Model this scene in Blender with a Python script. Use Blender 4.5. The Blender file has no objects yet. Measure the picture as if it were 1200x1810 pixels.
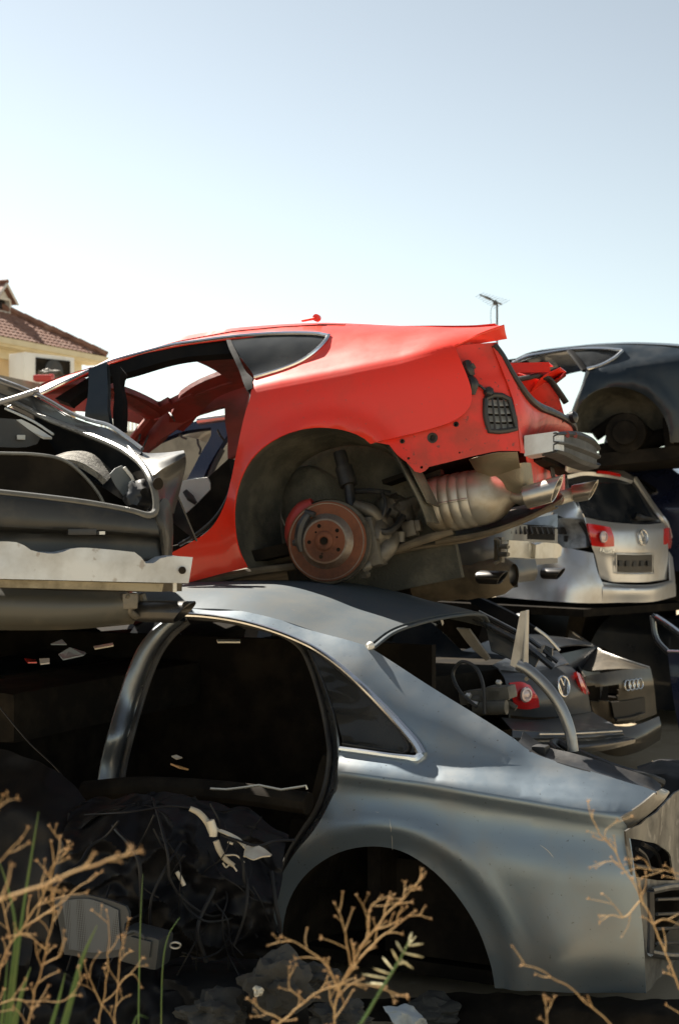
import bpy, bmesh, math, random
import numpy as np
from mathutils import Vector, Matrix, noise
from mathutils.geometry import delaunay_2d_cdt
rad = math.radians
SC = bpy.context.scene
COL = SC.collection

# ---------------------------------------------------------------- camera, sky, sun, exposure
FPX, CX0, HY = 2514.0, 600.0, 930.0            # focal length and horizon, in photo pixels
CAMPOS = Vector((0.0, 0.0, 1.7))
cd = bpy.data.cameras.new("camera")
cd.sensor_fit = 'VERTICAL'; cd.sensor_height = 36.0; cd.lens = FPX/1810*36.0
cd.shift_y = (HY-905)/1810.0
cd.clip_start = 0.05; cd.clip_end = 6000
cd.dof.use_dof = True; cd.dof.focus_distance = 5.3; cd.dof.aperture_fstop = 5.0
cam = bpy.data.objects.new("camera", cd); COL.objects.link(cam)
cam.location = CAMPOS; cam.rotation_euler = (rad(90), 0, 0)
SC.camera = cam
SUN_EL, SUN_AZ = 43.0, -42.0                    # azimuth from +Y, negative = to the left
world = bpy.data.worlds.new("World"); SC.world = world; world.use_nodes = True
wn = world.node_tree.nodes; wl = world.node_tree.links
sky = wn.new('ShaderNodeTexSky'); sky.sky_type = 'NISHITA'; sky.sun_disc = False
sky.sun_elevation = rad(SUN_EL); sky.sun_rotation = rad(SUN_AZ)
sky.air_density = 1.0; sky.dust_density = 0.35; sky.ozone_density = 1.6; sky.altitude = 50
hs = wn.new('ShaderNodeHueSaturation'); hs.inputs['Saturation'].default_value = 0.46
tn = wn.new('ShaderNodeMix'); tn.data_type = 'RGBA'; tn.blend_type = 'MULTIPLY'; tn.inputs[0].default_value = 1; tn.inputs[7].default_value = (0.955, 0.965, 0.865, 1)
v1 = wn.new('ShaderNodeVectorMath'); v1.operation = 'SCALE'; v1.inputs[3].default_value = 1/9; gm = wn.new('ShaderNodeGamma'); gm.inputs[1].default_value = 1.4; v2 = wn.new('ShaderNodeVectorMath'); v2.operation = 'SCALE'; v2.inputs[3].default_value = 9.5
wl.new(sky.outputs[0], v1.inputs[0]); wl.new(v1.outputs[0], gm.inputs[0]); wl.new(gm.outputs[0], v2.inputs[0]); wl.new(v2.outputs[0], hs.inputs['Color']); wl.new(hs.outputs[0], tn.inputs[6]); wl.new(tn.outputs[2], wn['Background'].inputs[0]); wn['Background'].inputs[1].default_value = 0.05
sd = bpy.data.lights.new("sun", 'SUN'); sd.energy = 5.0; sd.angle = rad(0.53); sd.color = (1.0, 0.93, 0.82)
sun = bpy.data.objects.new("sun", sd); COL.objects.link(sun)
_s = Vector((math.sin(rad(SUN_AZ))*math.cos(rad(SUN_EL)), math.cos(rad(SUN_AZ))*math.cos(rad(SUN_EL)), math.sin(rad(SUN_EL))))
sun.rotation_euler = (-_s).to_track_quat('-Z', 'Y').to_euler()
sun.location = _s*30
SC.view_settings.view_transform = 'Standard'; SC.view_settings.look = 'None'
SC.view_settings.exposure = 1.76; SC.view_settings.gamma = 1.0
try:
    SC.cycles.max_bounces = 8; SC.cycles.diffuse_bounces = 3
except Exception: pass

# ---------------------------------------------------------------- materials
MATS = {}
def _new(name):
    m = bpy.data.materials.new(name); m.use_nodes = True
    return m, m.node_tree.nodes, m.node_tree.links, m.node_tree.nodes['Principled BSDF']
def mat(name, col, rough=0.5, metal=0.0, coat=0.0, col2=None, scale=6.0, amt=0.5, lo=0.45, hi=0.65,
        rvar=0.1, bump=0.0, bscale=60.0, spec=0.5, trans=0.0, alpha=1.0, emis=None, flake=0.0, specks=None, coatr=0.06):
    """principled surface; col2 is blended in by a noise of the thing's own dirt / rust / wear pattern"""
    if name in MATS: return MATS[name]
    m, n, l, b = _new(name)
    tc = n.new('ShaderNodeTexCoord')
    nz = n.new('ShaderNodeTexNoise'); nz.inputs['Scale'].default_value = scale
    nz.inputs['Detail'].default_value = 7; nz.inputs['Roughness'].default_value = 0.62
    l.new(tc.outputs['Object'], nz.inputs['Vector'])
    c = None
    if col2 is not None:
        rp = n.new('ShaderNodeMapRange'); rp.inputs[1].default_value = lo; rp.inputs[2].default_value = hi
        rp.inputs[3].default_value = 0; rp.inputs[4].default_value = amt
        l.new(nz.outputs[0], rp.inputs[0])
        mx = n.new('ShaderNodeMix'); mx.data_type = 'RGBA'
        mx.inputs[6].default_value = (*col, 1); mx.inputs[7].default_value = (*col2, 1)
        l.new(rp.outputs[0], mx.inputs[0]); c = mx.outputs[2]
    if specks is not None:
        vz = n.new('ShaderNodeTexNoise'); vz.inputs['Scale'].default_value = specks[1]; vz.inputs['Detail'].default_value = 3
        l.new(tc.outputs['Object'], vz.inputs['Vector'])
        r2 = n.new('ShaderNodeMapRange'); r2.inputs[1].default_value = specks[2]; r2.inputs[2].default_value = specks[2]+0.05
        r2.inputs[4].default_value = specks[3]
        l.new(vz.outputs[0], r2.inputs[0])
        m2 = n.new('ShaderNodeMix'); m2.data_type = 'RGBA'
        if c is not None: l.new(c, m2.inputs[6])
        else: m2.inputs[6].default_value = (*col, 1)
        m2.inputs[7].default_value = (*specks[0], 1); l.new(r2.outputs[0], m2.inputs[0]); c = m2.outputs[2]
    if c is not None: l.new(c, b.inputs['Base Color'])
    else: b.inputs['Base Color'].default_value = (*col, 1)
    b.inputs['Metallic'].default_value = metal
    rr = n.new('ShaderNodeMapRange'); rr.inputs[1].default_value = 0.3; rr.inputs[2].default_value = 0.7
    rr.inputs[3].default_value = max(0.02, rough-rvar); rr.inputs[4].default_value = min(1, rough+rvar)
    l.new(nz.outputs[0], rr.inputs[0]); l.new(rr.outputs[0], b.inputs['Roughness'])
    b.inputs['Specular IOR Level'].default_value = spec
    b.inputs['Coat Weight'].default_value = coat; b.inputs['Coat Roughness'].default_value = coatr
    b.inputs['Transmission Weight'].default_value = trans; b.inputs['Alpha'].default_value = alpha
    if emis: b.inputs['Emission Color'].default_value = (*emis[0], 1); b.inputs['Emission Strength'].default_value = emis[1]
    if bump > 0:
        bn = n.new('ShaderNodeTexNoise'); bn.inputs['Scale'].default_value = bscale; bn.inputs['Detail'].default_value = 5
        l.new(tc.outputs['Object'], bn.inputs['Vector'])
        bp = n.new('ShaderNodeBump'); bp.inputs['Strength'].default_value = bump; bp.inputs['Distance'].default_value = 0.01
        l.new(bn.outputs[0], bp.inputs['Height']); l.new(bp.outputs[0], b.inputs['Normal'])
    MATS[name] = m
    return m
DUST = (0.30, 0.24, 0.16)
def glass_mat(name, tint, alpha, dust=0.25):
    """car glass: mostly clear tinted sheet with a film of dust"""
    if name in MATS: return MATS[name]
    m, n, l, b = _new(name)
    b.inputs['Base Color'].default_value = (*tint, 1); b.inputs['Roughness'].default_value = 0.05
    tr = n.new('ShaderNodeBsdfTransparent'); tr.inputs[0].default_value = (*[min(1, t*6+0.15) for t in tint], 1)
    tc = n.new('ShaderNodeTexCoord'); nz = n.new('ShaderNodeTexNoise'); nz.inputs['Scale'].default_value = 5; nz.inputs['Detail'].default_value = 6
    l.new(tc.outputs['Object'], nz.inputs['Vector'])
    df = n.new('ShaderNodeBsdfDiffuse'); df.inputs[0].default_value = (0.33, 0.33, 0.32, 1)
    rp = n.new('ShaderNodeMapRange'); rp.inputs[1].default_value = 0.35; rp.inputs[2].default_value = 0.7; rp.inputs[3].default_value = dust*0.35; rp.inputs[4].default_value = dust
    l.new(nz.outputs[0], rp.inputs[0])
    m1 = n.new('ShaderNodeMixShader'); m1.inputs[0].default_value = alpha
    l.new(tr.outputs[0], m1.inputs[1]); l.new(b.outputs[0], m1.inputs[2])
    m2 = n.new('ShaderNodeMixShader'); l.new(rp.outputs[0], m2.inputs[0]); l.new(m1.outputs[0], m2.inputs[1]); l.new(df.outputs[0], m2.inputs[2])
    l.new(m2.outputs[0], n['Material Output'].inputs[0])
    MATS[name] = m
    return m

M_RED = mat('red_paint', (0.84, 0.032, 0.011), 0.38, 0.0, 0.45, (0.42, 0.06, 0.035), 3.0, 0.30, rvar=0.08, specks=((0.30, 0.10, 0.07), 85, 0.685, 0.6), spec=0.35, coatr=0.09, bump=0.03, bscale=4)
M_REDIN = mat('bare_red_panel', (0.72, 0.036, 0.018), 0.5, 0.0, 0.1, (0.42, 0.05, 0.028), 7.0, 0.75, bump=0.06, bscale=14, specks=((0.12, 0.05, 0.035), 40, 0.66, 0.7))
M_REDDARK = mat('shaded_red_inner', (0.20, 0.022, 0.013), 0.65, 0.0, 0.0, (0.09, 0.026, 0.017), 6.0, 0.8, bump=0.25, bscale=22)  # red paint darkened: shade inside the shell is put into the colour
M_SILVER = mat('grey_metallic_paint', (0.215, 0.265, 0.31), 0.40, 0.7, 0.15, (0.27, 0.265, 0.25), 3.2, 0.65, rvar=0.13, bump=0.05, bscale=3.5, specks=((0.07, 0.065, 0.06), 85, 0.685, 0.65))
M_SILVERROOF = mat('dusty_shaded_roof', (0.065, 0.082, 0.095), 0.7, 0.15, 0.0, (0.125, 0.12, 0.105), 2.6, 0.6, spec=0.15, rvar=0.1, specks=((0.12, 0.11, 0.10), 45, 0.67, 0.5))  # dusty roof, with shade from the car above put into its grey
M_SILVERIN = mat('bare_grey_panel', (0.33, 0.31, 0.275), 0.5, 0.3, 0.1, (0.18, 0.16, 0.13), 5.0, 0.7, bump=0.1, bscale=12)
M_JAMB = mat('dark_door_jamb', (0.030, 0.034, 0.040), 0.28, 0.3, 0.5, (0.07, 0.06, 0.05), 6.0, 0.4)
M_BLACKP = mat('black_car_paint', (0.012, 0.016, 0.022), 0.34, 0.2, 0.3, (0.06, 0.055, 0.045), 4.0, 0.3, rvar=0.1, spec=0.35)
M_BLACKIN = mat('dusty_black_panel', (0.024, 0.024, 0.022), 0.5, 0.1, 0.15, (0.075, 0.066, 0.052), 4.0, 0.8, bump=0.12, bscale=10)
M_NAVY = mat('navy_paint', (0.007, 0.015, 0.023), 0.36, 0.2, 0.25, (0.05, 0.05, 0.048), 3.0, 0.25)
M_NAVY2 = mat('deep_blue_paint', (0.012, 0.018, 0.050), 0.3, 0.3, 0.8, (0.07, 0.07, 0.08), 4.0, 0.25)
M_WAGON = mat('light_silver_paint', (0.66, 0.67, 0.68), 0.38, 0.7, 0.3, (0.50, 0.46, 0.40), 3.0, 0.6, rvar=0.08)
M_DKGREY = mat('dark_grey_paint', (0.075, 0.082, 0.090), 0.45, 0.4, 0.2, (0.16, 0.145, 0.12), 3.0, 0.65)
M_BRONZE = mat('dark_brown_paint', (0.070, 0.060, 0.046), 0.42, 0.5, 0.4, (0.16, 0.13, 0.09), 3.0, 0.6)
M_CHROME = mat('chrome_trim', (0.82, 0.83, 0.85), 0.2, 1.0, 0.0, (0.6, 0.57, 0.5), 8, 0.4, rvar=0.08)
M_MATTE = mat('matte_black_seal', (0.008, 0.008, 0.0085), 0.8, 0, 0, (0.018, 0.016, 0.014), 9, 0.5, spec=0.08)
M_RUBBER = mat('black_rubber', (0.016, 0.016, 0.017), 0.55, 0.0, 0.0, (0.07, 0.062, 0.05), 9, 0.5, bump=0.1, bscale=30)
M_PLASTIC = mat('black_plastic', (0.020, 0.021, 0.023), 0.42, 0.0, 0.0, (0.07, 0.06, 0.05), 8, 0.5, bump=0.06, bscale=40)
M_BLACK = mat('shade_black_interior', (0.013, 0.0112, 0.0092), 0.9, 0.0, 0.0, (0.036, 0.029, 0.021), 5, 0.7, bump=0.3, bscale=12, spec=0.06)  # interior shade put into a dusty near-black colour
M_FELT = mat('dusty_felt_liner', (0.070, 0.068, 0.056), 0.95, 0.0, 0.0, (0.175, 0.160, 0.12), 4.0, 0.85, bump=0.5, bscale=90, spec=0.1)
M_RUST = mat('rusty_iron', (0.165, 0.055, 0.024), 0.75, 0.15, 0.0, (0.075, 0.032, 0.020), 9.0, 0.8, bump=0.15, bscale=70)
M_IRON = mat('greasy_cast_metal', (0.15, 0.135, 0.11), 0.55, 0.5, 0.0, (0.055, 0.048, 0.038), 8.0, 0.8, bump=0.2, bscale=40)
M_ALU = mat('dull_aluminium', (0.60, 0.59, 0.56), 0.42, 0.75, 0.0, (0.40, 0.36, 0.29), 5.0, 0.7, bump=0.06, bscale=30, specks=((0.20, 0.14, 0.09), 30, 0.68, 0.5))
M_BEAM = mat('weathered_beam_metal', (0.57, 0.60, 0.63), 0.5, 0.25, 0.0, (0.36, 0.36, 0.35), 4.0, 0.8, bump=0.12, bscale=26, specks=((0.20, 0.15, 0.11), 22, 0.64, 0.5))
M_STEEL = mat('exhaust_steel', (0.50, 0.485, 0.45), 0.36, 0.85, 0.0, (0.33, 0.255, 0.165), 5.0, 0.8, bump=0.06, bscale=22)
M_MUFF = mat('dusty_muffler_steel', (0.46, 0.44, 0.39), 0.5, 0.6, 0.0, (0.30, 0.24, 0.16), 5.0, 0.8, bump=0.1, bscale=24)
M_EARTHM = mat('muddy_underbody', (0.145, 0.115, 0.075), 0.85, 0.0, 0.0, (0.06, 0.05, 0.036), 6.0, 0.8, bump=0.3, bscale=25)
M_LAMP = mat('red_lamp_plastic', (0.62, 0.012, 0.010), 0.18, 0.0, 0.7, (0.40, 0.02, 0.015), 20, 0.4)
M_LAMPW = mat('clear_lamp_plastic', (0.62, 0.50, 0.48), 0.2, 0.2, 0.6)
M_GLASSD = glass_mat('dusty_dark_glass', (0.012, 0.016, 0.020), 0.72, 0.16)
M_GLASSB = glass_mat('smoked_side_glass', (0.010, 0.012, 0.014), 0.62, 0.10)
M_WHITE = mat('white_paint', (0.78, 0.77, 0.73), 0.4, 0.0, 0.3, (0.6, 0.56, 0.48), 3, 0.4)
M_BADGE = mat('badge_chrome', (0.75, 0.75, 0.74), 0.25, 1.0, 0.0)
# stamped foil heat shield: dimples from a voronoi bump
M_FOIL, _n, _l, _b = _new('dimpled_heat_foil')
_b.inputs['Base Color'].default_value = (0.36, 0.31, 0.22, 1); _b.inputs['Metallic'].default_value = 0.75; _b.inputs['Roughness'].default_value = 0.5
_tc = _n.new('ShaderNodeTexCoord'); _v = _n.new('ShaderNodeTexVoronoi'); _v.inputs['Scale'].default_value = 190; _v.inputs['Randomness'].default_value = 0.15
_l.new(_tc.outputs['Object'], _v.inputs['Vector'])
_bp = _n.new('ShaderNodeBump'); _bp.inputs['Strength'].default_value = 0.7; _bp.inputs['Distance'].default_value = 0.003
_l.new(_v.outputs['Distance'], _bp.inputs['Height']); _l.new(_bp.outputs[0], _b.inputs['Normal'])

# ---------------------------------------------------------------- geometry helpers
def ray(px, py): return Vector(((px-CX0)/FPX, 1.0, -(py-HY)/FPX))
def W(px, py, d): return CAMPOS + ray(px, py)*d
class Frame:
    """a thing's own axes: x towards its tail, y towards its far side, z up"""
    def __init__(s, o, yaw=0, pitch=0, roll=0):
        s.o = Vector(o); s.R = Matrix.Rotation(rad(-yaw), 3, 'Z') @ Matrix.Rotation(rad(-pitch), 3, 'Y') @ Matrix.Rotation(rad(roll), 3, 'X')
        s.Ri = s.R.transposed(); s.c = s.Ri @ (CAMPOS - s.o)
    def p(s, px, py, y=0.0):
        r = s.Ri @ ray(px, py); return s.c + r*((y - s.c.y)/r.y)
    def q(s, px, py, x=0.0):
        r = s.Ri @ ray(px, py); return s.c + r*((x - s.c.x)/r.x)
    def h(s, px, py, z=0.0):
        r = s.Ri @ ray(px, py); return s.c + r*((z - s.c.z)/r.z)
    def w(s, px, py, d): return s.Ri @ (W(px, py, d) - s.o)
    def loc(s, v): return s.Ri @ (Vector(v) - s.o)
    def M(s): return Matrix.Translation(s.o) @ s.R.to_4x4()
    def surf(s, px, py, f):
        y = 0.0
        for _ in range(7):
            v = s.p(px, py, y); y = 0.5*y + 0.5*f(v.x, v.z)
        return s.p(px, py, y)
    def surfx(s, px, py, g):
        x = 0.0
        for _ in range(9):
            v = s.q(px, py, x); x = 0.5*x + 0.5*g(v.y, v.z)
        return s.q(px, py, x)
WF = Frame((0, 0, 0))

def catmull(pts, sub=6):
    P = [Vector(p) for p in pts]
    if len(P) < 3: 
        return [P[0].lerp(P[-1], i/sub) for i in range(sub+1)]
    out = []
    for i in range(len(P)-1):
        p1, p2 = P[i], P[i+1]
        p0 = P[i-1] if i > 0 else p1*2-p2
        p3 = P[i+2] if i+2 < len(P) else p2*2-p1
        a = max((p1-p0).length, 1e-6)**0.5; b = max((p2-p1).length, 1e-6)**0.5; c = max((p3-p2).length, 1e-6)**0.5
        m1 = (p1-p0)/a - (p2-p0)/(a+b) + (p2-p1)/b
        m2 = (p2-p1)/b - (p3-p1)/(b+c) + (p3-p2)/c
        m1 *= b; m2 *= b
        for k in range(sub):
            t = k/sub; t2 = t*t; t3 = t2*t
            out.append(p1*(2*t3-3*t2+1) + m1*(t3-2*t2+t) + p2*(-2*t3+3*t2) + m2*(t3-t2))
    out.append(P[-1]); return out
def resample(pts, n=None, step=None):
    P = [Vector(p) for p in pts]; L = [0]
    for a, b in zip(P, P[1:]): L.append(L[-1]+(b-a).length)
    if n is None: n = max(2, int(round(L[-1]/step))+1)
    out = []; j = 0
    for i in range(n):
        t = L[-1]*i/(n-1)
        while j < len(P)-2 and L[j+1] < t: j += 1
        d = L[j+1]-L[j]
        out.append(P[j].lerp(P[j+1], (t-L[j])/d if d > 1e-9 else 0))
    return out
def curve(pts, n): return resample(catmull(pts, 8), n)
def loop2(*segs, step=0.03):
    """closed outline from segments; each segment is a smooth run, corners stay sharp where segments meet"""
    out = []
    for s in segs:
        s = [Vector(p[:2]) for p in s]
        q = resample(catmull(s, 6), step=step) if len(s) > 2 else resample(s, step=step)
        if out and (out[-1]-q[0]).length < 1e-4: q = q[1:]
        out += q
    if (out[0]-out[-1]).length < step*0.4: out.pop()
    return out
def inside(poly, pts):
    P = np.array([(p[0], p[1]) for p in poly]); X = np.array(pts); c = np.zeros(len(X), bool)
    for i in range(len(P)):
        a = P[i]; b = P[i-1]
        if a[1] == b[1]: continue
        m = ((a[1] > X[:, 1]) != (b[1] > X[:, 1])) & (X[:, 0] < (b[0]-a[0])*(X[:, 1]-a[1])/(b[1]-a[1]) + a[0])
        c ^= m
    return c
def interp(x, pts):
    if x <= pts[0][0]:
        a, b = pts[0], pts[1]
    elif x >= pts[-1][0]:
        a, b = pts[-2], pts[-1]
    else:
        for a, b in zip(pts, pts[1:]):
            if a[0] <= x <= b[0]: break
    return a[1] + (b[1]-a[1])*(x-a[0])/(b[0]-a[0])
def interp_s(x, pts):                    # same with flat ends
    x = min(max(x, pts[0][0]), pts[-1][0]); return interp(x, pts)
def sm(a, b, x):
    t = min(max((x-a)/(b-a), 0), 1); return t*t*(3-2*t)

class MB:
    """collects shapes that become ONE mesh object"""
    def __init__(s): s.v = []; s.f = []; s.sharp = []
    def add(s, vs, fs):
        o = len(s.v); s.v += [tuple(v) for v in vs]; s.f += [tuple(i+o for i in f) for f in fs]; return s
    def shell(s, vs, fs, thick, hint):
        """a surface given real thickness: front, back and a rim of its own vertices"""
        vs = [Vector(v) for v in vs]; N = [Vector((0, 0, 0)) for _ in vs]; tot = Vector((0, 0, 0))
        for f in fs:
            nn = Vector((0, 0, 0))
            for i in range(1, len(f)-1): nn += (vs[f[i]]-vs[f[0]]).cross(vs[f[i+1]]-vs[f[0]])
            for i in f: N[i] += nn
            tot += nn
        if hint is not None and tot.dot(Vector(hint)) < 0:
            fs = [tuple(reversed(f)) for f in fs]; N = [-n for n in N]
        s.add(vs, fs)
        if thick:
            bk = [v - n.normalized()*thick if n.length > 1e-12 else v for v, n in zip(vs, N)]
            s.add(bk, [tuple(reversed(f)) for f in fs])
            cnt = {}
            for f in fs:
                for a, b in zip(f, f[1:]+f[:1]): cnt[(a, b)] = cnt.get((a, b), 0)+1
            rim = [(a, b) for (a, b) in cnt if (b, a) not in cnt]
            ids = {}; rv = []
            for a, b in rim:
                for i in (a, b):
                    if i not in ids: ids[i] = len(rv); rv += [vs[i], bk[i]]
            s.add(rv, [(ids[b], ids[a], ids[a]+1, ids[b]+1) for a, b in rim])
        return s
    def sheet(s, out2, surf, thick=0.004, hint=(0, -1, 0), step=0.04, holes=(), lines=()):
        """outline + holes in a 2-D parameter plane, filled with a fine mesh and bent onto surf(a,b)"""
        rings = [out2]+list(holes); pts = []; edges = []
        for r in rings:
            o = len(pts); pts += [Vector((p[0], p[1])) for p in r]; edges += [(o+i, o+(i+1) % len(r)) for i in range(len(r))]
        for r in lines:
            ok = inside(out2, [tuple(p[:2]) for p in r])
            for h in holes: ok &= ~inside(h, [tuple(p[:2]) for p in r])
            B = np.array([(p[0], p[1]) for p in out2]); last = None
            for k, p in enumerate(r):
                if ok[k] and np.min(np.sum((B-np.array(p[:2]))**2, axis=1)) > (0.3*step)**2:
                    pts.append(Vector(p[:2]))
                    if last is not None and last == k-1: edges.append((len(pts)-2, len(pts)-1))
                    last = k
        xs = [p[0] for p in out2]; ys = [p[1] for p in out2]
        g = []; row = 0; y = min(ys)+step*0.5
        while y < max(ys):
            x = min(xs)+step*(0.25+0.5*(row % 2))
            while x < max(xs): g.append((x, y)); x += step
            y += step*0.866; row += 1
        if g:
            G = np.array(g); ok = inside(out2, G)
            for h in holes: ok &= ~inside(h, G)
            B = np.array([(p[0], p[1]) for p in pts])
            for k in np.nonzero(ok)[0]:
                if np.min(np.sum((B-G[k])**2, axis=1)) > (0.45*step)**2: pts.append(Vector(G[k]))
        v, e, f, *_ = delaunay_2d_cdt(pts, edges, [], 0, 1e-6)
        C = [((v[t[0]][0]+v[t[1]][0]+v[t[2]][0])/3, (v[t[0]][1]+v[t[1]][1]+v[t[2]][1])/3) for t in f]
        ok = inside(out2, C)
        for h in holes: ok &= ~inside(h, C)
        fs = [tuple(t) for t, k in zip(f, ok) if k]
        used = sorted({i for t in fs for i in t}); ids = {i: k for k, i in enumerate(used)}
        return s.shell([surf(v[i][0], v[i][1]) for i in used], [tuple(ids[i] for i in t) for t in fs], thick, hint)
    def loft(s, rows, n=24, m=None, thick=0.0, hint=None, closed=False, skip=None):
        R = [curve(r, n) if len(r) > 2 else resample(r, n) for r in rows]
        if m:
            cols = [curve([r[i] for r in R], m) if len(R) > 2 else resample([r[i] for r in R], m) for i in range(n)]
            R = [[cols[i][k] for i in range(n)] for k in range(m)]
        vs = [p for r in R for p in r]; fs = []
        for k in range(len(R)-1):
            for i in range(n-1):
                q = (k*n+i, k*n+i+1, (k+1)*n+i+1, (k+1)*n+i)
                if skip and skip((vs[q[0]]+vs[q[1]]+vs[q[2]]+vs[q[3]])/4): continue
                fs.append(q)
        return s.shell(vs, fs, thick, hint)
    def tube(s, pts, r, seg=10, sub=6, flat=1.0, up=None, cap=True):
        """r: a radius or one per control point; flat squashes the section along 'up'"""
        n0 = len(pts)
        if n0 > 2 and sub > 1: P = catmull(pts, sub)
        else: P = [Vector(p) for p in pts]
        rs = r if isinstance(r, (list, tuple)) else [r]*n0
        k = (len(P)-1)/(n0-1) if n0 > 1 else 1
        vs = []; prev = None; n = len(P)
        for i, p in enumerate(P):
            t = (P[min(i+1, n-1)]-P[max(i-1, 0)])
            t = t.normalized() if t.length > 1e-9 else Vector((0, 0, 1))
            a = Vector(up) if up is not None else (prev if prev is not None else (Vector((0, 0, 1)) if abs(t.z) < 0.9 else Vector((1, 0, 0))))
            a = (a - t*a.dot(t)); a = a.normalized() if a.length > 1e-6 else t.orthogonal().normalized()
            prev = a; b = t.cross(a)
            j = min(int(i/k), n0-2) if n0 > 1 else 0; fr = i/k-j
            rr = rs[j]+(rs[j+1]-rs[j])*fr
            for q in range(seg):
                an = 2*math.pi*q/seg; vs.append(p + a*(math.cos(an)*rr*flat) + b*(math.sin(an)*rr))
        fs = [(i*seg+q, i*seg+(q+1) % seg, (i+1)*seg+(q+1) % seg, (i+1)*seg+q) for i in range(n-1) for q in range(seg)]
        if cap: fs += [tuple(range(seg-1, -1, -1)), tuple((n-1)*seg+q for q in range(seg))]
        return s.add(vs, fs)
    def lathe(s, o, axis, prof, seg=40, ref=None):
        """prof: (distance along axis, radius)"""
        o = Vector(o); t = Vector(axis).normalized(); a = Vector(ref) if ref else t.orthogonal(); a = (a-t*a.dot(t)).normalized(); b = t.cross(a); vs = []
        for (h, r) in prof:
            for q in range(seg):
                an = 2*math.pi*q/seg; vs.append(o+t*h+a*(math.cos(an)*r)+b*(math.sin(an)*r))
        fs = [(i*seg+q, i*seg+(q+1) % seg, (i+1)*seg+(q+1) % seg, (i+1)*seg+q) for i in range(len(prof)-1) for q in range(seg)]
        return s.add(vs, fs)
    def box(s, c, size, R=None, bev=0.0):
        bm = bmesh.new(); bmesh.ops.create_cube(bm, size=1.0)
        for v in bm.verts: v.co = Vector((v.co.x*size[0], v.co.y*size[1], v.co.z*size[2]))
        if bev: bmesh.ops.bevel(bm, geom=bm.edges[:], offset=bev, segments=2, affect='EDGES', profile=0.7)
        bm.verts.index_update()
        vs = [(R @ v.co if R else v.co)+Vector(c) for v in bm.verts]; fs = [tuple(v.index for v in f.verts) for f in bm.faces]
        bm.free(); return s.add(vs, fs)
    def poly(s, pts, thick, hint):
        """flat plate through ordered 3-D points"""
        return s.shell(pts, [tuple(range(len(pts)))], thick, hint)
    def blob(s, c, r, seed=0, amp=0.25, freq=1.5, sub=3, squash=(1, 1, 1)):
        bm = bmesh.new(); bmesh.ops.create_icosphere(bm, subdivisions=sub, radius=1.0); bm.verts.index_update()
        vs = []
        for v in bm.verts:
            d = v.co.normalized(); k = 1+amp*noise.fractal(d*freq+Vector((seed*7.3, seed*1.7, 0)), 1.0, 2.0, 4)
            vs.append(Vector(c)+Vector((d.x*squash[0], d.y*squash[1], d.z*squash[2]))*(r*k))
        fs = [tuple(v.index for v in f.verts) for f in bm.faces]; bm.free(); return s.add(vs, fs)
    def build(s, name, m, parent=None, smooth=True, angle=38, label=None):
        me = bpy.data.meshes.new(name); me.from_pydata(s.v, [], s.f); me.validate(); me.update()
        me.materials.append(m)
        if smooth:
            me.polygons.foreach_set('use_smooth', [True]*len(me.polygons))
            try: me.set_sharp_from_angle(angle=rad(angle))
            except Exception: pass
        ob = bpy.data.objects.new(name, me); COL.objects.link(ob)
        if parent is not None: ob.parent = parent
        if label: ob['label'] = label
        return ob
def thing(name, label, cat, fr=None, group=None):
    o = bpy.data.objects.new(name, None); COL.objects.link(o); o.empty_display_size = 0.3
    if fr is not None: o.matrix_world = fr.M()
    o['label'] = label; o['category'] = cat
    if group: o['group'] = group
    return o
def tag(o, label, cat, group=None, kind=None):
    o['label'] = label; o['category'] = cat
    if group: o['group'] = group
    if kind: o['kind'] = kind
    return o
def struct(o): o['kind'] = 'structure'; return o
def arcpts(cx, cz, r, a0, a1, n): return [(cx+r*math.cos(rad(a0+(a1-a0)*i/(n-1))), cz+r*math.sin(rad(a0+(a1-a0)*i/(n-1)))) for i in range(n)]
def roundel(mb, fr_o, ux, uz, nrm, R, kind, r=None):
    """badges: 'vw' letters in a ring, or four linked rings; ux,uz span the panel, nrm points out of it"""
    o = Vector(fr_o)+Vector(nrm)*0.006; r = r or R*0.10
    ring = lambda c, rr: [c+ux*(rr*math.cos(2*math.pi*i/28))+uz*(rr*math.sin(2*math.pi*i/28)) for i in range(29)]
    if kind == 'vw':
        mb.tube(ring(o, R), r, 8, 1)
        P = lambda a, b: o+ux*(a*R)+uz*(b*R)
        mb.tube([P(-0.42, 0.86), P(0, 0.10), P(0.42, 0.86)], r*0.9, 6, 1)
        mb.tube([P(-0.86, 0.42), P(-0.45, -0.78), P(0, 0.02), P(0.45, -0.78), P(0.86, 0.42)], r*0.9, 6, 1)
    else:
        for k in range(4): mb.tube(ring(o+ux*((k-1.5)*R*1.45), R), r, 8, 1)
def lettering(name, text, o, ux, uz, size, m, parent, depth=0.002):
    c = bpy.data.curves.new(name, 'FONT'); c.body = text; c.size = size; c.extrude = depth; c.space_character = 1.15
    t = bpy.data.objects.new(name, c); COL.objects.link(t)
    bpy.context.view_layer.update()
    me = bpy.data.meshes.new_from_object(t.evaluated_get(bpy.context.evaluated_depsgraph_get()))
    bpy.data.objects.remove(t); me.materials.clear(); me.materials.append(m)
    ob = bpy.data.objects.new(name, me); COL.objects.link(ob); ob.parent = parent
    ux = ux.normalized(); nz = ux.cross(uz).normalized(); uz = nz.cross(ux)
    ob.matrix_local = Matrix.Translation(o) @ Matrix((ux, uz, nz)).transposed().to_4x4()
    return ob
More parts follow.
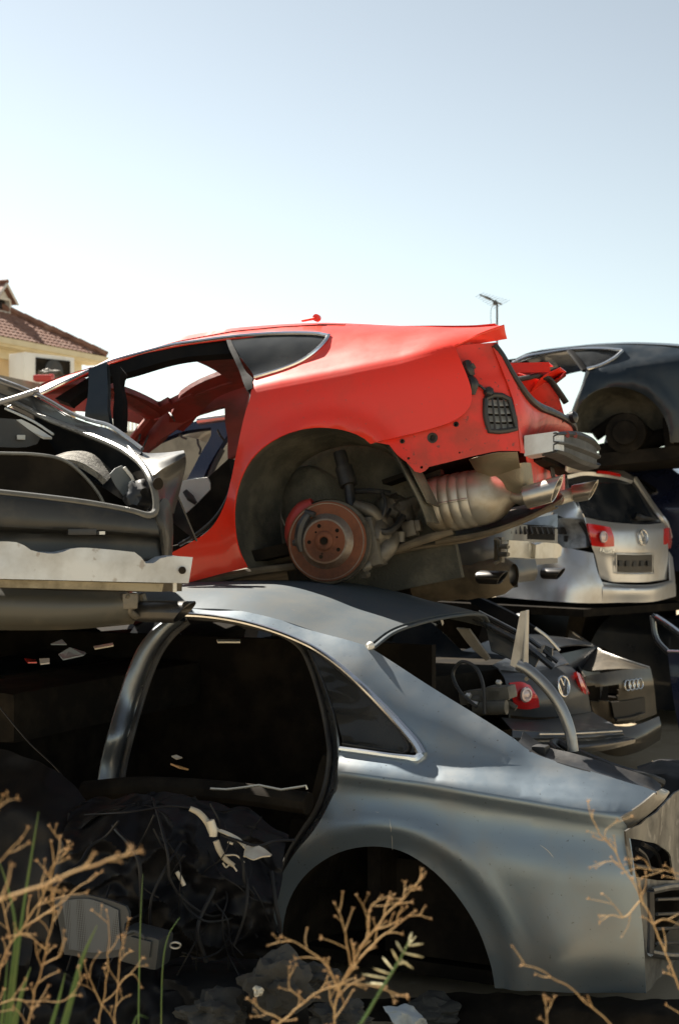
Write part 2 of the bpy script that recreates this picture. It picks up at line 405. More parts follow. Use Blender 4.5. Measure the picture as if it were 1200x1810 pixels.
# ================================================================ RED FASTBACK on top of the stack
RF = Frame(W(575, 955, 6.0), 19, 12, -2)
RW = 1.84                                             # body width
red = thing('wrecked_car', 'red fastback car shell without doors or wheels, perched nose down on the grey saloon', 'car', RF)
_zs = [(RF.p(x, y, .03).x, RF.p(x, y, .03).z) for x, y in ((60, 730), (300, 713), (447, 690), (560, 668), (700, 640), (803, 612))]
_zt = [(RF.p(x, y, .32).x, RF.p(x, y, .32).z) for x, y in ((-60, 745), (55, 691), (100, 667), (190, 630), (300, 596), (400, 578), (480, 571), (560, 567.5), (640, 570), (720, 574), (800, 577), (850, 576), (893, 573))]
def r_zs(x): return interp(x, _zs)
def r_zt(x): return interp(x, _zt)
_ac = RF.p(575, 915, 0)
def red_f(x, z):
    zs = r_zs(x); h = z-zs
    if h > 0:
        hm = max(0.12, r_zt(x)-zs); t = min(h/hm, 1.08)
        y = 0.03 + 0.34*h*(0.75+0.5*t) + 0.16*t**3.5*min(1, hm/0.25)
        y += 0.085*sm(0, 0.13, h)
    else:
        y = 0.03*math.exp(h/0.05) + 0.018*sm(0, -0.25, h)*0 + 0.20*max(0, -h-0.42)**2
    r = math.hypot(x-_ac.x, z-_ac.z)
    if z < zs-0.03: y -= 0.022*math.exp(-((r-0.40)/0.035)**2)*sm(zs-0.03, zs-0.1, z)   # arch lip swells out
    y += 0.10*sm(0.42, 0.95, x)**2                                                          # tail tapers in plan
    return y
def rp(px, py): v = RF.surf(px, py, red_f); return (v.x, v.z)
def rps(*a): return [rp(*q) for q in a]
def rS(x, z, off=0.0): return Vector((x, red_f(x, z)+off, z))
def r3(px, py, off=0.0): x, z = rp(px, py); return rS(x, z, off)
far = lambda v: Vector((v.x, RW-v.y, v.z))
EDGE_TOP = rps((55, 692), (100, 668), (190, 630.5), (300, 597), (400, 579), (480, 572), (560, 568.5), (640, 571), (720, 575), (800, 578), (850, 577), (890, 574))
out_red = loop2(EDGE_TOP, rps((890, 574), (850, 589), (803, 612)),
    rps((803, 612), (815, 640), (829, 675), (834, 700), (828, 722), (805, 742), (760, 758), (700, 773), (655, 785)),
    rps((655, 785), (640, 773), (605, 760), (560, 756), (518, 763), (478, 781), (447, 808), (428, 840), (418, 872), (414, 910), (417, 950), (425, 980), (437, 1003)),
    rps((437, 1003), (400, 1012), (340, 1028), (250, 1050), (150, 1073), (40, 1100), (-60, 1125)),
    rps((-60, 1125), (-62, 1085)),
    rps((-62, 1085), (60, 1060), (200, 1015), (290, 983), (340, 957), (372, 935), (396, 895), (408, 850), (420, 790), (432, 735), (443, 700), (447, 676)),
    rps((447, 676), (451, 667)),
    rps((451, 667), (500, 652), (540, 633), (566, 612), (579, 594)),
    rps((579, 594), (560, 590), (500, 588), (400, 598), (300, 612), (190, 642), (110, 680), (72, 698)), rps((72, 698), (55, 692)), step=0.035)
mb = MB(); mb.sheet(out_red, rS, 0.006, (0, -1, 0), 0.035, lines=[[(x_, r_zs(x_)+dz) for x_ in [-2.2+.03*k for k in range(110)]] for dz in (-.02, -.008, .0, .012, .03, .05)]); mb.build('body_side', M_RED, red, angle=50)
mb = MB(); mb.sheet(out_red, lambda x, z: far(rS(x, z)), 0.03, (0, 1, 0), 0.06); mb.build('body_side', M_REDDARK, red, angle=50, label='far body side of the red shell seen from inside, shade put into its red')
# ducktail end of the quarter panel, near and far
A = [r3(803, 612), r3(850, 589), r3(890, 574)]
B = [RF.p(803, 614, .13), RF.p(850, 607, .22), RF.p(896, 599, .30)]
Mid = [RF.p(803, 613, .09), RF.p(852, 598, .18), RF.p(893, 588, .26)]
mb = MB(); mb.loft([A, Mid, B], 14, 6, 0.004, (1, -.3, 0)); mb.build('ducktail', M_RED, red)
mb = MB(); mb.loft([[far(v) for v in L] for L in (A, Mid, B)], 14, 6, 0.004, (1, .3, 0))
mb.loft([[far(v) for v in A], [far(r3(803, 612, .2)), far(r3(850, 589, .25)), far(r3(890, 574, .16))]], 10, 3, 0.004, (0, 0, 1)); mb.build('ducktail', M_RED, red)
# roof skin with the sunroof cut out, open behind (tailgate is gone)
xr = RF.p(600, 568, .32).x; xh = RF.p(88, 672, .32).x; xs1 = .5*(RF.p(287, 634, .42).x+RF.p(387, 668, RW-.42).x); print('SUNROOF', RF.p(287, 634, .42), RF.p(387, 668, RW-.42), xh, r_zt(xs1))
rows = []
for i in range(15):
    x = EDGE_TOP[0][0] + (xr-EDGE_TOP[0][0])*i/14
    zt = r_zt(x); y0 = red_f(x, zt)-0.01
    rows.append([Vector((x, y0+(RW-2*y0)*j/10, zt+0.055*(1-((j-5)/5)**2))) for j in range(11)])
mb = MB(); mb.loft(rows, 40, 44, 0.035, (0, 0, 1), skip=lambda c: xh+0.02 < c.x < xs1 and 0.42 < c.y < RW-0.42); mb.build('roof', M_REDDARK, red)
# narrow roof gutters that carry on over the open tailgate bay
for s in (0, 1):
    L1 = [Vector((x, red_f(x, r_zt(x))-0.004, r_zt(x)-0.002)) for x in [xr-0.05+(EDGE_TOP[-1][0]-xr)*i/8 for i in range(9)]]
    L2 = [v+Vector((0, .10, 0.004)) for v in L1]; L3 = [v+Vector((0, .12, -0.05)) for v in L1]
    if s: L1, L2, L3 = [[far(v) for v in L] for L in (L1, L2, L3)]
    mb = MB(); mb.loft([L1, L2], 20, 3, 0.004, (0, 0, 1)); mb.loft([L2, L3], 20, 3, 0.004, (0, 1, 0)); mb.build('roof_gutter', M_RED, red)
mb = MB(); a = RF.p(534, 567, .42); b = RF.p(560, 562, .42)
mb.tube([a, a.lerp(b, .6), b], [.012, .014, .017], 8, 1, flat=.5); mb.lathe(b+Vector((0, -.012, 0)), (0, 1, 0), [(0, 0), (0, .017), (.024, .017), (.024, 0)], 14); mb.build('tailgate_hinge', M_RED, red)
# header across the windscreen top, A pillars, cowl, bonnet and floor
hd = [Vector((RF.p(72, 690, .32).x+.04*math.sin(math.pi*k/6), .34+(RW-.68)*k/6, r_zt(RF.p(72, 690, .32).x)-.02+.05*math.sin(math.pi*k/6))) for k in range(7)]
mb = MB(); mb.tube(hd, .05, 8, 4, flat=.4, up=(0, 0, 1)); mb.build('windscreen_header', M_REDDARK, red)
xa = hd[0].x; za = hd[0].z
for s in (0, 1):
    pts = [Vector((xa, .33, za)), Vector((xa-.35, .22, za-.20)), Vector((xa-.75, .12, za-.47))]
    if s: pts = [far(v) for v in pts]
    mb = MB(); mb.tube(pts, .045, 8, 5, flat=.6); mb.build('windscreen_pillar', M_REDDARK, red)
mb = MB()
zc = za-.47; x0 = xa-.75
mb.loft([[Vector((x0, .10+.01*k*0+(RW-.2)*k/6, zc+.02*math.sin(math.pi*k/6))) for k in range(7)], [Vector((x0-.5, .07+(RW-.14)*k/6, zc-.03+.04*math.sin(math.pi*k/6))) for k in range(7)], [Vector((x0-1.1, .12+(RW-.24)*k/6, zc-.17+.04*math.sin(math.pi*k/6))) for k in range(7)]], 16, 10, .01, (0, 0, 1)); mb.build('bonnet', M_RED, red)
for s in (0, 1):
    mb = MB(); L = [[Vector((x0, .06, zc)), Vector((x0-.5, .03, zc-.04)), Vector((x0-1.1, .10, zc-.18))], [Vector((x0, .03, zc-.45)), Vector((x0-.5, .0, zc-.3)), Vector((x0-1.1, .08, zc-.5))]]
    if s: L = [[far(v) for v in r] for r in L]
    mb.loft(L, 8, 4, .01, (0, -1 if not s else 1, 0)); mb.build('wing', M_RED, red)
sz = rp(360, 1010)[1]
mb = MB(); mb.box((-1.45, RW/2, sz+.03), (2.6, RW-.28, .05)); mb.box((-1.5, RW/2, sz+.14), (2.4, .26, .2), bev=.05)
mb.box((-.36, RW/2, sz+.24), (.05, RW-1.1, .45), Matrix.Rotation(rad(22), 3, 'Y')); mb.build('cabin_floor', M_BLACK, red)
# far cabin wall, traced where it shows through the doorway: rail, pillars, sill
def fw(px, py): v = RF.p(px, py, RW-.24); return (v.x, v.z)
mbf = MB()
o = loop2([fw(*q) for q in ((205, 692), (245, 702), (275, 709), (295, 707), (330, 694), (392, 672))], [fw(*q) for q in ((392, 672), (440, 668))], [fw(*q) for q in ((440, 668), (436, 720), (425, 800))],
    [fw(*q) for q in ((425, 800), (404, 812))], [fw(*q) for q in ((404, 812), (400, 760), (397, 718))], [fw(*q) for q in ((397, 718), (360, 730), (318, 752), (285, 778), (254, 802))], [fw(*q) for q in ((254, 802), (236, 800))],
    [fw(*q) for q in ((236, 800), (250, 775), (257, 757), (246, 750), (200, 740), (150, 728), (70, 722))], [fw(*q) for q in ((70, 722), (80, 690), (105, 676))], [fw(*q) for q in ((105, 676), (160, 684), (205, 692))], step=.03)
mbf.sheet(o, lambda x, z: Vector((x, RW-.24+.02*noise.noise(Vector((x*9, 0, z*9))), z)), .05, (0, -1, 0), .03); mbf.build('inner_rail', M_REDDARK, red)
for a, b, c in (((250, 757), (247, 775), (241, 792)), ((262, 770), (256, 785), (249, 800)), ((300, 730), (306, 738), (309, 744)), ((385, 760), (390, 770), (396, 778))):
    mb = MB(); mb.tube([RF.p(*a, RW-.30), RF.p(*b, RW-.33), RF.p(*c, RW-.30)], .006, 6, 4); mb.build('loose_wire', M_RUBBER, red)
mb = MB()
o = loop2([fw(*q) for q in ((412, 812), (360, 860), (310, 905), (300, 930))], [fw(*q) for q in ((300, 930), (300, 1010), (420, 985))], [fw(*q) for q in ((420, 985), (425, 900), (412, 812))], step=.04)
mb.sheet(o, lambda x, z: Vector((x, RW-.30, z)), .10, (0, -1, 0), .05); mb.build('far_sill', M_BLACK, red)
# black door seal along the near sill
mb = MB(); mb.tube([r3(309, 962, .05), r3(345, 940, .05), r3(375, 910, .06), r3(395, 875, .06), r3(408, 835, .05), r3(425, 770, .04), r3(440, 705, .03), r3(443, 682, .02)], .016, 8, 5, flat=.6); mb.build('door_seal', M_RUBBER, red)
mb = MB(); mb.loft([[r3(300, 985, .02), r3(350, 950, .02), r3(380, 920, .02), r3(398, 885, .02), r3(412, 830, .02), r3(430, 745, .02), r3(446, 680, .02)], [r3(302, 972, .13), r3(348, 932, .14), r3(374, 905, .15), r3(392, 868, .15), r3(402, 825, .15), r3(420, 745, .13), r3(438, 680, .12)]], 30, 4, .004, (-1, 0, .3)); mb.build('door_jamb', M_JAMB, red)
# dark frame under the chrome: rail seal, B pillar, C bar
def rsheet(outline, off, thick, step=.03, flat=False):
    m = MB(); m.sheet(loop2(*[rps(*s) for s in outline], step=step), (lambda x, z: Vector((x, .075+off+.40*max(0, z-r_zs(x)), z))) if flat else (lambda x, z: rS(x, z, off)), thick, (0, -1, 0), step); return m
rsheet([[(72, 698), (110, 680), (190, 642), (300, 612), (400, 598), (405, 602)], [(405, 602), (410, 616), (406, 618)], [(406, 618), (300, 629), (215, 652), (170, 664), (120, 690), (90, 706)], [(90, 706), (72, 698)]], .16, .05, flat=True).build('rail_seal', M_MATTE, red)
rsheet([[(174, 656), (207, 646)], [(207, 646), (196, 690), (184, 750)], [(184, 750), (140, 742)], [(140, 742), (158, 698), (174, 656)]], -.01, .03, flat=True).build('door_pillar', M_NAVY, red, label='glossy dark blue centre pillar of the red shell')
rsheet([[(207, 646), (221, 650)], [(221, 650), (224, 660), (216, 668), (207, 710), (199, 760)], [(199, 760), (184, 752)], [(184, 752), (196, 700), (207, 646)]], .02, .05, flat=True).build('pillar_seal', M_MATTE, red)
rsheet([[(399, 600), (407, 600)], [(407, 600), (420, 625), (434, 655), (447, 668)], [(447, 668), (447, 688), (438, 690)], [(438, 690), (425, 660), (411, 628), (399, 600)]], -.004, .03).build('quarter_pillar', M_MATTE, red)
rsheet([[(404, 599), (470, 592), (530, 591), (577, 594)], [(577, 594), (562, 613), (537, 632), (495, 652), (448, 666)], [(448, 666), (430, 640), (415, 618), (404, 599)]], .010, .005).build('quarter_glass', M_GLASSB, red)
# chrome trim
mb = MB(); mb.tube([r3(x, y, -.006) for x, y in ((4, 728), (40, 710), (72, 696.5), (110, 678), (190, 639.5), (250, 622), (300, 609.5), (350, 602), (400, 595.5), (450, 591), (500, 588.5), (560, 589.5), (579, 593))], .0095, 8, 6); 
mb.tube([r3(x, y, -.006) for x, y in ((581, 592), (575, 603), (560, 619), (535, 637), (500, 652), (475, 660), (450, 667.5))], .0095, 8, 6); mb.build('window_trim', M_CHROME, red)

# side panel that was hidden behind the bumper, with bolt holes
def inn_f(x, z): return red_f(x, min(z, r_zs(x)-.03)) + .035 + .10*sm(0.62, 0.95, x)**2 - .02*sm(r_zs(x)-.32, r_zs(x)-.28, z)*0
def ip(px, py): v = RF.surf(px, py, inn_f); return (v.x, v.z)
def ips(*a): return [ip(*q) for q in a]
def disc2(px, py, r): c = ip(px, py); return [(c[0]+r*math.cos(2*math.pi*k/14), c[1]+r*math.sin(2*math.pi*k/14)) for k in range(14)]
out_in = loop2(ips((648, 780), (760, 752), (822, 722), (828, 690), (812, 640), (800, 611)), ips((800, 611), (850, 606), (878, 604)), ips((878, 604), (890, 650), (905, 700), (913, 750), (918, 797)),
    ips((918, 797), (880, 797), (850, 803), (800, 815), (758, 825)), ips((758, 825), (752, 832), (742, 836), (733, 833)), ips((733, 833), (718, 816), (703, 805), (688, 786)), ips((688, 786), (648, 780)), step=.025)
def in_s(x, z):
    b = .006*noise.noise(Vector((x*7, 3, z*7)))
    zl = r_zs(x)-.33
    b += .012*sm(0, .05, z-(zl+.16))*sm(.5, .6, x)      # stamped step below the lamp recess
    return Vector((x, inn_f(x, z)+b, z))
holes = [disc2(764, 774, .019), disc2(711, 780, .008), disc2(806, 750, .009), disc2(745, 826, .006), disc2(722, 810, .006), disc2(812, 800, .004), disc2(888, 720, .03)]
vent = loop2(ips((858, 705), (868, 699), (890, 700), (900, 706)), ips((900, 706), (908, 735), (912, 758)), ips((912, 758), (885, 763), (865, 762)), ips((865, 762), (858, 735), (858, 705)), step=.03)
mb = MB(); mb.sheet(out_in, in_s, .004, (0, -1, 0), .025, holes=holes[:6]+[vent]); mb.build('bumper_mount_panel', M_REDIN, red)
for k, (px, py, r) in enumerate(((764, 774, .022), (711, 780, .010), (806, 750, .011))):
    mb = MB(); x, z = ip(px, py); c = in_s(x, z); mb.lathe(c+Vector((0, -.003, 0)), (0, 1, 0), [(0, r*.55), (-.003, r*.8), (-.002, r), (.006, r), (.02, r*.6), (.021, 0)], 18); mb.build('grommet', M_RUBBER, red)
# cabin vent: dark frame, flaps and bars
fr_ = [in_s(*q)+Vector((0, -.006, 0)) for q in vent]
mb = MB(); mb.tube(fr_+[fr_[0]], .012, 8, 1); 
def vq(px, py, o=0): x, z = ip(px, py); return in_s(x, z)+Vector((0, o, 0))
for t in (.27, .5, .74):
    a = vq(858+ (900-858)*t, 702-0, -.006); b = vq(862+(912-862)*t, 761, -.006); mb.tube([a, b], .0045, 6, 1)
vf = mb.build('vent_frame', M_PLASTIC, red)
mb = MB(); mb.loft([[vq(852, 698, .035), vq(905, 698, .035)], [vq(852, 768, .035), vq(915, 768, .035)]], 4, 4, .004, (0, -1, 0)); mb.build('vent_back', M_BLACK, vf)
for k in range(4):
    mb = MB(); y0 = 705+k*14.2; mb.loft([[vq(856, y0, .020), vq(880, y0+1, .020), vq(912, y0+1, .020)], [vq(857, y0+10.5, -.004), vq(882, y0+12.5, -.004), vq(914, y0+10.5, -.004)]], 8, 3, .002, (0, -1, 0)); mb.build('vent_flap', mat('vent_flap_grey', (.34, .345, .33), .5, col2=(.2, .2, .19), amt=.6), vf)
mb = MB(); mb.tube([vq(824, 640, -.01), vq(829, 655, -.02), vq(833, 664, -.01)], [.018, .024, .015], 8, 4); mb.tube([vq(829, 666, -.01), vq(838, 680, -.02), vq(836, 698, -.012)], [.016, .024, .012], 8, 4); mb.tube([vq(838, 678, -.02), vq(850, 683, -.02), vq(858, 690, -.015)], .006, 6, 4); mb.blob(vq(864, 694, -.012), .022, 3, .3); mb.blob(vq(831, 650, -.02), .02, 5, .4); mb.build('lamp_connector', M_PLASTIC, red)

# rear panel, tailgate opening with its seal, far corner
XR = ip(916, 770)
XR = in_s(*XR).x; YN = in_s(*ip(916, 770)).y
def rg(y, z):                                          # x of the rear panel: slightly bowed
    t = (y-RW/2)/(RW/2); return XR + .10*(1-t*t) + .03
seal = [RF.p(871, 611, .20), RF.p(885, 630, .215), RF.p(903, 662, .24), RF.p(925, 694, .30), RF.p(948, 716, .50), RF.p(975, 728, .80), RF.p(1000, 741, 1.20), RF.p(1012, 752, 1.45), RF.p(1014, 768, 1.58)]
mb = MB(); mb.tube(seal, [.026]*5+[.024, .022, .022, .02], 10, 6, flat=.7); 
fs = [RF.p(1000, 712, 1.60), RF.p(985, 690, 1.57), RF.p(968, 669, 1.52), RF.p(950, 664, 1.47), RF.p(930, 668, 1.42), RF.p(905, 672, 1.36)]
mb.tube(fs, .02, 10, 6, flat=.7); mb.build('tailgate_seal', M_RUBBER, red)
low = [RF.p(872, 640, .16), RF.p(890, 680, .17), RF.p(903, 720, .18), RF.p(912, 760, .19), RF.p(916, 800, .20)]
pan = [RF.p(905, 690, .30), RF.p(922, 725, .40), RF.p(930, 760, .42), RF.p(932, 800, .42)]
mb = MB()
top = curve(seal, 30)
bot = curve([RF.p(870, 612, .18), RF.p(886, 650, .175), RF.p(905, 700, .18), RF.p(915, 745, .19), RF.p(925, 775, .30), RF.p(950, 775, .70), RF.p(985, 772, 1.2), RF.p(1008, 775, 1.62)], 30)
mid = [a.lerp(b, .5)+Vector((.012, 0, 0)) for a, b in zip(top, bot)]
mb.loft([top, mid, bot], 30, 7, .005, (1, -.2, .2))
b2 = curve([RF.p(915, 745, .19), RF.p(920, 785, .2), RF.p(930, 800, .30), RF.p(945, 850, .32)], 12)
bt = [RF.p(925, 775, .30), RF.p(950, 775, .70), RF.p(985, 772, 1.2), RF.p(1008, 775, 1.62)]
bb = [RF.p(938, 848, .30), RF.p(952, 848, .70), RF.p(980, 842, 1.2), RF.p(998, 838, 1.62)]
bc = [RF.p(938, 900, .30), RF.p(960, 897, .75), RF.p(985, 888, 1.2), RF.p(998, 878, 1.62)]
mb.loft([bt, bb], 16, 4, .005, (1, 0, 0)); mb.loft([bb, bc], 16, 4, .005, (1, 0, 0))
mb.loft([[RF.p(915, 745, .19), RF.p(918, 775, .19), RF.p(920, 800, .2)], [RF.p(925, 775, .30), RF.p(928, 790, .30), RF.p(932, 802, .30)]], 6, 3, .005, (1, 0, 0))
mb.build('rear_panel', M_REDIN, red)
mb = MB(); mb.lathe(RF.p(998, 741, 1.2)+Vector((.03, 0, 0)), (1, -.2, 0), [(0, .03), (.02, .03), (.03, .018), (.035, 0)], 14); mb.tube([RF.p(990, 745, 1.1), RF.p(1004, 735, 1.25)], .012, 6, 1); mb.build('latch', M_PLASTIC, red)
mb = MB(); c = RF.p(971, 837, .9)+Vector((.012, 0, 0)); mb.lathe(c, (1, 0, 0), [(0, .05), (.004, .05), (.004, .03), (-.01, .0)], 18); mb.build('grommet', M_RUBBER, red)
# load bay liner: far inner quarter and floor, dusty red
mb = MB()
mb.loft([[far(r3(700, 578, .12)), far(r3(800, 585, .12)), far(r3(860, 600, .12))], [far(v) for v in (RF.p(700, 700, .2), RF.p(800, 690, .2), RF.p(890, 690, .2))], [far(v) for v in (RF.p(700, 800, .25), RF.p(800, 790, .25), RF.p(905, 775, .25))]], 12, 8, .02, (0, -1, 0)); mb.build('inner_quarter', M_REDIN, red)
zf = RF.p(915, 790, .2).z
mb = MB(); mb.box((.35, RW/2, zf-.02), (1.05, RW-1.04, .03)); mb.box((-.2, RW/2, zf+.12), (.04, RW-1.1, .45)); mb.build('boot_floor', M_BLACK, red)
# bumper beam: bright crash stub and the ribbed dark beam
zb1 = RF.p(955, 783, .3)
stub = MB(); s0 = [RF.p(926, 770, .26), RF.p(926, 806, .26), RF.p(984, 796, .34), RF.p(984, 762, .34)]
sb = [v+Vector((0, .16, 0)) for v in s0]
stub.add(s0+sb, [(0, 1, 2, 3), (7, 6, 5, 4), (0, 4, 5, 1), (1, 5, 6, 2), (2, 6, 7, 3), (3, 7, 4, 0)]); stub.build('crash_stub', M_BEAM, red, smooth=False)
mb = MB(); bp = []
pth = [(982, 764, 800, .33), (1000, 762, 806, .55), (1022, 763, 818, .80), (1044, 772, 826, 1.08), (1055, 782, 828, 1.30), (1056, 792, 824, 1.5), (1045, 796, 818, 1.66)]
rows = []
for px, ya, yb, y in pth:
    a = RF.p(px, ya, y); b = RF.p(px, yb, y); r = []
    for t, o in ((0, -.06), (0.0, .0), (.14, .012), (.2, -.008), (.42, -.008), (.48, .012), (.56, .012), (.62, -.008), (.84, -.008), (.9, .012), (1, .0), (1.0, -.06)): r.append(a.lerp(b, t)+Vector((o, 0, 0)))
    rows.append(r)
cols = list(zip(*rows)); mb.loft([curve(c, 30) for c in cols], 30, None, .006, (1, 0, 0)); mb.build('bumper_beam', mat('grey_beam_cover', (.055, .058, .062), .65, 0, 0, (.03, .03, .03), 6, .6, spec=.2), red, angle=30)
for px, y in ((995, 771), (1009, 772)): mb = MB(); mb.lathe(RF.p(px, y, .55 if px < 1000 else .72)+Vector((.02, -.02, 0)), (1, -.6, 0), [(0, .014), (.003, .014), (.003, .0)], 12); mb.build('beam_hole', M_REDDARK, red)
mb = MB(); mb.loft([[RF.p(1000, 806, .9), RF.p(1030, 822, 1.1), RF.p(1048, 822, 1.4)], [RF.p(998, 832, .9), RF.p(1006, 834, 1.2), RF.p(1030, 832, 1.5)]], 8, 4, .006, (0, -1, 0)); mb.build('beam_bracket', M_ALU, red)

# wheel housing
mb = MB(); ac = _ac; R0 = .385
hub = RF.p(578, 957, .06)
AP = catmull([r3(*q) for q in ((437, 1003), (425, 980), (417, 950), (414, 910), (418, 872), (428, 840), (447, 808), (478, 781), (518, 763), (560, 756), (605, 760), (640, 773), (655, 785))], 5)
AP += catmull([r3(655, 785)]+[RF.p(*q) for q in ((684, 783, .05), (704, 815, .05), (722, 850, .05), (742, 890, .06), (754, 923, .07))], 4)[1:]
L = []
for v in AP:
    d = Vector((v.x-ac.x, 0, v.z-ac.z)); k = .015*math.sin(9*math.atan2(d.z, d.x))
    L.append([v+Vector((0, .006, 0)), v+d*.02+Vector((0, .06, 0)), v+d*(k-.02)+Vector((0, .26, 0)), v-d*.10+Vector((0, .43, 0))])
mb.loft(L, 14, 60, .004, (0, -1, 0)); mb.build('wheel_arch_liner', M_FELT, red)
mb = MB(); mb.box((ac.x+.02, .455, ac.z+.03), (.80, .05, .74)); mb.build('inner_wing', M_FELT, red)
fl = [RF.p(684, 783, .05), RF.p(704, 815, .05), RF.p(722, 850, .05), RF.p(742, 890, .06), RF.p(754, 923, .07)]
mb = MB(); mb.loft([fl, [v+Vector((-.03, .10, -.005)) for v in fl]], 16, 4, .006, (0, -1, 0)); mb.loft([[v+Vector((.03, .02, 0)) for v in fl[:4]], [v+Vector((.05, .12, -.02)) for v in fl[:4]]], 10, 3, .006, (0, -1, 0)); mb.build('arch_flap', M_FELT, red)
# inner hump of the liner, strut, links
mb = MB(); mb.blob(RF.p(560, 905, .45), .17, 2, .12, 1.2, 4, (1.0, .6, 1.25)); mb.build('strut_tower', M_FELT, red)
mb = MB(); a, b = RF.p(600, 800, .30), RF.p(616, 858, .27); mb.tube([a, a.lerp(b, .5)], .030, 14, 1); mb.tube([a.lerp(b, .45), b], .040, 14, 1); mb.tube([b, RF.p(622, 905, .25)], .022, 12, 1); mb.build('shock_absorber', M_PLASTIC, red)
mb = MB(); mb.tube([RF.p(625, 893, .2), RF.p(655, 905, .22), RF.p(672, 922, .25), RF.p(684, 930, .27)], [.026, .034, .034, .022], 12, 5); mb.tube([RF.p(650, 905, .22), RF.p(668, 915, .26)], [.03, .036], 10, 1); mb.build('upper_link', M_IRON, red)
mb = MB(); mb.tube([RF.p(675, 870, .28), RF.p(682, 890, .24), RF.p(676, 912, .23), RF.p(660, 926, .22), RF.p(652, 936, .18)], .009, 8, 6); mb.tube([RF.p(662, 932, .2), RF.p(680, 941, .2), RF.p(700, 930, .25), RF.p(712, 912, .3)], .015, 8, 6); mb.tube([RF.p(650, 925, .2), RF.p(668, 935, .2), RF.p(690, 900, .3)], .007, 8, 6); mb.tube([RF.p(622, 868, .3), RF.p(660, 868, .3), RF.p(690, 872, .33)], .012, 8, 4); mb.build('brake_hose', M_RUBBER, red)
mb = MB(); mb.tube([RF.p(650, 990, .2), RF.p(668, 985, .22), RF.p(685, 965, .25), RF.p(696, 945, .3)], [.03, .04, .045, .03], 12, 5); mb.tube([RF.p(640, 1008, .16), RF.p(648, 1000, .17), RF.p(652, 992, .18)], [.02, .025, .02], 10, 4); mb.lathe(RF.p(641, 1015, .15), (0, 1, 0), [(0, 0), (0, .018), (.05, .018), (.05, 0)], 14); mb.build('lower_arm', M_IRON, red)
mb = MB(); mb.box(RF.p(650, 960, .22), (.12, .12, .22), bev=.03); mb.blob(RF.p(660, 945, .26), .09, 9, .3); mb.build('wheel_carrier', M_IRON, red)
mb = MB(); mb.tube([RF.p(708, 940, .3), RF.p(708, 958, .3)], .02, 10, 1); mb.box(RF.p(725, 935, .36), (.06, .06, .07), bev=.01); mb.box(RF.p(735, 930, .36), (.05, .04, .05), bev=.01); mb.blob(RF.p(690, 900, .42), .07, 4, .35); mb.blob(RF.p(715, 905, .45), .08, 5, .35); mb.build('bracket_cluster', M_IRON, red)
# brake disc with hub and caliper
ax = Vector((.10, -1, 0.0))
mb = MB(); mb.lathe(hub, ax, [(-.012, .07), (-.012, .165), (-.009, .171), (.009, .171), (.012, .165), (.012, .119), (.010, .110), (.010, .105)], 72); disc = mb.build('brake_disc', M_RUST, red)
mb = MB(); mb.lathe(hub, ax, [(-.008, .160), (-.008, .169), (.009, .169), (.0125, .1635), (.0118, .159)], 72); mb.build('disc_rim', mat('worn_disc_edge', (.22, .19, .16), .5, .7, 0, (.14, .07, .04), 12, .7), disc)
mb = MB(); mb.lathe(hub, ax, [(.008, .108), (.030, .100), (.036, .094), (.036, .045), (.040, .040), (.052, .038), (.058, .030), (.058, .020), (.050, .017), (.050, 0)], 56); hb = mb.build('hub', M_RUST, disc)
mb = MB(); mb.lathe(hub, ax, [(.009, .1145), (.012, .119), (.031, .101), (.0362, .0955), (.0366, .088)], 56); mb.build('hub_rim', mat('worn_disc_edge', (.3, .3, .3)), disc)
a_ = ax.normalized(); e1 = Vector((1, .1, 0)).normalized(); e2 = a_.cross(e1)
for k in range(5):
    mb = MB(); an = 2*math.pi*k/5+.5; mb.lathe(hub+a_*.036+e1*(.069*math.cos(an))+e2*(.069*math.sin(an)), a_, [(0, .0085), (.0015, .0085), (.0015, .0)], 12); mb.build('stud_hole', M_BLACK, hb)
for k in range(3):
    mb = MB(); an = 2*math.pi*k/3+.1; mb.lathe(hub+a_*.036+e1*(.055*math.cos(an))+e2*(.055*math.sin(an)), a_, [(0, .0045), (.0015, .0045), (.0015, .0)], 10); mb.build('bolt_hole', M_BLACK, hb)
mb = MB(); mb.lathe(hub+a_*.052, a_, [(0, .016), (.002, .016), (.002, 0)], 12); mb.build('axle_bolt', M_BLACK, hb)
mb = MB(); cpts = [(526, 975), (524, 950), (528, 925), (540, 905), (556, 893)]
mb.tube([RF.p(x, y, .10) for x, y in cpts], [.03, .045, .05, .045, .03], 10, 5, flat=1.2); mb.build('caliper', mat('red_caliper', (.34, .03, .022), .5, 0, .2, (.10, .05, .04), 8, .6), red)
mb = MB(); mb.tube([RF.p(533, 975, .03), RF.p(529, 955, .025), RF.p(533, 930, .025), RF.p(543, 912, .03), RF.p(550, 905, .04)], [.014, .024, .026, .02, .014], 8, 5, flat=.9); mb.tube([RF.p(520, 960, .04), RF.p(533, 958, .03)], .016, 8, 1); mb.tube([RF.p(540, 905, .03), RF.p(556, 910, .025)], .013, 8, 1); mb.build('caliper_carrier', M_PLASTIC, red)
mb = MB(); mb.lathe(hub+Vector((0, .03, 0)), ax, [(0, .06), (0, .18), (-.012, .182), (.015, .183)], 60); mb.build('splash_shield', M_IRON, red)
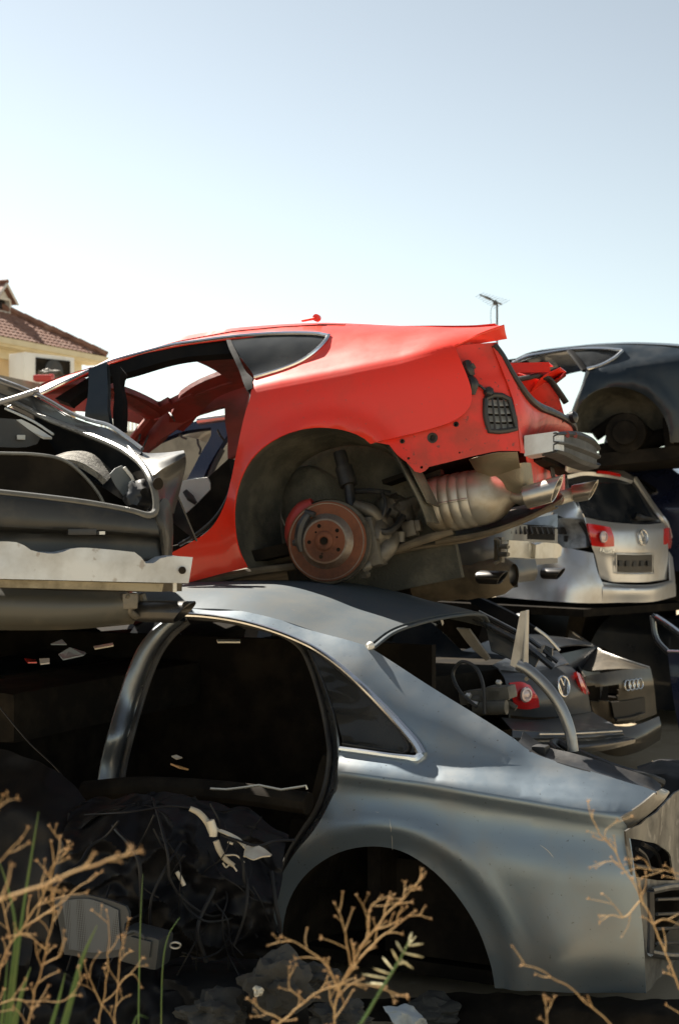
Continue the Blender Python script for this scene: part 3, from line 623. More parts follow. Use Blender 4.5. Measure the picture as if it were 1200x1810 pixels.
# sill bottom and floor underneath
mb = MB(); mb.tube([RF.p(335, 1036, .08), RF.p(437, 1012, .08), RF.p(500, 1004, .12), RF.p(560, 996, .18)], [.035, .035, .03, .025], 8, 4, flat=.6); mb.box((-.45, RW/2, RF.p(437, 1005, .2).z+.02), (.8, RW-.5, .04)); mb.build('underbody', M_EARTHM, red)
mb = MB(); mb.tube([RF.p(660, 985, .4), RF.p(740, 968, .4), RF.p(850, 950, .45), RF.p(985, 897, .55)], [.022, .02, .014, .008], 8, 4, flat=.5); mb.tube([RF.p(690, 975, .3), RF.p(760, 950, .3), RF.p(800, 940, .32)], [.016, .02, .012], 8, 4); mb.tube([RF.p(770, 957, .36), RF.p(860, 942, .34), RF.p(930, 918, .36), RF.p(978, 893, .4)], .012, 8, 4); mb.build('subframe_rail', M_EARTHM, red)
mb = MB(); L1 = [RF.p(780, 962, .45), RF.p(870, 942, .42), RF.p(940, 918, .4), RF.p(992, 886, .42)]; mb.loft([L1, [RF.p(800, 925, 1.45), RF.p(880, 906, 1.45), RF.p(950, 891, 1.45), RF.p(996, 878, 1.45)]], 12, 8, .01, (0, 0, -1)); mb.build('rear_valance', M_EARTHM, red)
# heat shield
mb = MB(); rows = [[RF.p(828, 812, .30), RF.p(850, 806, .22), RF.p(880, 800, .18), RF.p(914, 799, .18)], [RF.p(836, 826, .30), RF.p(856, 822, .24), RF.p(884, 818, .21), RF.p(916, 813, .20)], [RF.p(848, 846, .34), RF.p(866, 843, .31), RF.p(892, 838, .28), RF.p(919, 828, .25)]]
mb.box((RF.p(800, 830, .5).x, .6, RF.p(800, 822, .5).z), (.55, .6, .02), Matrix.Rotation(rad(-6), 3, 'Y')); mb.build('floor_pan', M_BLACK, red); mb = MB()
mb.loft(rows, 20, 8, .003, (0, -1, -1)); mb.build('heat_shield', M_FOIL, red)
mb = MB(); mb.loft([[RF.p(866, 835, .3), RF.p(895, 826, .27), RF.p(922, 818, .25), RF.p(938, 818, .3)], [RF.p(886, 850, .3), RF.p(905, 850, .26), RF.p(925, 852, .25), RF.p(942, 850, .3)], [RF.p(895, 866, .33), RF.p(910, 872, .3), RF.p(928, 872, .3), RF.p(944, 870, .35)]], 14, 8, .003, (0, -1, 0)); mb.build('heat_shield', M_FOIL, red)
# silencer: ribbed box drum with tail pipes
mb = MB(); c0, c1 = RF.p(757, 896, .42), RF.p(912, 868, .42)
axv = (c1-c0); Ls = axv.length; t = axv.normalized(); e1 = Vector((0, 1, 0)); e2 = t.cross(e1).normalized()*-1
if e2.z < 0: e2 = -e2
rows = []
prof = [(0, .02), (.0, .07), (.02, .10), (.06, .117), (.14, .123), (.20, .123), (.225, .119), (.25, .124), (.31, .124), (.335, .119), (.36, .124), (.42, .124), (.445, .119), (.47, .123), (.53, .123), (.555, .118), (.58, .122), (.68, .117), (.76, .108), (.84, .088), (.92, .06), (1.0, .048)]
for h, r in prof:
    o = c0+t*(h*Ls)
    rows.append([o+e1*(1.45*r*math.copysign(abs(math.cos(a))**.8, math.cos(a)))+e2*(r*math.copysign(abs(math.sin(a))**.8, math.sin(a))) for a in [2*math.pi*k/40 for k in range(41)]])
n = 41; vs = [p for r in rows for p in r]; mb.add(vs, [(k*n+i, k*n+i+1, (k+1)*n+i+1, (k+1)*n+i) for k in range(len(rows)-1) for i in range(n-1)])
seam = [c0+t*(h*Ls)+e1*(-1.45*r*1.0)+e2*(-.012) for h, r in prof[1:16]]
mb.tube(seam, .006, 6, 2); mf = mb.build('silencer', M_MUFF, red, angle=60)
mb = MB(); mb.tube([c1-t*.03, RF.p(922, 880, .32), RF.p(936, 878, .26)], .032, 16, 3); mb.build('tail_pipe', M_STEEL, mf)
def tip(a, b, r, y):
    m = MB(); a = RF.p(*a, y); b = RF.p(*b, y); d = (b-a).normalized(); ln = (b-a).length
    cut = Vector((d.x, 0, 0.30*d.x)); u = Vector((0, 1, 0)); w = d.cross(u).normalized(); w = w if w.z > 0 else -w
    rows = []
    for h, rr, sl in ((0, r*.8, 0), (.03, r*.97, 0), (.08, r, 0), (1, r*1.02, 1), (1.01, r*.97, 1), (.99, r*.90, 1), (.3, r*.86, .3), (.3, .0, .3)):
        rows.append([a+d*(h*ln)+u*(rr*1.1*math.cos(q))+w*(rr*math.sin(q))+d*(sl*rr*.75*math.sin(q)) for q in [2*math.pi*k/36 for k in range(37)]])
    vs = [p for rw in rows for p in rw]; m.add(vs, [(k*37+i, k*37+i+1, (k+1)*37+i+1, (k+1)*37+i) for k in range(len(rows)-1) for i in range(36)]); return m
tip((926, 880), (984, 864), .049, .25).build('exhaust_tip', M_STEEL, red)
tip((1012, 873), (1048, 866), .044, 1.42).build('exhaust_tip', M_STEEL, red)
mb = MB(); mb.tube([RF.p(985, 882, 1.3), RF.p(1000, 877, 1.4), RF.p(1014, 873, 1.42)], .034, 14, 3); mb.build('tail_pipe', M_MUFF, red)
mb = MB(); mb.tube([RF.p(925, 852, .3), RF.p(937, 865, .33), RF.p(938, 880, .33)], .012, 8, 4); mb.build('exhaust_hanger', M_RUBBER, red)
# ================================================================ GREY SALOON on the ground under it
SF = Frame(W(690, 1702, 4.9), 25, 0, 0)
SW = 1.86
sil = thing('wrecked_car', 'grey metallic saloon shell on the ground with doors, wheels and boot lid gone', 'car', SF)
_sc = [(SF.p(x, y, .02).x, SF.p(x, y, .02).z) for x, y in ((150, 1310), (600, 1368), (750, 1388), (900, 1414), (1098, 1447))]
def s_zc(x): return interp(x, _sc)
_st = [(SF.p(x, y, yy).x, SF.p(x, y, yy).z) for x, y, yy in ((200, 1080, .3), (330, 1075, .3), (420, 1079, .3), (500, 1097, .3), (560, 1117, .29), (610, 1130, .28), (650, 1142, .28), (700, 1174, .26), (760, 1213, .23), (820, 1250, .2), (870, 1281, .18), (910, 1307, .16), (935, 1327, .14), (980, 1345, .12), (1040, 1362, .12), (1100, 1380, .13), (1150, 1394, .15), (1172, 1400, .18))]
def s_zt(x): return interp(x, _st)
_sa = SF.p(680, 1700, 0)
SR = .40
def sil_f(x, z):
    zc = s_zc(x); h = z-zc
    hm = max(.08, s_zt(x)-zc)
    if h > 0:
        t = min(h/hm, 1.05)
        y = .018 + .07*sm(0, .10, h) + (.16*h + .30*h*h) + .05*t**4*min(1, hm/.25) + .10*h*sm(.35, .0, hm)
    else:
        d = -h
        y = .018 + .016*sm(0, .045, d) - .030*sm(.05, .22, d) + .14*max(0, d-.22)**1.6 + .02*sm(.5, .75, d)
    r = math.hypot(x-_sa.x, z-_sa.z)
    if z < zc-.05:
        y += .022*sm(SR+.055, SR+.004, r) - .010*math.exp(-((r-SR-.075)/.03)**2)
        # knocks in the panel ahead of the tail
        y += .042*math.exp(-(((x-.74)/.12)**2+((z+.02)/.09)**2)) - .030*math.exp(-(((x-.60)/.10)**2+((z-.12)/.16)**2))
    y += .004*noise.noise(Vector((x*5, 2, z*5)))*sm(.0, .1, r-SR)
    y += .16*sm(.55, 1.15, x)**2
    return y
def sp(px, py): v = SF.surf(px, py, sil_f); return (v.x, v.z)
def sps(*a): return [sp(*q) for q in a]
def sS(x, z, off=0.0): return Vector((x, sil_f(x, z)+off, z))
def s3(px, py, off=0.0): x, z = sp(px, py); return sS(x, z, off)
sfar = lambda v: Vector((v.x, SW-v.y, v.z))
out_s = loop2(sps((200, 1075), (330, 1075), (420, 1079), (500, 1097), (560, 1117), (610, 1130), (650, 1142)),
    sps((650, 1142), (700, 1174), (760, 1213), (820, 1250), (870, 1281), (910, 1307)), sps((910, 1307), (935, 1327), (980, 1345), (1040, 1362), (1100, 1380), (1138, 1391), (1160, 1400)),
    sps((1160, 1400), (1130, 1424), (1097, 1445)), sps((1097, 1445), (1110, 1468), (1116, 1500), (1124, 1560), (1133, 1620), (1138, 1680), (1141, 1755)),
    sps((1141, 1755), (1060, 1755), (960, 1752), (874, 1747)), sps((874, 1747), (868, 1710), (850, 1655), (826, 1610), (790, 1563), (748, 1526), (705, 1503), (660, 1496), (610, 1503), (570, 1522), (535, 1552), (512, 1590), (500, 1640), (496, 1700)),
    sps((496, 1700), (470, 1720)), sps((470, 1720), (475, 1640), (492, 1560), (520, 1510), (556, 1466), (582, 1420), (597, 1372), (601, 1325)),
    sps((601, 1325), (640, 1330), (690, 1337), (722, 1341)), sps((722, 1341), (738, 1342), (748, 1335), (742, 1322)), sps((742, 1322), (715, 1290), (680, 1253), (640, 1212), (600, 1176), (560, 1147), (530, 1132)),
    sps((530, 1132), (490, 1117), (440, 1101), (390, 1091), (330, 1086), (200, 1086)), sps((200, 1086), (200, 1075)), step=.035)
mb = MB(); mb.sheet(out_s, sS, .006, (0, -1, 0), .032, lines=[[(x_, s_zc(x_)+dz) for x_ in [-.3+.03*k for k in range(60)]] for dz in (.012, .0, -.015, -.03, -.045)]); mb.build('body_side', M_SILVER, sil, angle=50)
def clipx(P, xm):
    o = []
    for a, b in zip(P, P[1:]+P[:1]):
        if a[0] <= xm: o.append(a)
        if (a[0] <= xm) != (b[0] <= xm): t = (xm-a[0])/(b[0]-a[0]); o.append(Vector((xm, a[1]+(b[1]-a[1])*t)))
    return o
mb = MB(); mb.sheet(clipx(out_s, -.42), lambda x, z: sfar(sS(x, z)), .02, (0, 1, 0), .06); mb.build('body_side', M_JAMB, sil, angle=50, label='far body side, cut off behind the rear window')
for pts in (((688, 1448), (690, 1462), (692, 1478), (693, 1503)), ((948, 1490), (968, 1504), (988, 1530)), ((655, 1428), (668, 1436), (676, 1430))):
    mb = MB(); P_ = [s3(*q, .0015) for q in pts]; mb.tube(P_, [.0012]+[.0030]*(len(P_)-2)+[.001], 6, 5, flat=.6); mb.build('scratch', mat('bare_metal_scratch', (.60, .58, .54), .4, .8), sil)
# chrome strip
mb = MB(); mb.tube([s3(x, y, -.008) for x, y in ((325, 1086), (360, 1088), (400, 1093), (440, 1101), (490, 1116), (530, 1132), (560, 1147), (600, 1175), (640, 1210), (680, 1250), (715, 1288), (738, 1316), (747, 1333))], [.009]*8+[.011, .013, .015, .017, .018], 8, 6)
mb.tube([s3(x, y, -.008) for x, y in ((747, 1334), (738, 1341), (722, 1339), (690, 1335), (640, 1328), (602, 1323))], [.018, .016, .012, .010, .010, .010], 8, 6); mb.build('window_trim', M_CHROME, sil)
def ssheet(outline, off, thick, step=.03): m = MB(); m.sheet(loop2(*[sps(*q) for q in outline], step=step), lambda x, z: sS(x, z, off), thick, (0, -1, 0), step); return m
ssheet([[(541, 1148), (565, 1154), (600, 1180)], [(600, 1180), (640, 1214), (680, 1254), (715, 1293), (738, 1330)], [(738, 1330), (690, 1333), (640, 1326), (604, 1320)], [(604, 1320), (590, 1265), (570, 1205), (541, 1148)]], .012, .005).build('quarter_glass', M_GLASSB, sil)
mb = MB(); mb.tube([s3(x, y, .004) for x, y in ((560, 1153), (600, 1185), (640, 1220), (680, 1260), (710, 1297), (722, 1322), (715, 1331), (690, 1329), (640, 1322), (604, 1316))], .008, 8, 6, flat=.6); mb.build('glass_seal', M_RUBBER, sil)
# door frame of the rear doorway: jamb lip, B pillar
mb = MB()
lip = ((322, 1093), (380, 1098), (440, 1110), (490, 1126), (520, 1148), (536, 1180), (552, 1230), (565, 1290), (570, 1340), (562, 1395), (545, 1440), (520, 1478), (495, 1520), (480, 1570))
out_ = ((324, 1088), (382, 1091), (442, 1103), (498, 1121), (536, 1140), (556, 1176), (576, 1226), (592, 1280), (600, 1335), (597, 1380), (582, 1422), (556, 1468), (520, 1512), (490, 1562))
LO = [s3(x, y, .006) for x, y in out_]; LI = [s3(x, y, .07) for x, y in lip]
LM = [a.lerp(b, .55)+Vector((0, .002, 0)) for a, b in zip(LO, LI)]
mb.loft([LO, [a.lerp(b, .25)+Vector((0, -.004, 0)) for a, b in zip(LO, LI)], LM, LI], 80, 10, .004, (0, -1, 0)); mb.build('door_frame', M_JAMB, sil)
mb = MB(); mb.tube([v+Vector((0, -.012, 0)) for v in LI], .010, 8, 5); mb.build('door_seal', M_RUBBER, sil)
mb = MB()
P0 = [(300, 1097), (274, 1118), (250, 1150), (232, 1190), (214, 1245), (198, 1300), (186, 1350), (178, 1400)]
ws_ = [20, 20, 18, 17, 17, 17, 18, 20]
rows = []
for (x, y), w in zip(P0, ws_):
    a = s3(x-w*.8, y-4, .05); b = s3(x-w*.15, y-2, -.015); c = s3(x+w*.55, y+2, .01); d = s3(x+w*.85, y+4, .06); rows.append([a, b, c, d])
mb.loft([curve([r[k] for r in rows], 40) for k in range(4)], 40, 12, .006, (0, -1, 0)); mb.build('door_pillar', mat('grey_pillar_paint', (.16, .18, .20), .32, .8, .4, (.12, .11, .10), 5, .5), sil)
mb = MB(); mb.tube([s3(x+22, y+4, .05) for x, y in P0], .012, 8, 5); mb.build('pillar_seal', M_RUBBER, sil)
# roof
e_near = [s3(x, y) for x, y in ((200, 1075), (330, 1075), (420, 1079), (500, 1097), (560, 1117), (610, 1130), (650, 1142))]
mid1 = [Vector((v.x-.01+.06*k/6, .62, v.z+.075-.0*k)) for k, v in enumerate(e_near)]
e_far = [Vector((v.x-.0, SW-v.y, v.z)) for v in e_near]
mid0 = [Vector((v.x+.025*k/6, .40, v.z+.05)) for k, v in enumerate(e_near)]
mid2 = [Vector((v.x-.0+.07*k/6, SW/2, v.z+.085)) for k, v in enumerate(e_near)]
mid3 = [Vector((v.x+.06*k/6, SW-.62, v.z+.075)) for k, v in enumerate(e_near)]
mid4 = [Vector((v.x+.025*k/6, SW-.40, v.z+.05)) for k, v in enumerate(e_near)]
mb = MB(); mb.loft([e_near, mid0, mid1, mid2, mid3, mid4, e_far], 40, 36, .02, (0, 0, 1)); mb.build('roof', M_SILVERROOF, sil, angle=60)
redge = [L[-1] for L in (e_near, mid0, mid1, mid2, mid3, mid4, e_far)]
mb = MB(); mb.tube([v+Vector((.012, 0, -.012)) for v in redge], .010, 8, 6, flat=.7); mb.build('roof_edge', M_SILVERROOF, sil)
mb = MB(); mb.blob(redge[0]+Vector((.01, 0, 0)), .016, 2, .3, 2, 2); mb.build('roof_clip', M_WHITE, sil)
# rear window frame: far C pillar inner strips, parcel shelf, headlining
mb = MB()
fp_ = lambda px, py, y: SF.p(px, py, y)
cp = [(845, 1082, SW-.29), (890, 1105, SW-.27), (935, 1130, SW-.25), (985, 1170, SW-.22)]
mb.tube([fp_(*q) for q in cp], .022, 8, 5, flat=.5); mb.tube([fp_(x-8, y+10, yy-.05) for x, y, yy in cp], .015, 8, 5); mb.build('screen_frame', M_JAMB, sil)
mb = MB(); mb.loft([[fp_(806, 1110, SW-.33), fp_(830, 1142, SW-.32), fp_(858, 1168, SW-.31)], [fp_(828, 1112, SW-.35), (fp_(848, 1140, SW-.34)), fp_(865, 1165, SW-.33)]], 10, 4, .01, (0, -1, .3)); mb.build('inner_pillar_trim', mat('bare_grey_panel', (.5, .5, .5)), sil)
mb = MB(); mb.loft([[fp_(856, 1098, SW-.3), fp_(900, 1120, SW-.28), fp_(955, 1155, SW-.26)], [fp_(868, 1150, SW-.36), fp_(910, 1168, SW-.34), fp_(945, 1178, SW-.32)]], 10, 5, .006, (0, -1, 0)); mb.build('cracked_screen', glass_mat('dusty_dark_glass', (0, 0, 0), .7, .2), sil)
mb = MB(); mb.loft([[fp_(952, 1142, SW-.25), fp_(962, 1140, SW-.25)], [fp_(925, 1172, SW-.3), fp_(946, 1178, SW-.3)]], 4, 3, .008, (0, -1, 0)); mb.build('torn_bracket', M_SILVERIN, sil)
mb = MB(); mb.loft([[fp_(962, 1140, SW-.24), fp_(976, 1146, SW-.24)], [fp_(966, 1178, SW-.25), fp_(974, 1182, SW-.25)]], 4, 3, .008, (0, -1, 0)); mb.build('torn_bracket', M_JAMB, sil)
mb = MB(); mb.tube([fp_(945, 1110, SW-.27), fp_(965, 1125, SW-.25), fp_(988, 1150, SW-.22)], .008, 6, 4); mb.build('trim_strip', M_ALU, sil)
zp = SF.p(905, 1306, .25).z
mb = MB(); mb.box((.02, SW/2, zp-.30), (.3, SW-.6, .03)); mb.box((-.15, SW/2, zp-.45), (.05, SW-.4, .5)); mb.build('parcel_shelf', M_BLACK, sil)
# cable loop and the grey-brown actuator lump on the shelf
mb = MB(); mb.tube([fp_(842, 1250, .5), fp_(812, 1222, .52), fp_(800, 1190, .55), (fp_(815, 1170, .55)), fp_(838, 1178, .55), fp_(853, 1210, .52), fp_(856, 1262, .5)], .007, 8, 8); mb.build('cable_loop', M_RUBBER, sil)
mb = MB(); mb.box(fp_(862, 1228, .6), (.20, .10, .05), Matrix.Rotation(rad(-10), 3, 'Y'), .012); mb.box(fp_(880, 1226, .6), (.07, .10, .06), None, .015); mb.tube([fp_(838, 1252, .55), fp_(895, 1250, .55)], .028, 12, 1); mb.tube([fp_(825, 1240, .55), fp_(850, 1236, .55)], .018, 10, 1); mb.tube([fp_(890, 1238, .6), fp_(912, 1252, .6)], .012, 8, 1); mb.tube([fp_(880, 1208, .6), fp_(880, 1222, .6)], .006, 8, 1)
mb.build('actuator', mat('olive_plastic', (.085, .078, .062), .6, 0, 0, (.04, .036, .03), 12, .7), sil)
mb = MB(); mb.tube([fp_(822, 1228, .53), fp_(830, 1240, .53), fp_(844, 1244, .53)], .008, 8, 4); mb.blob(fp_(828, 1230, .53), .012, 1, .3, 2, 2); mb.build('connector', M_ALU, sil); mb = MB(); mb.blob(fp_(881, 1207, .6), .012, 1, .3, 2, 2); mb.build('connector', M_ALU, sil)
# boot gutter, seal, far wing
g_n = [s3(x, y, .0) for x, y in ((905, 1305), (935, 1327), (980, 1345), (1040, 1362), (1100, 1380), (1138, 1391), (1160, 1400))]
g_i = [SF.p(*q) for q in ((925, 1292, .34), (965, 1318, .34), (1010, 1330, .32), (1060, 1345, .30), (1110, 1361, .30), (1148, 1374, .31), (1168, 1386, .34))]
g_d = [v+Vector((0, .015, -.06)) for v in g_i]
mb = MB(); mb.loft([g_n, [a.lerp(b, .15)+Vector((0, 0, -.02)) for a, b in zip(g_n, g_i)], [a.lerp(b, .75)+Vector((0, 0, -.02)) for a, b in zip(g_n, g_i)], g_i, g_d], 30, 12, .004, (0, 0, 1)); mb.build('boot_gutter', M_PLASTIC, sil)
mb = MB(); mb.tube([SF.p(*q) for q in ((985, 1328, .42), (975, 1318, .48), (985, 1312, .55), (1010, 1325, .50), (1050, 1343, .42), (1100, 1362, .36), (1145, 1374, .34), (1170, 1384, .38))], .016, 8, 6); mb.build('boot_seal', M_RUBBER, sil)
mb = MB(); mb.box(fp_(955, 1325, .3), (.05, .06, .03), None, .008); mb.build('rubber_stop', M_RUBBER, sil)
# hinge arm standing up out of the boot
mb = MB(); ha = [(1012, 1328, .40), (1006, 1290, .40), (988, 1245, .40), (960, 1208, .40), (930, 1182, .40), (915, 1175, .40)]
mb.tube([SF.p(*q) for q in ha], .021, 12, 6); hg = mb.build('hinge_arm', mat('hinge_steel', (.30, .31, .32), .38, .8, 0, (.15, .13, .11), 6, .5), sil)
mb = MB(); A_ = [SF.p(*q) for q in ((919, 1081, .40), (930, 1079, .39), (926, 1176, .39), (918, 1184, .41), (901, 1176, .41))]; mb.shell(A_, [(0, 1, 2, 3, 4)], .006, (0, -1, 0)); B_ = [A_[1], A_[1]+Vector((.0, .03, 0)), A_[2]+Vector((0, .05, 0)), A_[2]]; mb.shell(B_, [(0, 1, 2, 3)], .004, (1, 0, 0)); mb.build('hinge_blade', mat('hinge_steel', (.3, .3, .3)), hg, smooth=False)
mb = MB(); mb.lathe(SF.p(934, 1199, .40)+Vector((0, -.022, 0)), (0, -1, 0), [(0, .008), (.006, .008), (.006, 0)], 10); mb.build('bolt', M_IRON, hg)
# tail: flanged lip, rear corner panel with the lamp hole, far side
lip0 = [s3(1097, 1445, -.004), s3(1130, 1424, -.003), s3(1158, 1401, -.002), SF.p(1170, 1393, .36)]
lip1 = [SF.p(1106, 1470, .17), SF.p(1135, 1448, .22), SF.p(1168, 1420, .28), SF.p(1182, 1402, .38)]
mb = MB(); mb.loft([lip0, [a.lerp(b, .5)+Vector((.012, -.004, 0)) for a, b in zip(lip0, lip1)], lip1], 20, 8, .005, (1, -.3, 0)); mb.build('boot_lip', M_SILVERIN, sil, angle=60)
XS = SF.p(1138, 1600, .17).x
def spx(px, py, dx=0.0): return SF.q(px, py, XS+dx)
def sx_g(y, z): t = (y-SW/2)/(SW/2); return XS + .03*(1-t*t) - .03*(1-((.17-SW/2)/(SW/2))**2)
def sq(px, py): v = SF.q(px, py, XS); return (v.y, v.z)
def sqs(*a): return [sq(*q) for q in a]
ybr = [sq(1112, 1470), sq(1180, 1403)]
zb_ = SF.p(1141, 1755, .16).z
o = loop2(sqs((1112, 1470), (1140, 1450), (1182, 1404)), [sq(1182, 1404), (SW-.2, sq(1182, 1404)[1]-.02)], [(SW-.2, sq(1182, 1404)[1]-.02), (SW-.14, zb_)], [(SW-.14, zb_), sq(1141, 1756)], sqs((1141, 1756), (1137, 1680), (1131, 1610), (1122, 1550), (1112, 1470)), step=.05)
hole = loop2(sqs((1118, 1482), (1140, 1487), (1165, 1497), (1178, 1520), (1183, 1555)), sqs((1183, 1555), (1160, 1556), (1128, 1550)), sqs((1128, 1550), (1118, 1482)), step=.04)
hole2 = loop2(sqs((1147, 1575), (1185, 1566), (1210, 1566)), sqs((1210, 1566), (1210, 1690)), sqs((1210, 1690), (1170, 1690), (1146, 1683)), sqs((1146, 1683), (1147, 1575)), step=.04)
mb = MB(); mb.sheet(o, lambda y, z: Vector((sx_g(y, z)+.012*noise.noise(Vector((1, y*9, z*7))), y, z)), .006, (1, 0, 0), .045, holes=[hole, hole2]); mb.build('rear_panel', mat('grimy_rear_panel', (.15, .145, .13), .55, .3, 0, (.06, .055, .048), 7, .9, bump=.2, bscale=14, specks=((.32, .30, .27), 12, .6, .6)), sil, angle=50)
mb = MB(); 
for k, pts in enumerate((((1125, 1500), (1140, 1515), (1150, 1545)), ((1135, 1492), (1160, 1510), (1172, 1550)), ((1122, 1530), (1150, 1535), (1180, 1545)))): mb.tube([spx(*q, -.04) for q in pts], .008, 6, 5)
mb.build('lamp_wiring', M_RUBBER, sil)
mb = MB(); mb.tube([spx(*q, .03) for q in ((1150, 1575), (1185, 1568), (1215, 1567))], .012, 8, 4); mb.tube([spx(*q, .03) for q in ((1149, 1575), (1150, 1620), (1149, 1684))], .012, 8, 4); mb.tube([spx(*q, .03) for q in ((1149, 1684), (1180, 1690), (1215, 1690))], .012, 8, 4); 
for k in range(4): mb.tube([spx(1160, 1590+k*26, -.01), spx(1215, 1588+k*26, -.01)], .006, 6, 1)
mb.build('vent_frame', M_PLASTIC, sil)
# inside: cabin shade put into the black of every part
x0 = s3(180, 1400).x
mb = MB(); zfl = -.12
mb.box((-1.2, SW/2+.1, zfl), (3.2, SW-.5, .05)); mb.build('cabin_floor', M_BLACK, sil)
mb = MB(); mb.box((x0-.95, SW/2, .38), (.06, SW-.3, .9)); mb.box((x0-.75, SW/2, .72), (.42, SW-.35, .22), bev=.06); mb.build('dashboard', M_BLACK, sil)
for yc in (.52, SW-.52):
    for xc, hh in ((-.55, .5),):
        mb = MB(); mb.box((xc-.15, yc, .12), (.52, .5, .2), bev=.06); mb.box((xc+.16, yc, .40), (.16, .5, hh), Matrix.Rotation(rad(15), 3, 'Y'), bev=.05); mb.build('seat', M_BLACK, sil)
mb = MB(); mb.box((-1.75, SW-.16, .40), (2.5, .05, 1.1)); mb.build('far_light_blocker', M_BLACK, sil)  # dark panel added to block light through the far openings
# wheel housing on the near side
mb = MB(); L = []
for v in catmull([s3(*q) for q in ((874, 1747), (868, 1710), (850, 1655), (826, 1610), (790, 1563), (748, 1526), (705, 1503), (660, 1496), (610, 1503), (570, 1522), (535, 1552), (512, 1590), (500, 1640), (496, 1700))], 4):
    d = Vector((v.x-_sa.x, 0, v.z-_sa.z))
    L.append([v+Vector((0, .006, 0)), v+d*.03+Vector((0, .08, 0)), v+Vector((0, .32, 0)), v-d*.25+Vector((0, .42, 0)), Vector((_sa.x, .45, _sa.z))])
mb.loft(L, 12, 40, .004, (0, -1, 0)); mb.build('wheel_arch_liner', M_BLACK, sil)
mb = MB(); mb.box((.28, SW/2, .1), (.9, SW-.7, .35)); mb.build('boot_well', M_BLACK, sil)
# nose: front wing, bonnet, screen pillars (mostly under the black car)
mb = MB(); zb = .60
mb.loft([[Vector((x0-.7, .10+(SW-.2)*k/6, zb+.04*math.sin(math.pi*k/6))) for k in range(7)], [Vector((x0-1.3, .08+(SW-.16)*k/6, zb-.03+.05*math.sin(math.pi*k/6))) for k in range(7)], [Vector((x0-1.9, .2+(SW-.4)*k/6, zb-.18+.04*math.sin(math.pi*k/6))) for k in range(7)]], 18, 10, .01, (0, 0, 1)); mb.build('bonnet', M_BLACKP, sil)
mb = MB()
mb.loft([[Vector((x0-.75, .07, zb)), Vector((x0-1.3, .04, zb-.04)), Vector((x0-1.9, .16, zb-.2))], [Vector((x0-.75, .03, .0)), Vector((x0-1.3, .0, .25)), Vector((x0-1.9, .12, -.05))]], 10, 6, .01, (0, -1, 0)); mb.build('wing', M_BLACKP, sil)
# ================================================================ GROUND
g = MB()
xs = [-400, -120, -50, -25]+[-14+.35*i for i in range(81)]+[16, 25, 50, 120, 400]
ys = [-200, -60, -20, -8]+[-4+.35*i for i in range(66)]+[22, 30, 50, 120, 500]
def gz(x, y):
    n = .05*noise.fractal(Vector((x*.5, y*.5, 0)), 1, 2, 4) + .015*noise.noise(Vector((x*3, y*3, 2)))
    return n*math.exp(-((x/30)**2+(y/40)**2)) - .02
vs = [(x, y, gz(x, y)) for y in ys for x in xs]; nx = len(xs)
g.add(vs, [(j*nx+i, j*nx+i+1, (j+1)*nx+i+1, (j+1)*nx+i) for j in range(len(ys)-1) for i in range(nx-1)])
M_SOIL = mat('dry_earth', (.36, .295, .20), .95, 0, 0, (.24, .185, .115), 1.4, .8, bump=.6, bscale=7, specks=((.40, .34, .24), 9, .62, .6), spec=.2)
struct(g.build('ground', M_SOIL, None))
# ================================================================ BLACK HATCHBACK at the left, tail towards us
BF = Frame(W(335, 1010, 4.5), 70, 0, 0)
blk = thing('wrecked_car', 'black hatchback shell with open tailgate bay and bare aluminium bumper beam', 'car', BF)
bq = lambda px, py, x=0.0: BF.q(px, py, x)
def bpl(*a): return [bq(*t) for t in a]
def bsheet(segs, x, thick, step=.04, wob=0.0):
    o = loop2(*[[(bq(*p, x).y, bq(*p, x).z) for p in s] for s in segs], step=step)
    m = MB(); m.sheet(o, lambda y, z: Vector((x+wob*noise.noise(Vector((y*6, z*8, x))), y, z)), thick, (1, 0, 0), step); return m
m = bsheet([[(-90, 952), (0, 957), (28, 958), (42, 963), (55, 972), (75, 977), (105, 978), (122, 971), (140, 968), (190, 971), (238, 976)], [(238, 976), (249, 984), (257, 995), (268, 998), (277, 991), (290, 985), (310, 983), (341, 985)], [(341, 985), (334, 1031)], [(334, 1031), (200, 1028), (0, 1023), (-90, 1021)], [(-90, 1021), (-90, 952)]], 0.0, .07, .025, .008)
m.build('bumper_beam', M_BEAM, blk, angle=60)
mb = MB(); mb.lathe(bq(322, 1008, .0)+Vector((.004, 0, 0)), (1, 0, 0), [(0, .012), (.002, .012), (.002, 0)], 14); mb.build('beam_hole', M_BLACK, blk)
bsheet([[(-90, 1022), (0, 1024), (150, 1028), (290, 1032)], [(290, 1032), (287, 1046)], [(287, 1046), (150, 1042), (-90, 1036)], [(-90, 1036), (-90, 1022)]], -.03, .05, .04, .004).build('beam_strip', mat('weathered_beam_foam', (.30, .26, .18), .7, .2, 0, (.14, .115, .075), 12, .8, bump=.2), blk)
mb = MB(); mb.box(bq(309, 1038, -.02), (.01, .012, .03)); mb.build('beam_tab', M_ALU, blk)
rows = [bpl((-90, 866, -.12), (0, 872, -.12), (150, 890, -.12), (230, 904, -.12), (272, 912, -.13)), bpl((-90, 872, -.10), (0, 878, -.10), (150, 896, -.10), (230, 910, -.10), (276, 920, -.12)),
        bpl((-90, 925, -.09), (0, 930, -.09), (150, 936, -.09), (230, 940, -.09), (282, 945, -.12)), bpl((-90, 938, -.14), (0, 942, -.14), (150, 946, -.14), (230, 950, -.14), (286, 955, -.15)), bpl((-90, 985, -.14), (0, 985, -.14), (150, 988, -.14), (230, 990, -.14), (290, 990, -.15))]
mb = MB(); mb.loft(rows, 30, 20, .006, (1, 0, 0)); mb.build('tailgate_sill', M_BLACKIN, blk)
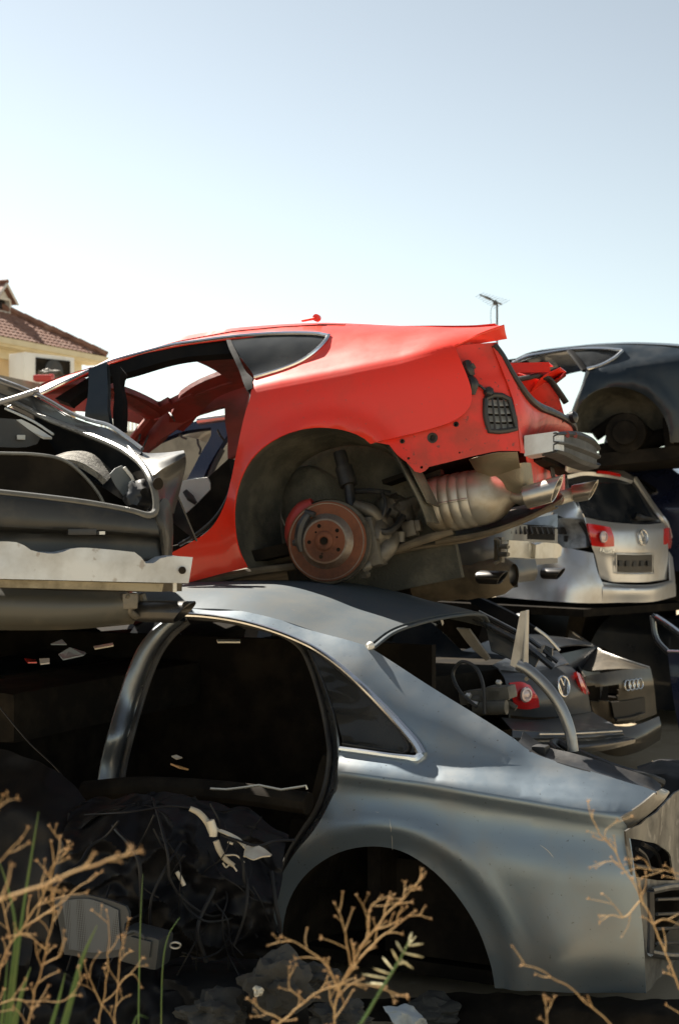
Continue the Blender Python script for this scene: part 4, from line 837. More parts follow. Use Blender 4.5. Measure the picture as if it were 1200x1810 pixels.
mb = MB(); mb.tube(bpl((-90, 864, -.12), (0, 871.5, -.12), (150, 889, -.12), (230, 903.5, -.12), (264, 911, -.12), (275, 904, -.13), (276, 880, -.15), (268, 850, -.19), (255, 826, -.27), (238, 809, -.37), (210, 791, -.5), (146, 764, -.75), (87, 741, -.95), (29, 713, -1.15), (-20, 694, -1.3)), .012, 8, 6); mb.build('tailgate_seal', mat('worn_rubber_lip', (.13, .125, .11), .4, 0, .2, (.05, .05, .045), 9, .7), blk)
mb = MB(); mb.box(bq(145, 940, -.10), (.03, .09, .02), None, .004); mb.box(bq(178, 942, -.095), (.012, .022, .012), None, .002); mb.build('sill_latch', M_PLASTIC, blk)
mb = MB(); mb.box(bq(181, 942, -.08), (.006, .018, .010)); mb.build('latch_label', M_ALU, blk)
# quarter panel from the pillar down to the lamp corner
sil_ = bpl((-30, 664, -1.3), (0, 676, -1.22), (47, 694, -1.08), (87, 714, -.95), (125, 736, -.82), (163, 750, -.7), (190, 757, -.6), (210, 769, -.52), (251, 800, -.36))
rim_ = bpl((-30, 690, -1.33), (0, 702, -1.25), (29, 712, -1.15), (87, 740, -.95), (120, 754, -.84), (146, 763, -.75), (180, 778, -.62), (210, 790, -.5), (240, 810, -.36))
md = [a.lerp(b, .5)+Vector((.02, .012, .012)) for a, b in zip(sil_, rim_)]
md2 = [a.lerp(b, .62)+Vector((-.006, -.002, 0)) for a, b in zip(sil_, rim_)]
mb = MB(); mb.loft([[v+Vector((-.10, .22, -.30)) for v in sil_], [v+Vector((-.04, .09, -.06)) for v in sil_], sil_, md, md2, rim_], 40, 26, .006, (.4, .3, 1)); mb.build('quarter_panel', M_BLACKP, blk, angle=50)
mb = MB(); mb.tube([v+Vector((.01, .0, .012)) for v in sil_], .007, 6, 4); mb.build('gutter_strip', M_CHROME if False else mat('black_gloss_strip', (.12, .12, .13), .15, .6, .5), blk)
mb = MB(); mb.tube(bpl((-10, 714, -1.1), (20, 706, -1.08), (45, 698, -1.05), (69, 690, -1.02)), .011, 8, 4); mb.build('loose_trim', mat('grey_trim', (.5, .47, .44), .4, .5), blk)
mb = MB(); mb.loft([bpl((205, 762, -.55), (251, 799, -.38), (290, 800, -.33), (325, 796, -.28)), bpl((225, 792, -.45), (256, 818, -.28), (288, 815, -.24), (327, 801, -.25)), bpl((246, 815, -.33), (268, 841, -.2), (287, 829, -.2), (329, 806, -.25))], 20, 12, .005, (.3, .2, 1)); mb.build('shoulder', mat('sky_sheen_shoulder', (.085, .085, .082), .38, .6, .2, (.12, .11, .10), 7, .7), blk)  # same black paint, lightened for the sky it reflects
mb = MB(); mb.loft([bpl((268, 841, -.2), (287, 829, -.22), (328, 803, -.27)), bpl((275, 862, -.17), (292, 858, -.26), (329, 822, -.36)), bpl((279, 890, -.15), (298, 890, -.2), (318, 870, -.34)), bpl((282, 905, -.14), (300, 905, -.17), (308, 908, -.3))], 14, 14, .005, (1, .5, 0)); mb.build('lamp_recess', M_BLACKIN, blk)
mb = MB(); mb.lathe(bq(279, 855, -.15), (1, .4, 0), [(0, .02), (.004, .02), (.004, .0)], 14); mb.build('recess_hole', M_BLACK, blk)
mb = MB(); mb.loft([bpl((272, 912, -.13), (281, 893, -.13), (290, 880, -.15), (300, 888, -.17), (305, 905, -.2)), bpl((280, 930, -.12), (288, 925, -.11), (296, 925, -.13), (303, 930, -.17), (307, 935, -.22)), bpl((284, 960, -.13), (291, 960, -.12), (299, 960, -.14), (304, 960, -.18), (306, 960, -.24)), bpl((288, 988, -.14), (293, 988, -.13), (298, 988, -.15), (303, 987, -.2), (305, 986, -.26))], 14, 14, .005, (1, .5, 0)); mb.build('corner_panel', M_BLACKIN, blk)
# load bay
mb = MB(); mb.loft([bpl((60, 816, -.62), (96, 806, -.62), (117, 799, -.62), (146, 797, -.62), (166, 803, -.62), (187, 821, -.62), (203, 836, -.62)), bpl((60, 830, -.45), (100, 815, -.45), (122, 812, -.45), (146, 818, -.45), (160, 826, -.45), (178, 838, -.45), (190, 850, -.45))], 30, 8, .02, (0, 0, 1)); mb.build('wheelhouse_carpet', mat('grey_speckled_carpet', (.26, .245, .21), .95, 0, 0, (.10, .09, .08), 26, .8, bump=.8, bscale=160, lo=.4, hi=.6), blk)
bsheet([[(-90, 796), (0, 801), (60, 803), (100, 809), (125, 820), (152, 844), (175, 873), (187, 896)], [(187, 896), (0, 876), (-90, 866)], [(-90, 866), (-90, 796)]], -.42, .02).build('load_bay_trim', M_BLACK, blk)
mb = MB(); mb.tube(bpl((-90, 796, -.41), (0, 801, -.41), (60, 803, -.41), (100, 809, -.41), (125, 820, -.41), (152, 844, -.41), (175, 873, -.41), (187, 896, -.41)), .006, 6, 5); mb.build('trim_edge', mat('worn_rubber_lip', (.1, .1, .1)), blk)
bsheet([[(195, 838), (212, 822), (222, 826), (236, 842)], [(236, 842), (240, 850), (234, 853)], [(234, 853), (238, 865), (226, 884)], [(226, 884), (206, 860), (195, 838)]], -.36, .012, .03).build('lamp_carrier', mat('slate_plastic', (.10, .115, .125), .4, 0, 0, (.2, .2, .18), 8, .5), blk)
mb = MB(); mb.tube(bpl((220, 826, -.345), (233, 842, -.345), (236, 849, -.345), (231, 853, -.345), (235, 864, -.345), (226, 882, -.345)), .006, 6, 1); mb.build('carrier_edge', M_WHITE, blk)
mb = MB(); mb.blob(bq(246, 878, -.3), .05, 3, .35); mb.tube(bpl((232, 888, -.3), (240, 876, -.3), (250, 890, -.3)), .012, 8, 3); mb.build('wiring_lump', M_PLASTIC, blk)
bsheet([[(-90, 735), (0, 739), (42, 742)], [(42, 742), (75, 768)], [(75, 768), (70, 782), (50, 790), (0, 790), (-90, 785)], [(-90, 785), (-90, 735)]], -.95, .02).build('pillar_trim', M_PLASTIC, blk)
mb = MB(); mb.loft([bpl((38, 741, -.92), (60, 752, -.9), (93, 773, -.86)), bpl((30, 742, -.92), (56, 762, -.9), (78, 772, -.86))], 10, 3, .01, (1, 0, 1)); mb.build('trim_strip', mat('pale_trim', (.62, .62, .58), .45), blk)
mb = MB(); mb.box(bq(38, 773, -.93), (.012, .03, .018), None, .003); mb.build('trim_label', mat('pale_trim', (.6, .6, .6)), blk)
mb = MB(); mb.tube(bpl((10, 722, -1.08), (60, 745, -.98), (95, 768, -.9)), .005, 6, 3); mb.build('trim_strip', mat('pale_trim', (.6, .6, .6)), blk)
bsheet([[(-120, 690), (0, 712), (60, 742), (150, 780), (232, 822)], [(232, 822), (254, 845), (262, 905)], [(262, 905), (-120, 900)], [(-120, 900), (-120, 690)]], -1.25, .02, .08).build('bay_dark_backing', M_BLACK, blk)  # dark sheet added behind the opening so the load bay stays black
mb = MB(); cb = BF.loc(W(120, 930, 5.1)); mb.box(cb+Vector((-.1, -.6, -.02)), (.9, 1.7, .04)); mb.build('boot_floor', M_BLACK, blk)
# roof, far side and nose of the black car
mb = MB(); rf = [v.copy() for v in sil_[:3]]
R1 = [Vector((-1.3, sil_[0].y, sil_[0].z)), Vector((-2.0, sil_[0].y, sil_[0].z+.08)), Vector((-2.7, sil_[0].y, sil_[0].z-.04))]
mb.loft([R1, [v+Vector((0, -.5, .05)) for v in R1], [v+Vector((0, -1.0, 0)) for v in R1]], 12, 8, .02, (0, 0, 1)); mb.build('roof', M_BLACKP, blk)
mb = MB(); zB = bq(150, 1040, -.3).z
S1 = [Vector((-.45, -.02, zB+.1)), Vector((-1.2, .05, zB+.1)), Vector((-2.4, .06, zB+.1)), Vector((-3.6, -.1, zB+.12))]; S2 = [v+Vector((0, .04, .2)) for v in S1]; S3 = [Vector((v.x, v.y-.03, 1.90-BF.o.z)) for v in S1]
mb.loft([S1, S2, S3], 20, 8, .01, (0, 1, 0)); mb.build('body_side', M_BLACKP, blk)
mb = MB(); mb.box((-2.0, -.85, zB+.02), (3.6, 1.75, .06)); mb.build('floor_pan', M_EARTHM, blk)
# under the beam: bumper lower half, brackets, dark tail pipe
rows = [bpl((-90, 1036, -.10), (0, 1040, -.10), (120, 1044, -.10), (235, 1047, -.12), (252, 1049, -.16)), bpl((-90, 1058, -.06), (0, 1062, -.06), (120, 1066, -.06), (225, 1068, -.08), (246, 1070, -.14)), bpl((-90, 1092, -.07), (0, 1096, -.07), (120, 1098, -.07), (215, 1096, -.10), (240, 1095, -.16)), bpl((-90, 1112, -.16), (0, 1114, -.16), (120, 1113, -.16), (210, 1106, -.18), (236, 1103, -.22))]
mb = MB(); mb.loft(rows, 30, 18, .006, (1, 0, 0)); mb.build('bumper_lower', mat('dusty_dark_bumper', (.060, .058, .048), .5, 0, .1, (.15, .13, .095), 3, .8, bump=.1, bscale=14), blk)
mb = MB(); mb.box(bq(228, 1062, -.1), (.05, .05, .05), None, .008); mb.tube(bpl((222, 1052, -.08), (238, 1062, -.1), (228, 1078, -.1), (242, 1090, -.12)), .012, 8, 4); mb.tube(bpl((250, 1050, -.15), (254, 1066, -.15), (248, 1092, -.15)), .014, 8, 4); mb.build('bracket', M_IRON, blk)
mb = MB(); a, b = bq(225, 1080, -.18), bq(326, 1082, -.04); d = (b-a).normalized(); u = Vector((1, 0, 0)); u = (u-d*u.dot(d)).normalized(); w = d.cross(u); w = w if w.z > 0 else -w
rows = [[a+d*(h*(b-a).length)+u*(rr*math.cos(q))+w*(rr*.95*math.sin(q))+d*(s*.036*math.sin(q)) for q in [2*math.pi*k/32 for k in range(33)]] for h, rr, s in ((0, .030, 0), (.3, .036, 0), (1, .038, 1), (1.01, .034, 1), (.9, .031, .8), (.5, .0, 0))]
mb.add([p for r in rows for p in r], [(k*33+i, k*33+i+1, (k+1)*33+i+1, (k+1)*33+i) for k in range(5) for i in range(32)]); mb.build('exhaust_tip', mat('blackened_pipe', (.05, .05, .052), .32, .7, 0, (.10, .09, .075), 8, .5), blk)

# ================================================================ generic scrapped saloon used for the added cars further back
def scrap_car(label, fr, paint, group, boot=True, zoff=0.0):
    t = thing('filler_car', label, 'car', fr, group)
    Wd = 1.78
    def f(x, z):
        h = z-.56
        y = .02+.05*sm(0, .08, h)+.5*max(0, h)*(.7+.5*max(0, h)) if h > 0 else .02-.02*sm(0, .3, -h)+.25*max(0, -h-.35)**2
        return y + .10*sm(.5, 1.1, x)**2 + .12*sm(-2.9, -3.65, x)**2
    S = lambda x, z: Vector((x, f(x, z), z))
    FL = lambda v: Vector((v.x, Wd-v.y, v.z))
    top = [(-3.66, .20), (-3.58, .40), (-3.0, .53), (-2.25, .61)]
    roof = [(-2.25, .61), (-1.75, .86), (-1.3, 1.03), (-.7, 1.09), (-.1, 1.03), (.35, .86), (.66, .66)]
    tail = [(.66, .66), (.95, .635), (1.06, .60)]
    arch = lambda cx: [(cx+.36*math.cos(rad(a)), .02+.36*math.sin(rad(a))) for a in range(-20, 201, 20)]
    o = loop2(top, roof, tail, [(1.06, .60), (1.10, .35), (1.05, -.12)], [(1.05, -.12), (.36, -.14)], arch(0), [(-.36, -.14), (-2.37, -.14)], arch(-2.73), [(-3.09, -.12), (-3.62, -.08)], [(-3.62, -.08), (-3.66, .20)], step=.06)
    h1 = loop2([(-1.95, .64), (-1.62, .86), (-1.25, .985), (-.98, 1.01)], [(-.98, 1.01), (-1.0, .6)], [(-1.0, .6), (-1.04, .0), (-1.3, -.06), (-1.9, -.05)], [(-1.9, -.05), (-2.05, .2), (-1.95, .64)], step=.07)
    h2 = loop2([(-.88, 1.01), (-.5, 1.02), (-.05, .96), (.18, .84)], [(.18, .84), (.05, .60), (-.12, .35), (-.32, .25)], [(-.32, .25), (-.45, .1), (-.55, -.04)], [(-.55, -.04), (-.86, -.05)], [(-.86, -.05), (-.88, 1.01)], step=.07)
    for k in (0, 1):
        mb = MB(); mb.sheet(o, S if k == 0 else (lambda x, z: FL(S(x, z))), .02, (0, -1+2*k, 0), .07, holes=[h1, h2]); mb.build('body_side', paint, t, angle=50)
    cross = lambda x, z: [Vector((x, f(x, z)+(Wd-2*f(x, z))*k/8, z+.05*(1-((k-4)/4)**2))) for k in range(9)]
    mb = MB(); mb.loft([cross(x, z) for x, z in roof[2:5]], 16, 10, .02, (0, 0, 1)); mb.build('roof', paint, t)
    mb = MB(); mb.loft([cross(x, z) for x, z in top], 16, 12, .01, (0, 0, 1)); mb.build('bonnet', paint, t)
    if boot: mb = MB(); mb.loft([cross(x, z) for x, z in tail], 16, 8, .01, (0, 0, 1)); mb.build('boot_lid', paint, t)
    mb = MB(); mb.loft([[Vector((1.06, .12+(Wd-.24)*k/6, .60)) for k in range(7)], [Vector((1.12, .10+(Wd-.2)*k/6, .35)) for k in range(7)], [Vector((1.06, .12+(Wd-.24)*k/6, -.1)) for k in range(7)]], 14, 10, .01, (1, 0, 0)); mb.build('rear_panel', paint, t)
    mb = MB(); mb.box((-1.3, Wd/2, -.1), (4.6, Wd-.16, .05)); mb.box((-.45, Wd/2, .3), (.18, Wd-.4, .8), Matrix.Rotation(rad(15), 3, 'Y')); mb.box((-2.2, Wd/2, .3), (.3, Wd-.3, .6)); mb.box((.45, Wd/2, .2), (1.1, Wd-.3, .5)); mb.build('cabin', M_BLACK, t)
    return t
# ================================================================ NAVY COUPE top right
NF = Frame(W(1096, 762, 11.0), 19, 5, 0)
nav = thing('wrecked_car', 'dark navy coupe shell high on the right hand stack, cut off by the photo edge', 'car', NF)
_nz = [(NF.p(x, y, .03).x, NF.p(x, y, .03).z) for x, y in ((900, 690), (1035, 656), (1110, 645), (1200, 632), (1330, 620))]
_nt = [(NF.p(x, y, .32).x, NF.p(x, y, .32).z) for x, y in ((880, 655), (905, 635), (930, 622), (980, 615), (1050, 609), (1110, 608), (1170, 611), (1210, 616), (1330, 622))]
_na = NF.p(1096, 764, 0)
def nav_f(x, z):
    zs = interp(x, _nz); h = z-zs
    if h > 0:
        hm = max(.1, interp(x, _nt)-zs); t = min(h/hm, 1.05); y = .03+.34*h*(.75+.5*t)+.16*t**3.5*min(1, hm/.25)+.06*sm(0, .06, h)
    else: y = .03*math.exp(h/.05)+.2*max(0, -h-.4)**2
    r = math.hypot(x-_na.x, z-_na.z)
    if h < -.03: y -= .03*math.exp(-((r-.40)/.04)**2)
    return y
def np_(px, py): v = NF.surf(px, py, nav_f); return (v.x, v.z)
def nps(*a): return [np_(*q) for q in a]
def nS(x, z, off=0.0): return Vector((x, nav_f(x, z)+off, z))
def n3(px, py, off=0.0): return nS(*np_(px, py), off)
o = loop2(nps((903, 637), (930, 623), (980, 616), (1050, 610), (1110, 609), (1170, 612), (1210, 617), (1330, 622)), nps((1330, 622), (1335, 690), (1320, 770)), nps((1320, 770), (1250, 780), (1184, 782)), nps((1184, 782), (1180, 755), (1168, 728), (1145, 703), (1115, 688), (1085, 684), (1055, 690), (1030, 708), (1016, 732), (1012, 760)), nps((1012, 760), (1000, 800), (940, 812)), nps((940, 812), (940, 802), (985, 790), (1004, 760), (1014, 720), (1026, 690), (1037, 660)), nps((1037, 660), (1036, 652)), nps((1036, 652), (1060, 645), (1085, 632), (1101, 621)), nps((1101, 621), (1060, 618), (1010, 619), (960, 627), (908, 643)), nps((908, 643), (903, 637)), step=.06)
mb = MB(); mb.sheet(o, nS, .006, (0, -1, 0), .06); mb.build('body_side', M_NAVY, nav, angle=50)
mb = MB(); mb.sheet(o, lambda x, z: Vector((x, 1.84-nav_f(x, z), z)), .02, (0, 1, 0), .09); mb.build('body_side', M_NAVY, nav, angle=50)
mb = MB(); er = [Vector((x, nav_f(x, interp(x, _nt))-.01, interp(x, _nt))) for x in [_nt[1][0]+(_nt[-1][0]-_nt[1][0])*k/12 for k in range(13)]]
mb.loft([er, [v+Vector((0, .3, .05)) for v in er], [Vector((v.x, .92, v.z+.07)) for v in er], [Vector((v.x, 1.84-v.y, v.z)) for v in er]], 30, 16, .02, (0, 0, 1)); mb.build('roof', M_NAVY, nav)
mb = MB(); mb.tube([n3(x, y, -.008) for x, y in ((905, 642), (930, 631), (960, 625), (1010, 617.5), (1060, 616.5), (1099, 619))], .013, 8, 5); mb.tube([n3(x, y, -.008) for x, y in ((1100, 620), (1085, 633), (1060, 646), (1037, 652.5))], .013, 8, 5); mb.build('window_trim', M_CHROME, nav)
mb = MB(); mb.sheet(loop2(nps((1009, 620), (1060, 618), (1099, 621)), nps((1099, 621), (1083, 633), (1060, 644), (1036, 652)), nps((1036, 652), (1026, 640), (1009, 620)), step=.05), lambda x, z: nS(x, z, .02), .006, (0, -1, 0), .06); mb.build('quarter_glass', M_GLASSB, nav)
mb = MB(); mb.tube([n3(1006, 620, .01), n3(1018, 634, .01), n3(1033, 655, .01)], .03, 8, 4, flat=.5); mb.build('quarter_pillar', M_MATTE, nav)
mb = MB(); mb.tube([n3(1038, 657, .02), n3(1030, 683, .03), n3(1020, 708, .03), n3(1012, 730, .03)], .035, 8, 4, flat=.6); mb.build('door_jamb', M_JAMB, nav)
mb = MB(); ap = [n3(*q) for q in ((1012, 760), (1016, 732), (1030, 708), (1055, 690), (1085, 684), (1115, 688), (1145, 703), (1168, 728), (1180, 755), (1184, 782))]
L = []
for v in catmull(ap, 4):
    d = Vector((v.x-_na.x, 0, v.z-_na.z)); L.append([v, v+d*.02+Vector((0, .08, 0)), v-d*.05+Vector((0, .3, 0)), v-d*.3+Vector((0, .42, 0)), v-d*.8+Vector((0, .45, 0))])
mb.loft(L, 10, 40, .004, (0, -1, 0)); mb.build('wheel_arch_liner', M_FELT, nav)
mb = MB(); mb.lathe(NF.p(1106, 766, .16), (0, -1, 0), [(-.2, .15), (.0, .16), (.05, .155), (.06, .1), (.10, .09), (.10, 0)], 40); mb.tube([NF.p(1050, 770, .3), NF.p(1100, 740, .35), NF.p(1150, 772, .3)], .05, 10, 4); mb.build('hub', M_BLACK, nav)
mb = MB(); mb.box((.1, .92, NF.p(1100, 800, .3).z-.05), (2.6, 1.6, .1)); mb.box((.75, .6, NF.p(1100, 780, .3).z+.0), (.9, .9, .3), bev=.05); mb.tube([NF.p(1060, 800, .3), NF.p(1110, 790, .3), NF.p(1180, 770, .35)], .07, 10, 4); mb.build('underbody', M_BLACK, nav)
mb = MB(); mb.box((-1.2, 1.4, NF.p(960, 640, 1.4).z-.05), (.9, .05, .22)); mb.box((-.92, 1.3, NF.p(985, 700, 1.3).z), (.12, .06, .5)); mb.build('cabin_lining', M_BLACK, nav)
# ================================================================ DEEP BLUE SALOON under it
EF = Frame(W(1150, 900, 12.3), 24, 0, 0)
ebl = thing('wrecked_car', 'deep blue car shell with a bright window surround squeezed under the navy coupe', 'car', EF)
ep = lambda px, py: (EF.p(px, py, .05).x, EF.p(px, py, .05).z)
_et = [(ep(x, y)[0], ep(x, y)[1]) for x, y in ((1000, 826), (1060, 821), (1110, 816), (1150, 822), (1200, 838), (1290, 862), (1390, 880))]
def eS(x, z, off=0.0):
    h = max(0, z-ep(1150, 880)[1]); return Vector((x, .05+off+.35*h+.5*h*h-.04*sm(.03, -.05, z-ep(1150, 880)[1]), z))
eps = lambda *a: [ep(*q) for q in a]
o = loop2(eps((1000, 826), (1060, 821), (1110, 816), (1150, 822), (1200, 838), (1290, 862), (1390, 880)), eps((1390, 880), (1395, 1010)), eps((1395, 1010), (1100, 1010)), eps((1100, 1010), (1100, 880)), eps((1100, 880), (1138, 871), (1160, 868)), eps((1160, 868), (1140, 856), (1115, 842), (1060, 830)), eps((1060, 830), (1000, 832)), eps((1000, 832), (1000, 826)), step=.07)
mb = MB(); mb.sheet(o, eS, .02, (0, -1, 0), .07); mb.build('body_side', M_NAVY2, ebl)
mb = MB(); mb.tube([eS(*ep(x, y), -.01) for x, y in ((1060, 829), (1112, 843), (1140, 857), (1159, 868))], .02, 8, 4); mb.tube([eS(*ep(x, y), -.01) for x, y in ((1161, 869), (1150, 872), (1130, 871), (1100, 873))], .016, 8, 4); mb.build('window_trim', M_CHROME, ebl)
mb = MB(); mb.sheet(loop2(eps((1062, 832), (1112, 846), (1150, 867)), eps((1150, 867), (1100, 872), (1062, 874)), eps((1062, 874), (1062, 832)), step=.07), lambda x, z: eS(x, z, .04), .006, (0, -1, 0), .08); mb.build('quarter_glass', M_GLASSB, ebl)
mb = MB(); tp = [eS(*q) for q in _et]; mb.loft([tp, [v+Vector((0, .6, .05)) for v in tp], [v+Vector((0, 1.1, 0)) for v in tp]], 20, 8, .02, (0, 0, 1)); mb.build('roof', M_NAVY2, ebl)
mb = MB(); mb.box(EF.w(1160, 960, 13.2), (2.2, 1.2, 1.0)); mb.build('cabin', M_BLACK, ebl)
# ================================================================ SILVER ESTATE
VF = Frame(W(990, 965, 11.0), 46, 0, 0)
est = thing('wrecked_car', 'silver estate car with one red tail lamp left, dark rear window and empty plate', 'car', VF)
vq_ = lambda px, py, x=0.0: VF.q(px, py, x)
vl = lambda *a: [vq_(*t) for t in a]
# tailgate lower half, plate recess, bumper, lamps, glass: rows run across the car
mb = MB(); mb.loft([vl((1033, 914, .02), (1065, 921, .05), (1100, 925, .07), (1140, 927, .06), (1172, 924, .02)), vl((1037, 930, .05), (1065, 937, .09), (1100, 941, .11), (1140, 941, .10), (1176, 936, .05)), vl((1046, 968, .05), (1070, 973, .10), (1100, 977, .12), (1140, 976, .11), (1180, 966, .05)),
   vl((1050, 978, .05), (1072, 983, .09), (1100, 985, .10), (1140, 984, .09), (1180, 976, .05)), vl((1060, 1022, .03), (1080, 1028, .07), (1100, 1029, .08), (1140, 1029, .08), (1178, 1024, .04))], 28, 24, .01, (1, 0, 0)); mb.build('tailgate', M_WAGON, est, angle=60)
mb = MB(); mb.loft([vl((1004, 836, -.28), (1030, 834, -.24), (1060, 836, -.22), (1095, 842, -.24), (1118, 850, -.28)), vl((1008, 870, -.14), (1040, 876, -.11), (1080, 882, -.1), (1115, 884, -.12), (1143, 884, -.16)), vl((1030, 911, .0), (1060, 918, .04), (1100, 923, .05), (1140, 924, .04), (1171, 921, .0))], 24, 14, .006, (1, 0, 0)); mb.build('rear_window', mat('rear_window_glass', (.012, .016, .022), .08, 0, 0, (.10, .10, .10), 5, .35, spec=.7), est)
mb = MB(); mb.loft([vl((1000, 834, -.32), (1030, 826, -.36), (1060, 825, -.36), (1098, 831, -.36), (1121, 843, -.32)), vl((1002, 840, -.22), (1030, 834, -.17), (1060, 836, -.14), (1095, 842, -.16), (1119, 850, -.22))], 24, 5, .03, (0, 0, 1)); mb.build('roof_spoiler', M_WAGON, est)
mb = MB(); mb.loft([vl((1055, 832, -.14), (1075, 833, -.14), (1096, 838, -.155)), vl((1055, 837, -.135), (1075, 839, -.135), (1096, 843, -.15))], 8, 3, .01, (1, 0, 0)); mb.build('brake_light', M_LAMP, est)
mb = MB(); mb.tube(vl((1120, 846, -.3), (1145, 884, -.15), (1165, 912, -.02), (1174, 924, .0), (1182, 950, -.02)), .03, 8, 4); mb.build('rear_pillar', M_WAGON, est)
mb = MB(); mb.loft([vl((985, 862, -.5), (995, 850, -.4), (1003, 842, -.27)), vl((975, 885, -.4), (1000, 893, -.2), (1028, 908, .0)), vl((972, 905, -.35), (1000, 915, -.15), (1033, 917, .0))], 12, 10, .01, (0, -1, .2)); mb.build('quarter_panel', M_WAGON, est)
mb = MB(); mb.loft([vl((978, 918, -.35), (1000, 916, -.12), (1033, 918, .0)), vl((982, 940, -.38), (1004, 942, -.2), (1036, 938, -.05)), vl((985, 968, -.35), (1008, 970, -.15), (1042, 966, .0))], 12, 10, .01, (.5, -1, 0)); mb.build('lamp_recess', mat('grey_lamp_recess', (.55, .57, .57), .5, .3, 0, (.12, .12, .11), 8, .7), est)
mb = MB(); mb.box(vq_(992, 938, -.25), (.06, .10, .06), None, .01); mb.box(vq_(1000, 952, -.22), (.03, .03, .05), None, .006); mb.tube(vl((1025, 922, -.05), (1038, 945, -.02), (1040, 966, .0)), .02, 8, 4); mb.build('lamp_socket', M_PLASTIC, est)
def lampf(rows, nm='tail_lamp'):
    m = MB(); m.loft(rows, 14, 12, .02, (1, 0, 0)); return m.build(nm, M_LAMP, est)
l1 = lampf([vl((1038, 925, .085), (1058, 928, .11), (1078, 932, .13)), vl((1042, 945, .10), (1063, 948, .135), (1084, 948, .145)), vl((1046, 965, .085), (1066, 967, .12), (1085, 966, .135))])
mb = MB(); c = vq_(1066, 949, .150); mb.lathe(c, (1, 0, 0), [(0, .048), (.010, .043), (.012, .034), (.005, .030), (.012, .016), (.012, 0)], 22); mb.build('lamp_lens', M_LAMPW, l1)
lampf([vl((1174, 934, .06), (1181, 933, .04), (1186, 936, .0)), vl((1173, 952, .07), (1181, 952, .05), (1187, 953, .0)), vl((1171, 969, .06), (1180, 970, .04), (1185, 968, .0))])
vp = lambda *a: [VF.p(px, py, -.03) for px, py in a]
mb = MB(); mb.loft([vp((955, 972), (980, 967))+vl((1003, 969, -.03), (1030, 974, .06), (1048, 978, .09)), vp((930, 1000), (968, 998))+vl((1004, 1000, .03), (1035, 1008, .12), (1056, 1012, .14)), vp((885, 1030), (945, 1034))+vl((1000, 1034, .05), (1040, 1036, .15), (1066, 1037, .17)), vp((872, 1054), (935, 1060))+vl((992, 1064, .03), (1030, 1066, .13), (1064, 1066, .16))], 24, 16, .01, (1, -.5, 0))
mb.loft([vl((1058, 1028, .10), (1100, 1033, .15), (1150, 1033, .14), (1183, 1026, .08)), vl((1064, 1037, .17), (1100, 1040, .20), (1150, 1039, .19), (1192, 1028, .08)), vl((1064, 1066, .16), (1100, 1065, .18), (1150, 1064, .17), (1194, 1054, .06))], 20, 10, .01, (1, 0, 0)); 
mb.loft([vl((1182, 975, .05), (1188, 985, .03)), vl((1184, 1028, .08), (1193, 1028, .06))], 4, 6, .01, (1, 0, 0)); mb.build('bumper', M_WAGON, est)
mb = MB(); ux = (vq_(1152, 995, .1)-vq_(1090, 997, .1)).normalized(); uz = Vector((0, 0, 1))
mb.loft([vl((1090, 981, .115), (1120, 982, .125), (1152, 981, .11)), vl((1091, 1011, .095), (1120, 1012, .105), (1152, 1011, .09))], 6, 4, .012, (1, 0, 0)); pl = mb.build('plate_holder', M_PLASTIC, est)
mb = MB(); mb.tube(vl((1088, 979, .12), (1120, 980, .13), (1154, 979, .115), (1154, 1013, .09), (1120, 1014, .105), (1089, 1013, .1), (1088, 979, .12)), .006, 6, 1); mb.build('plate_rim', M_WAGON, pl)
for k in range(5):
    mb = MB(); mb.box(vq_(1096+k*12.5, 996, .118), (.008, .05, .045)); mb.build('plate_clip', M_RUBBER, pl)
mb = MB(); roundel(mb, vq_(1135, 950, .125), Vector((0, 1, 0)), Vector((-.12, 0, 1)).normalized(), Vector((1, 0, .1)), .060, 'vw'); mb.build('badge', M_BADGE, est)
lettering('badge_lettering', 'PASSAT', vq_(1059, 976, .112), vq_(1082, 976, .125)-vq_(1059, 973, .112), Vector((0, 0, 1)), .048, M_BADGE, est)
mb = MB(); mb.tube(vl((1122, 912, .06), (1128, 914, .075), (1140, 916, .075), (1162, 917, .06)), [.03, .03, .018, .008], 8, 3); mb.build('wiper', M_PLASTIC, est)
mb = MB(); mb.loft([[VF.p(820, 930, .0), VF.p(900, 915, .0), VF.p(975, 905, .0)], [VF.p(800, 1040, .0), VF.p(870, 1050, .0), VF.p(930, 1058, .0)]], 10, 8, .02, (0, -1, 0)); mb.build('body_side', M_WAGON, est)
ct = VF.q(1090, 950, -.1); mb = MB(); mb.box((-1.75, ct.y, -.05), (2.3, 1.3, .7)); mb.box((-1.75, ct.y, .38), (2.0, 1.05, .3)); mb.build('cabin', M_BLACK, est)
mb = MB(); mb.loft([vl((1000, 833, -.34), (1050, 824, -.38), (1119, 842, -.34)), [v+Vector((-1.2, 0, .05)) for v in vl((1000, 833, -.34), (1050, 824, -.38), (1119, 842, -.34))], [v+Vector((-2.2, 0, -.02)) for v in vl((1000, 833, -.34), (1050, 824, -.38), (1119, 842, -.34))]], 12, 8, .02, (0, 0, 1)); mb.build('roof', M_WAGON, est)
mb = MB(); mb.box((-.7, ct.y, VF.q(1100, 1080, 0).z+.02), (1.7, 1.6, .06)); mb.build('underbody', M_BLACK, est)
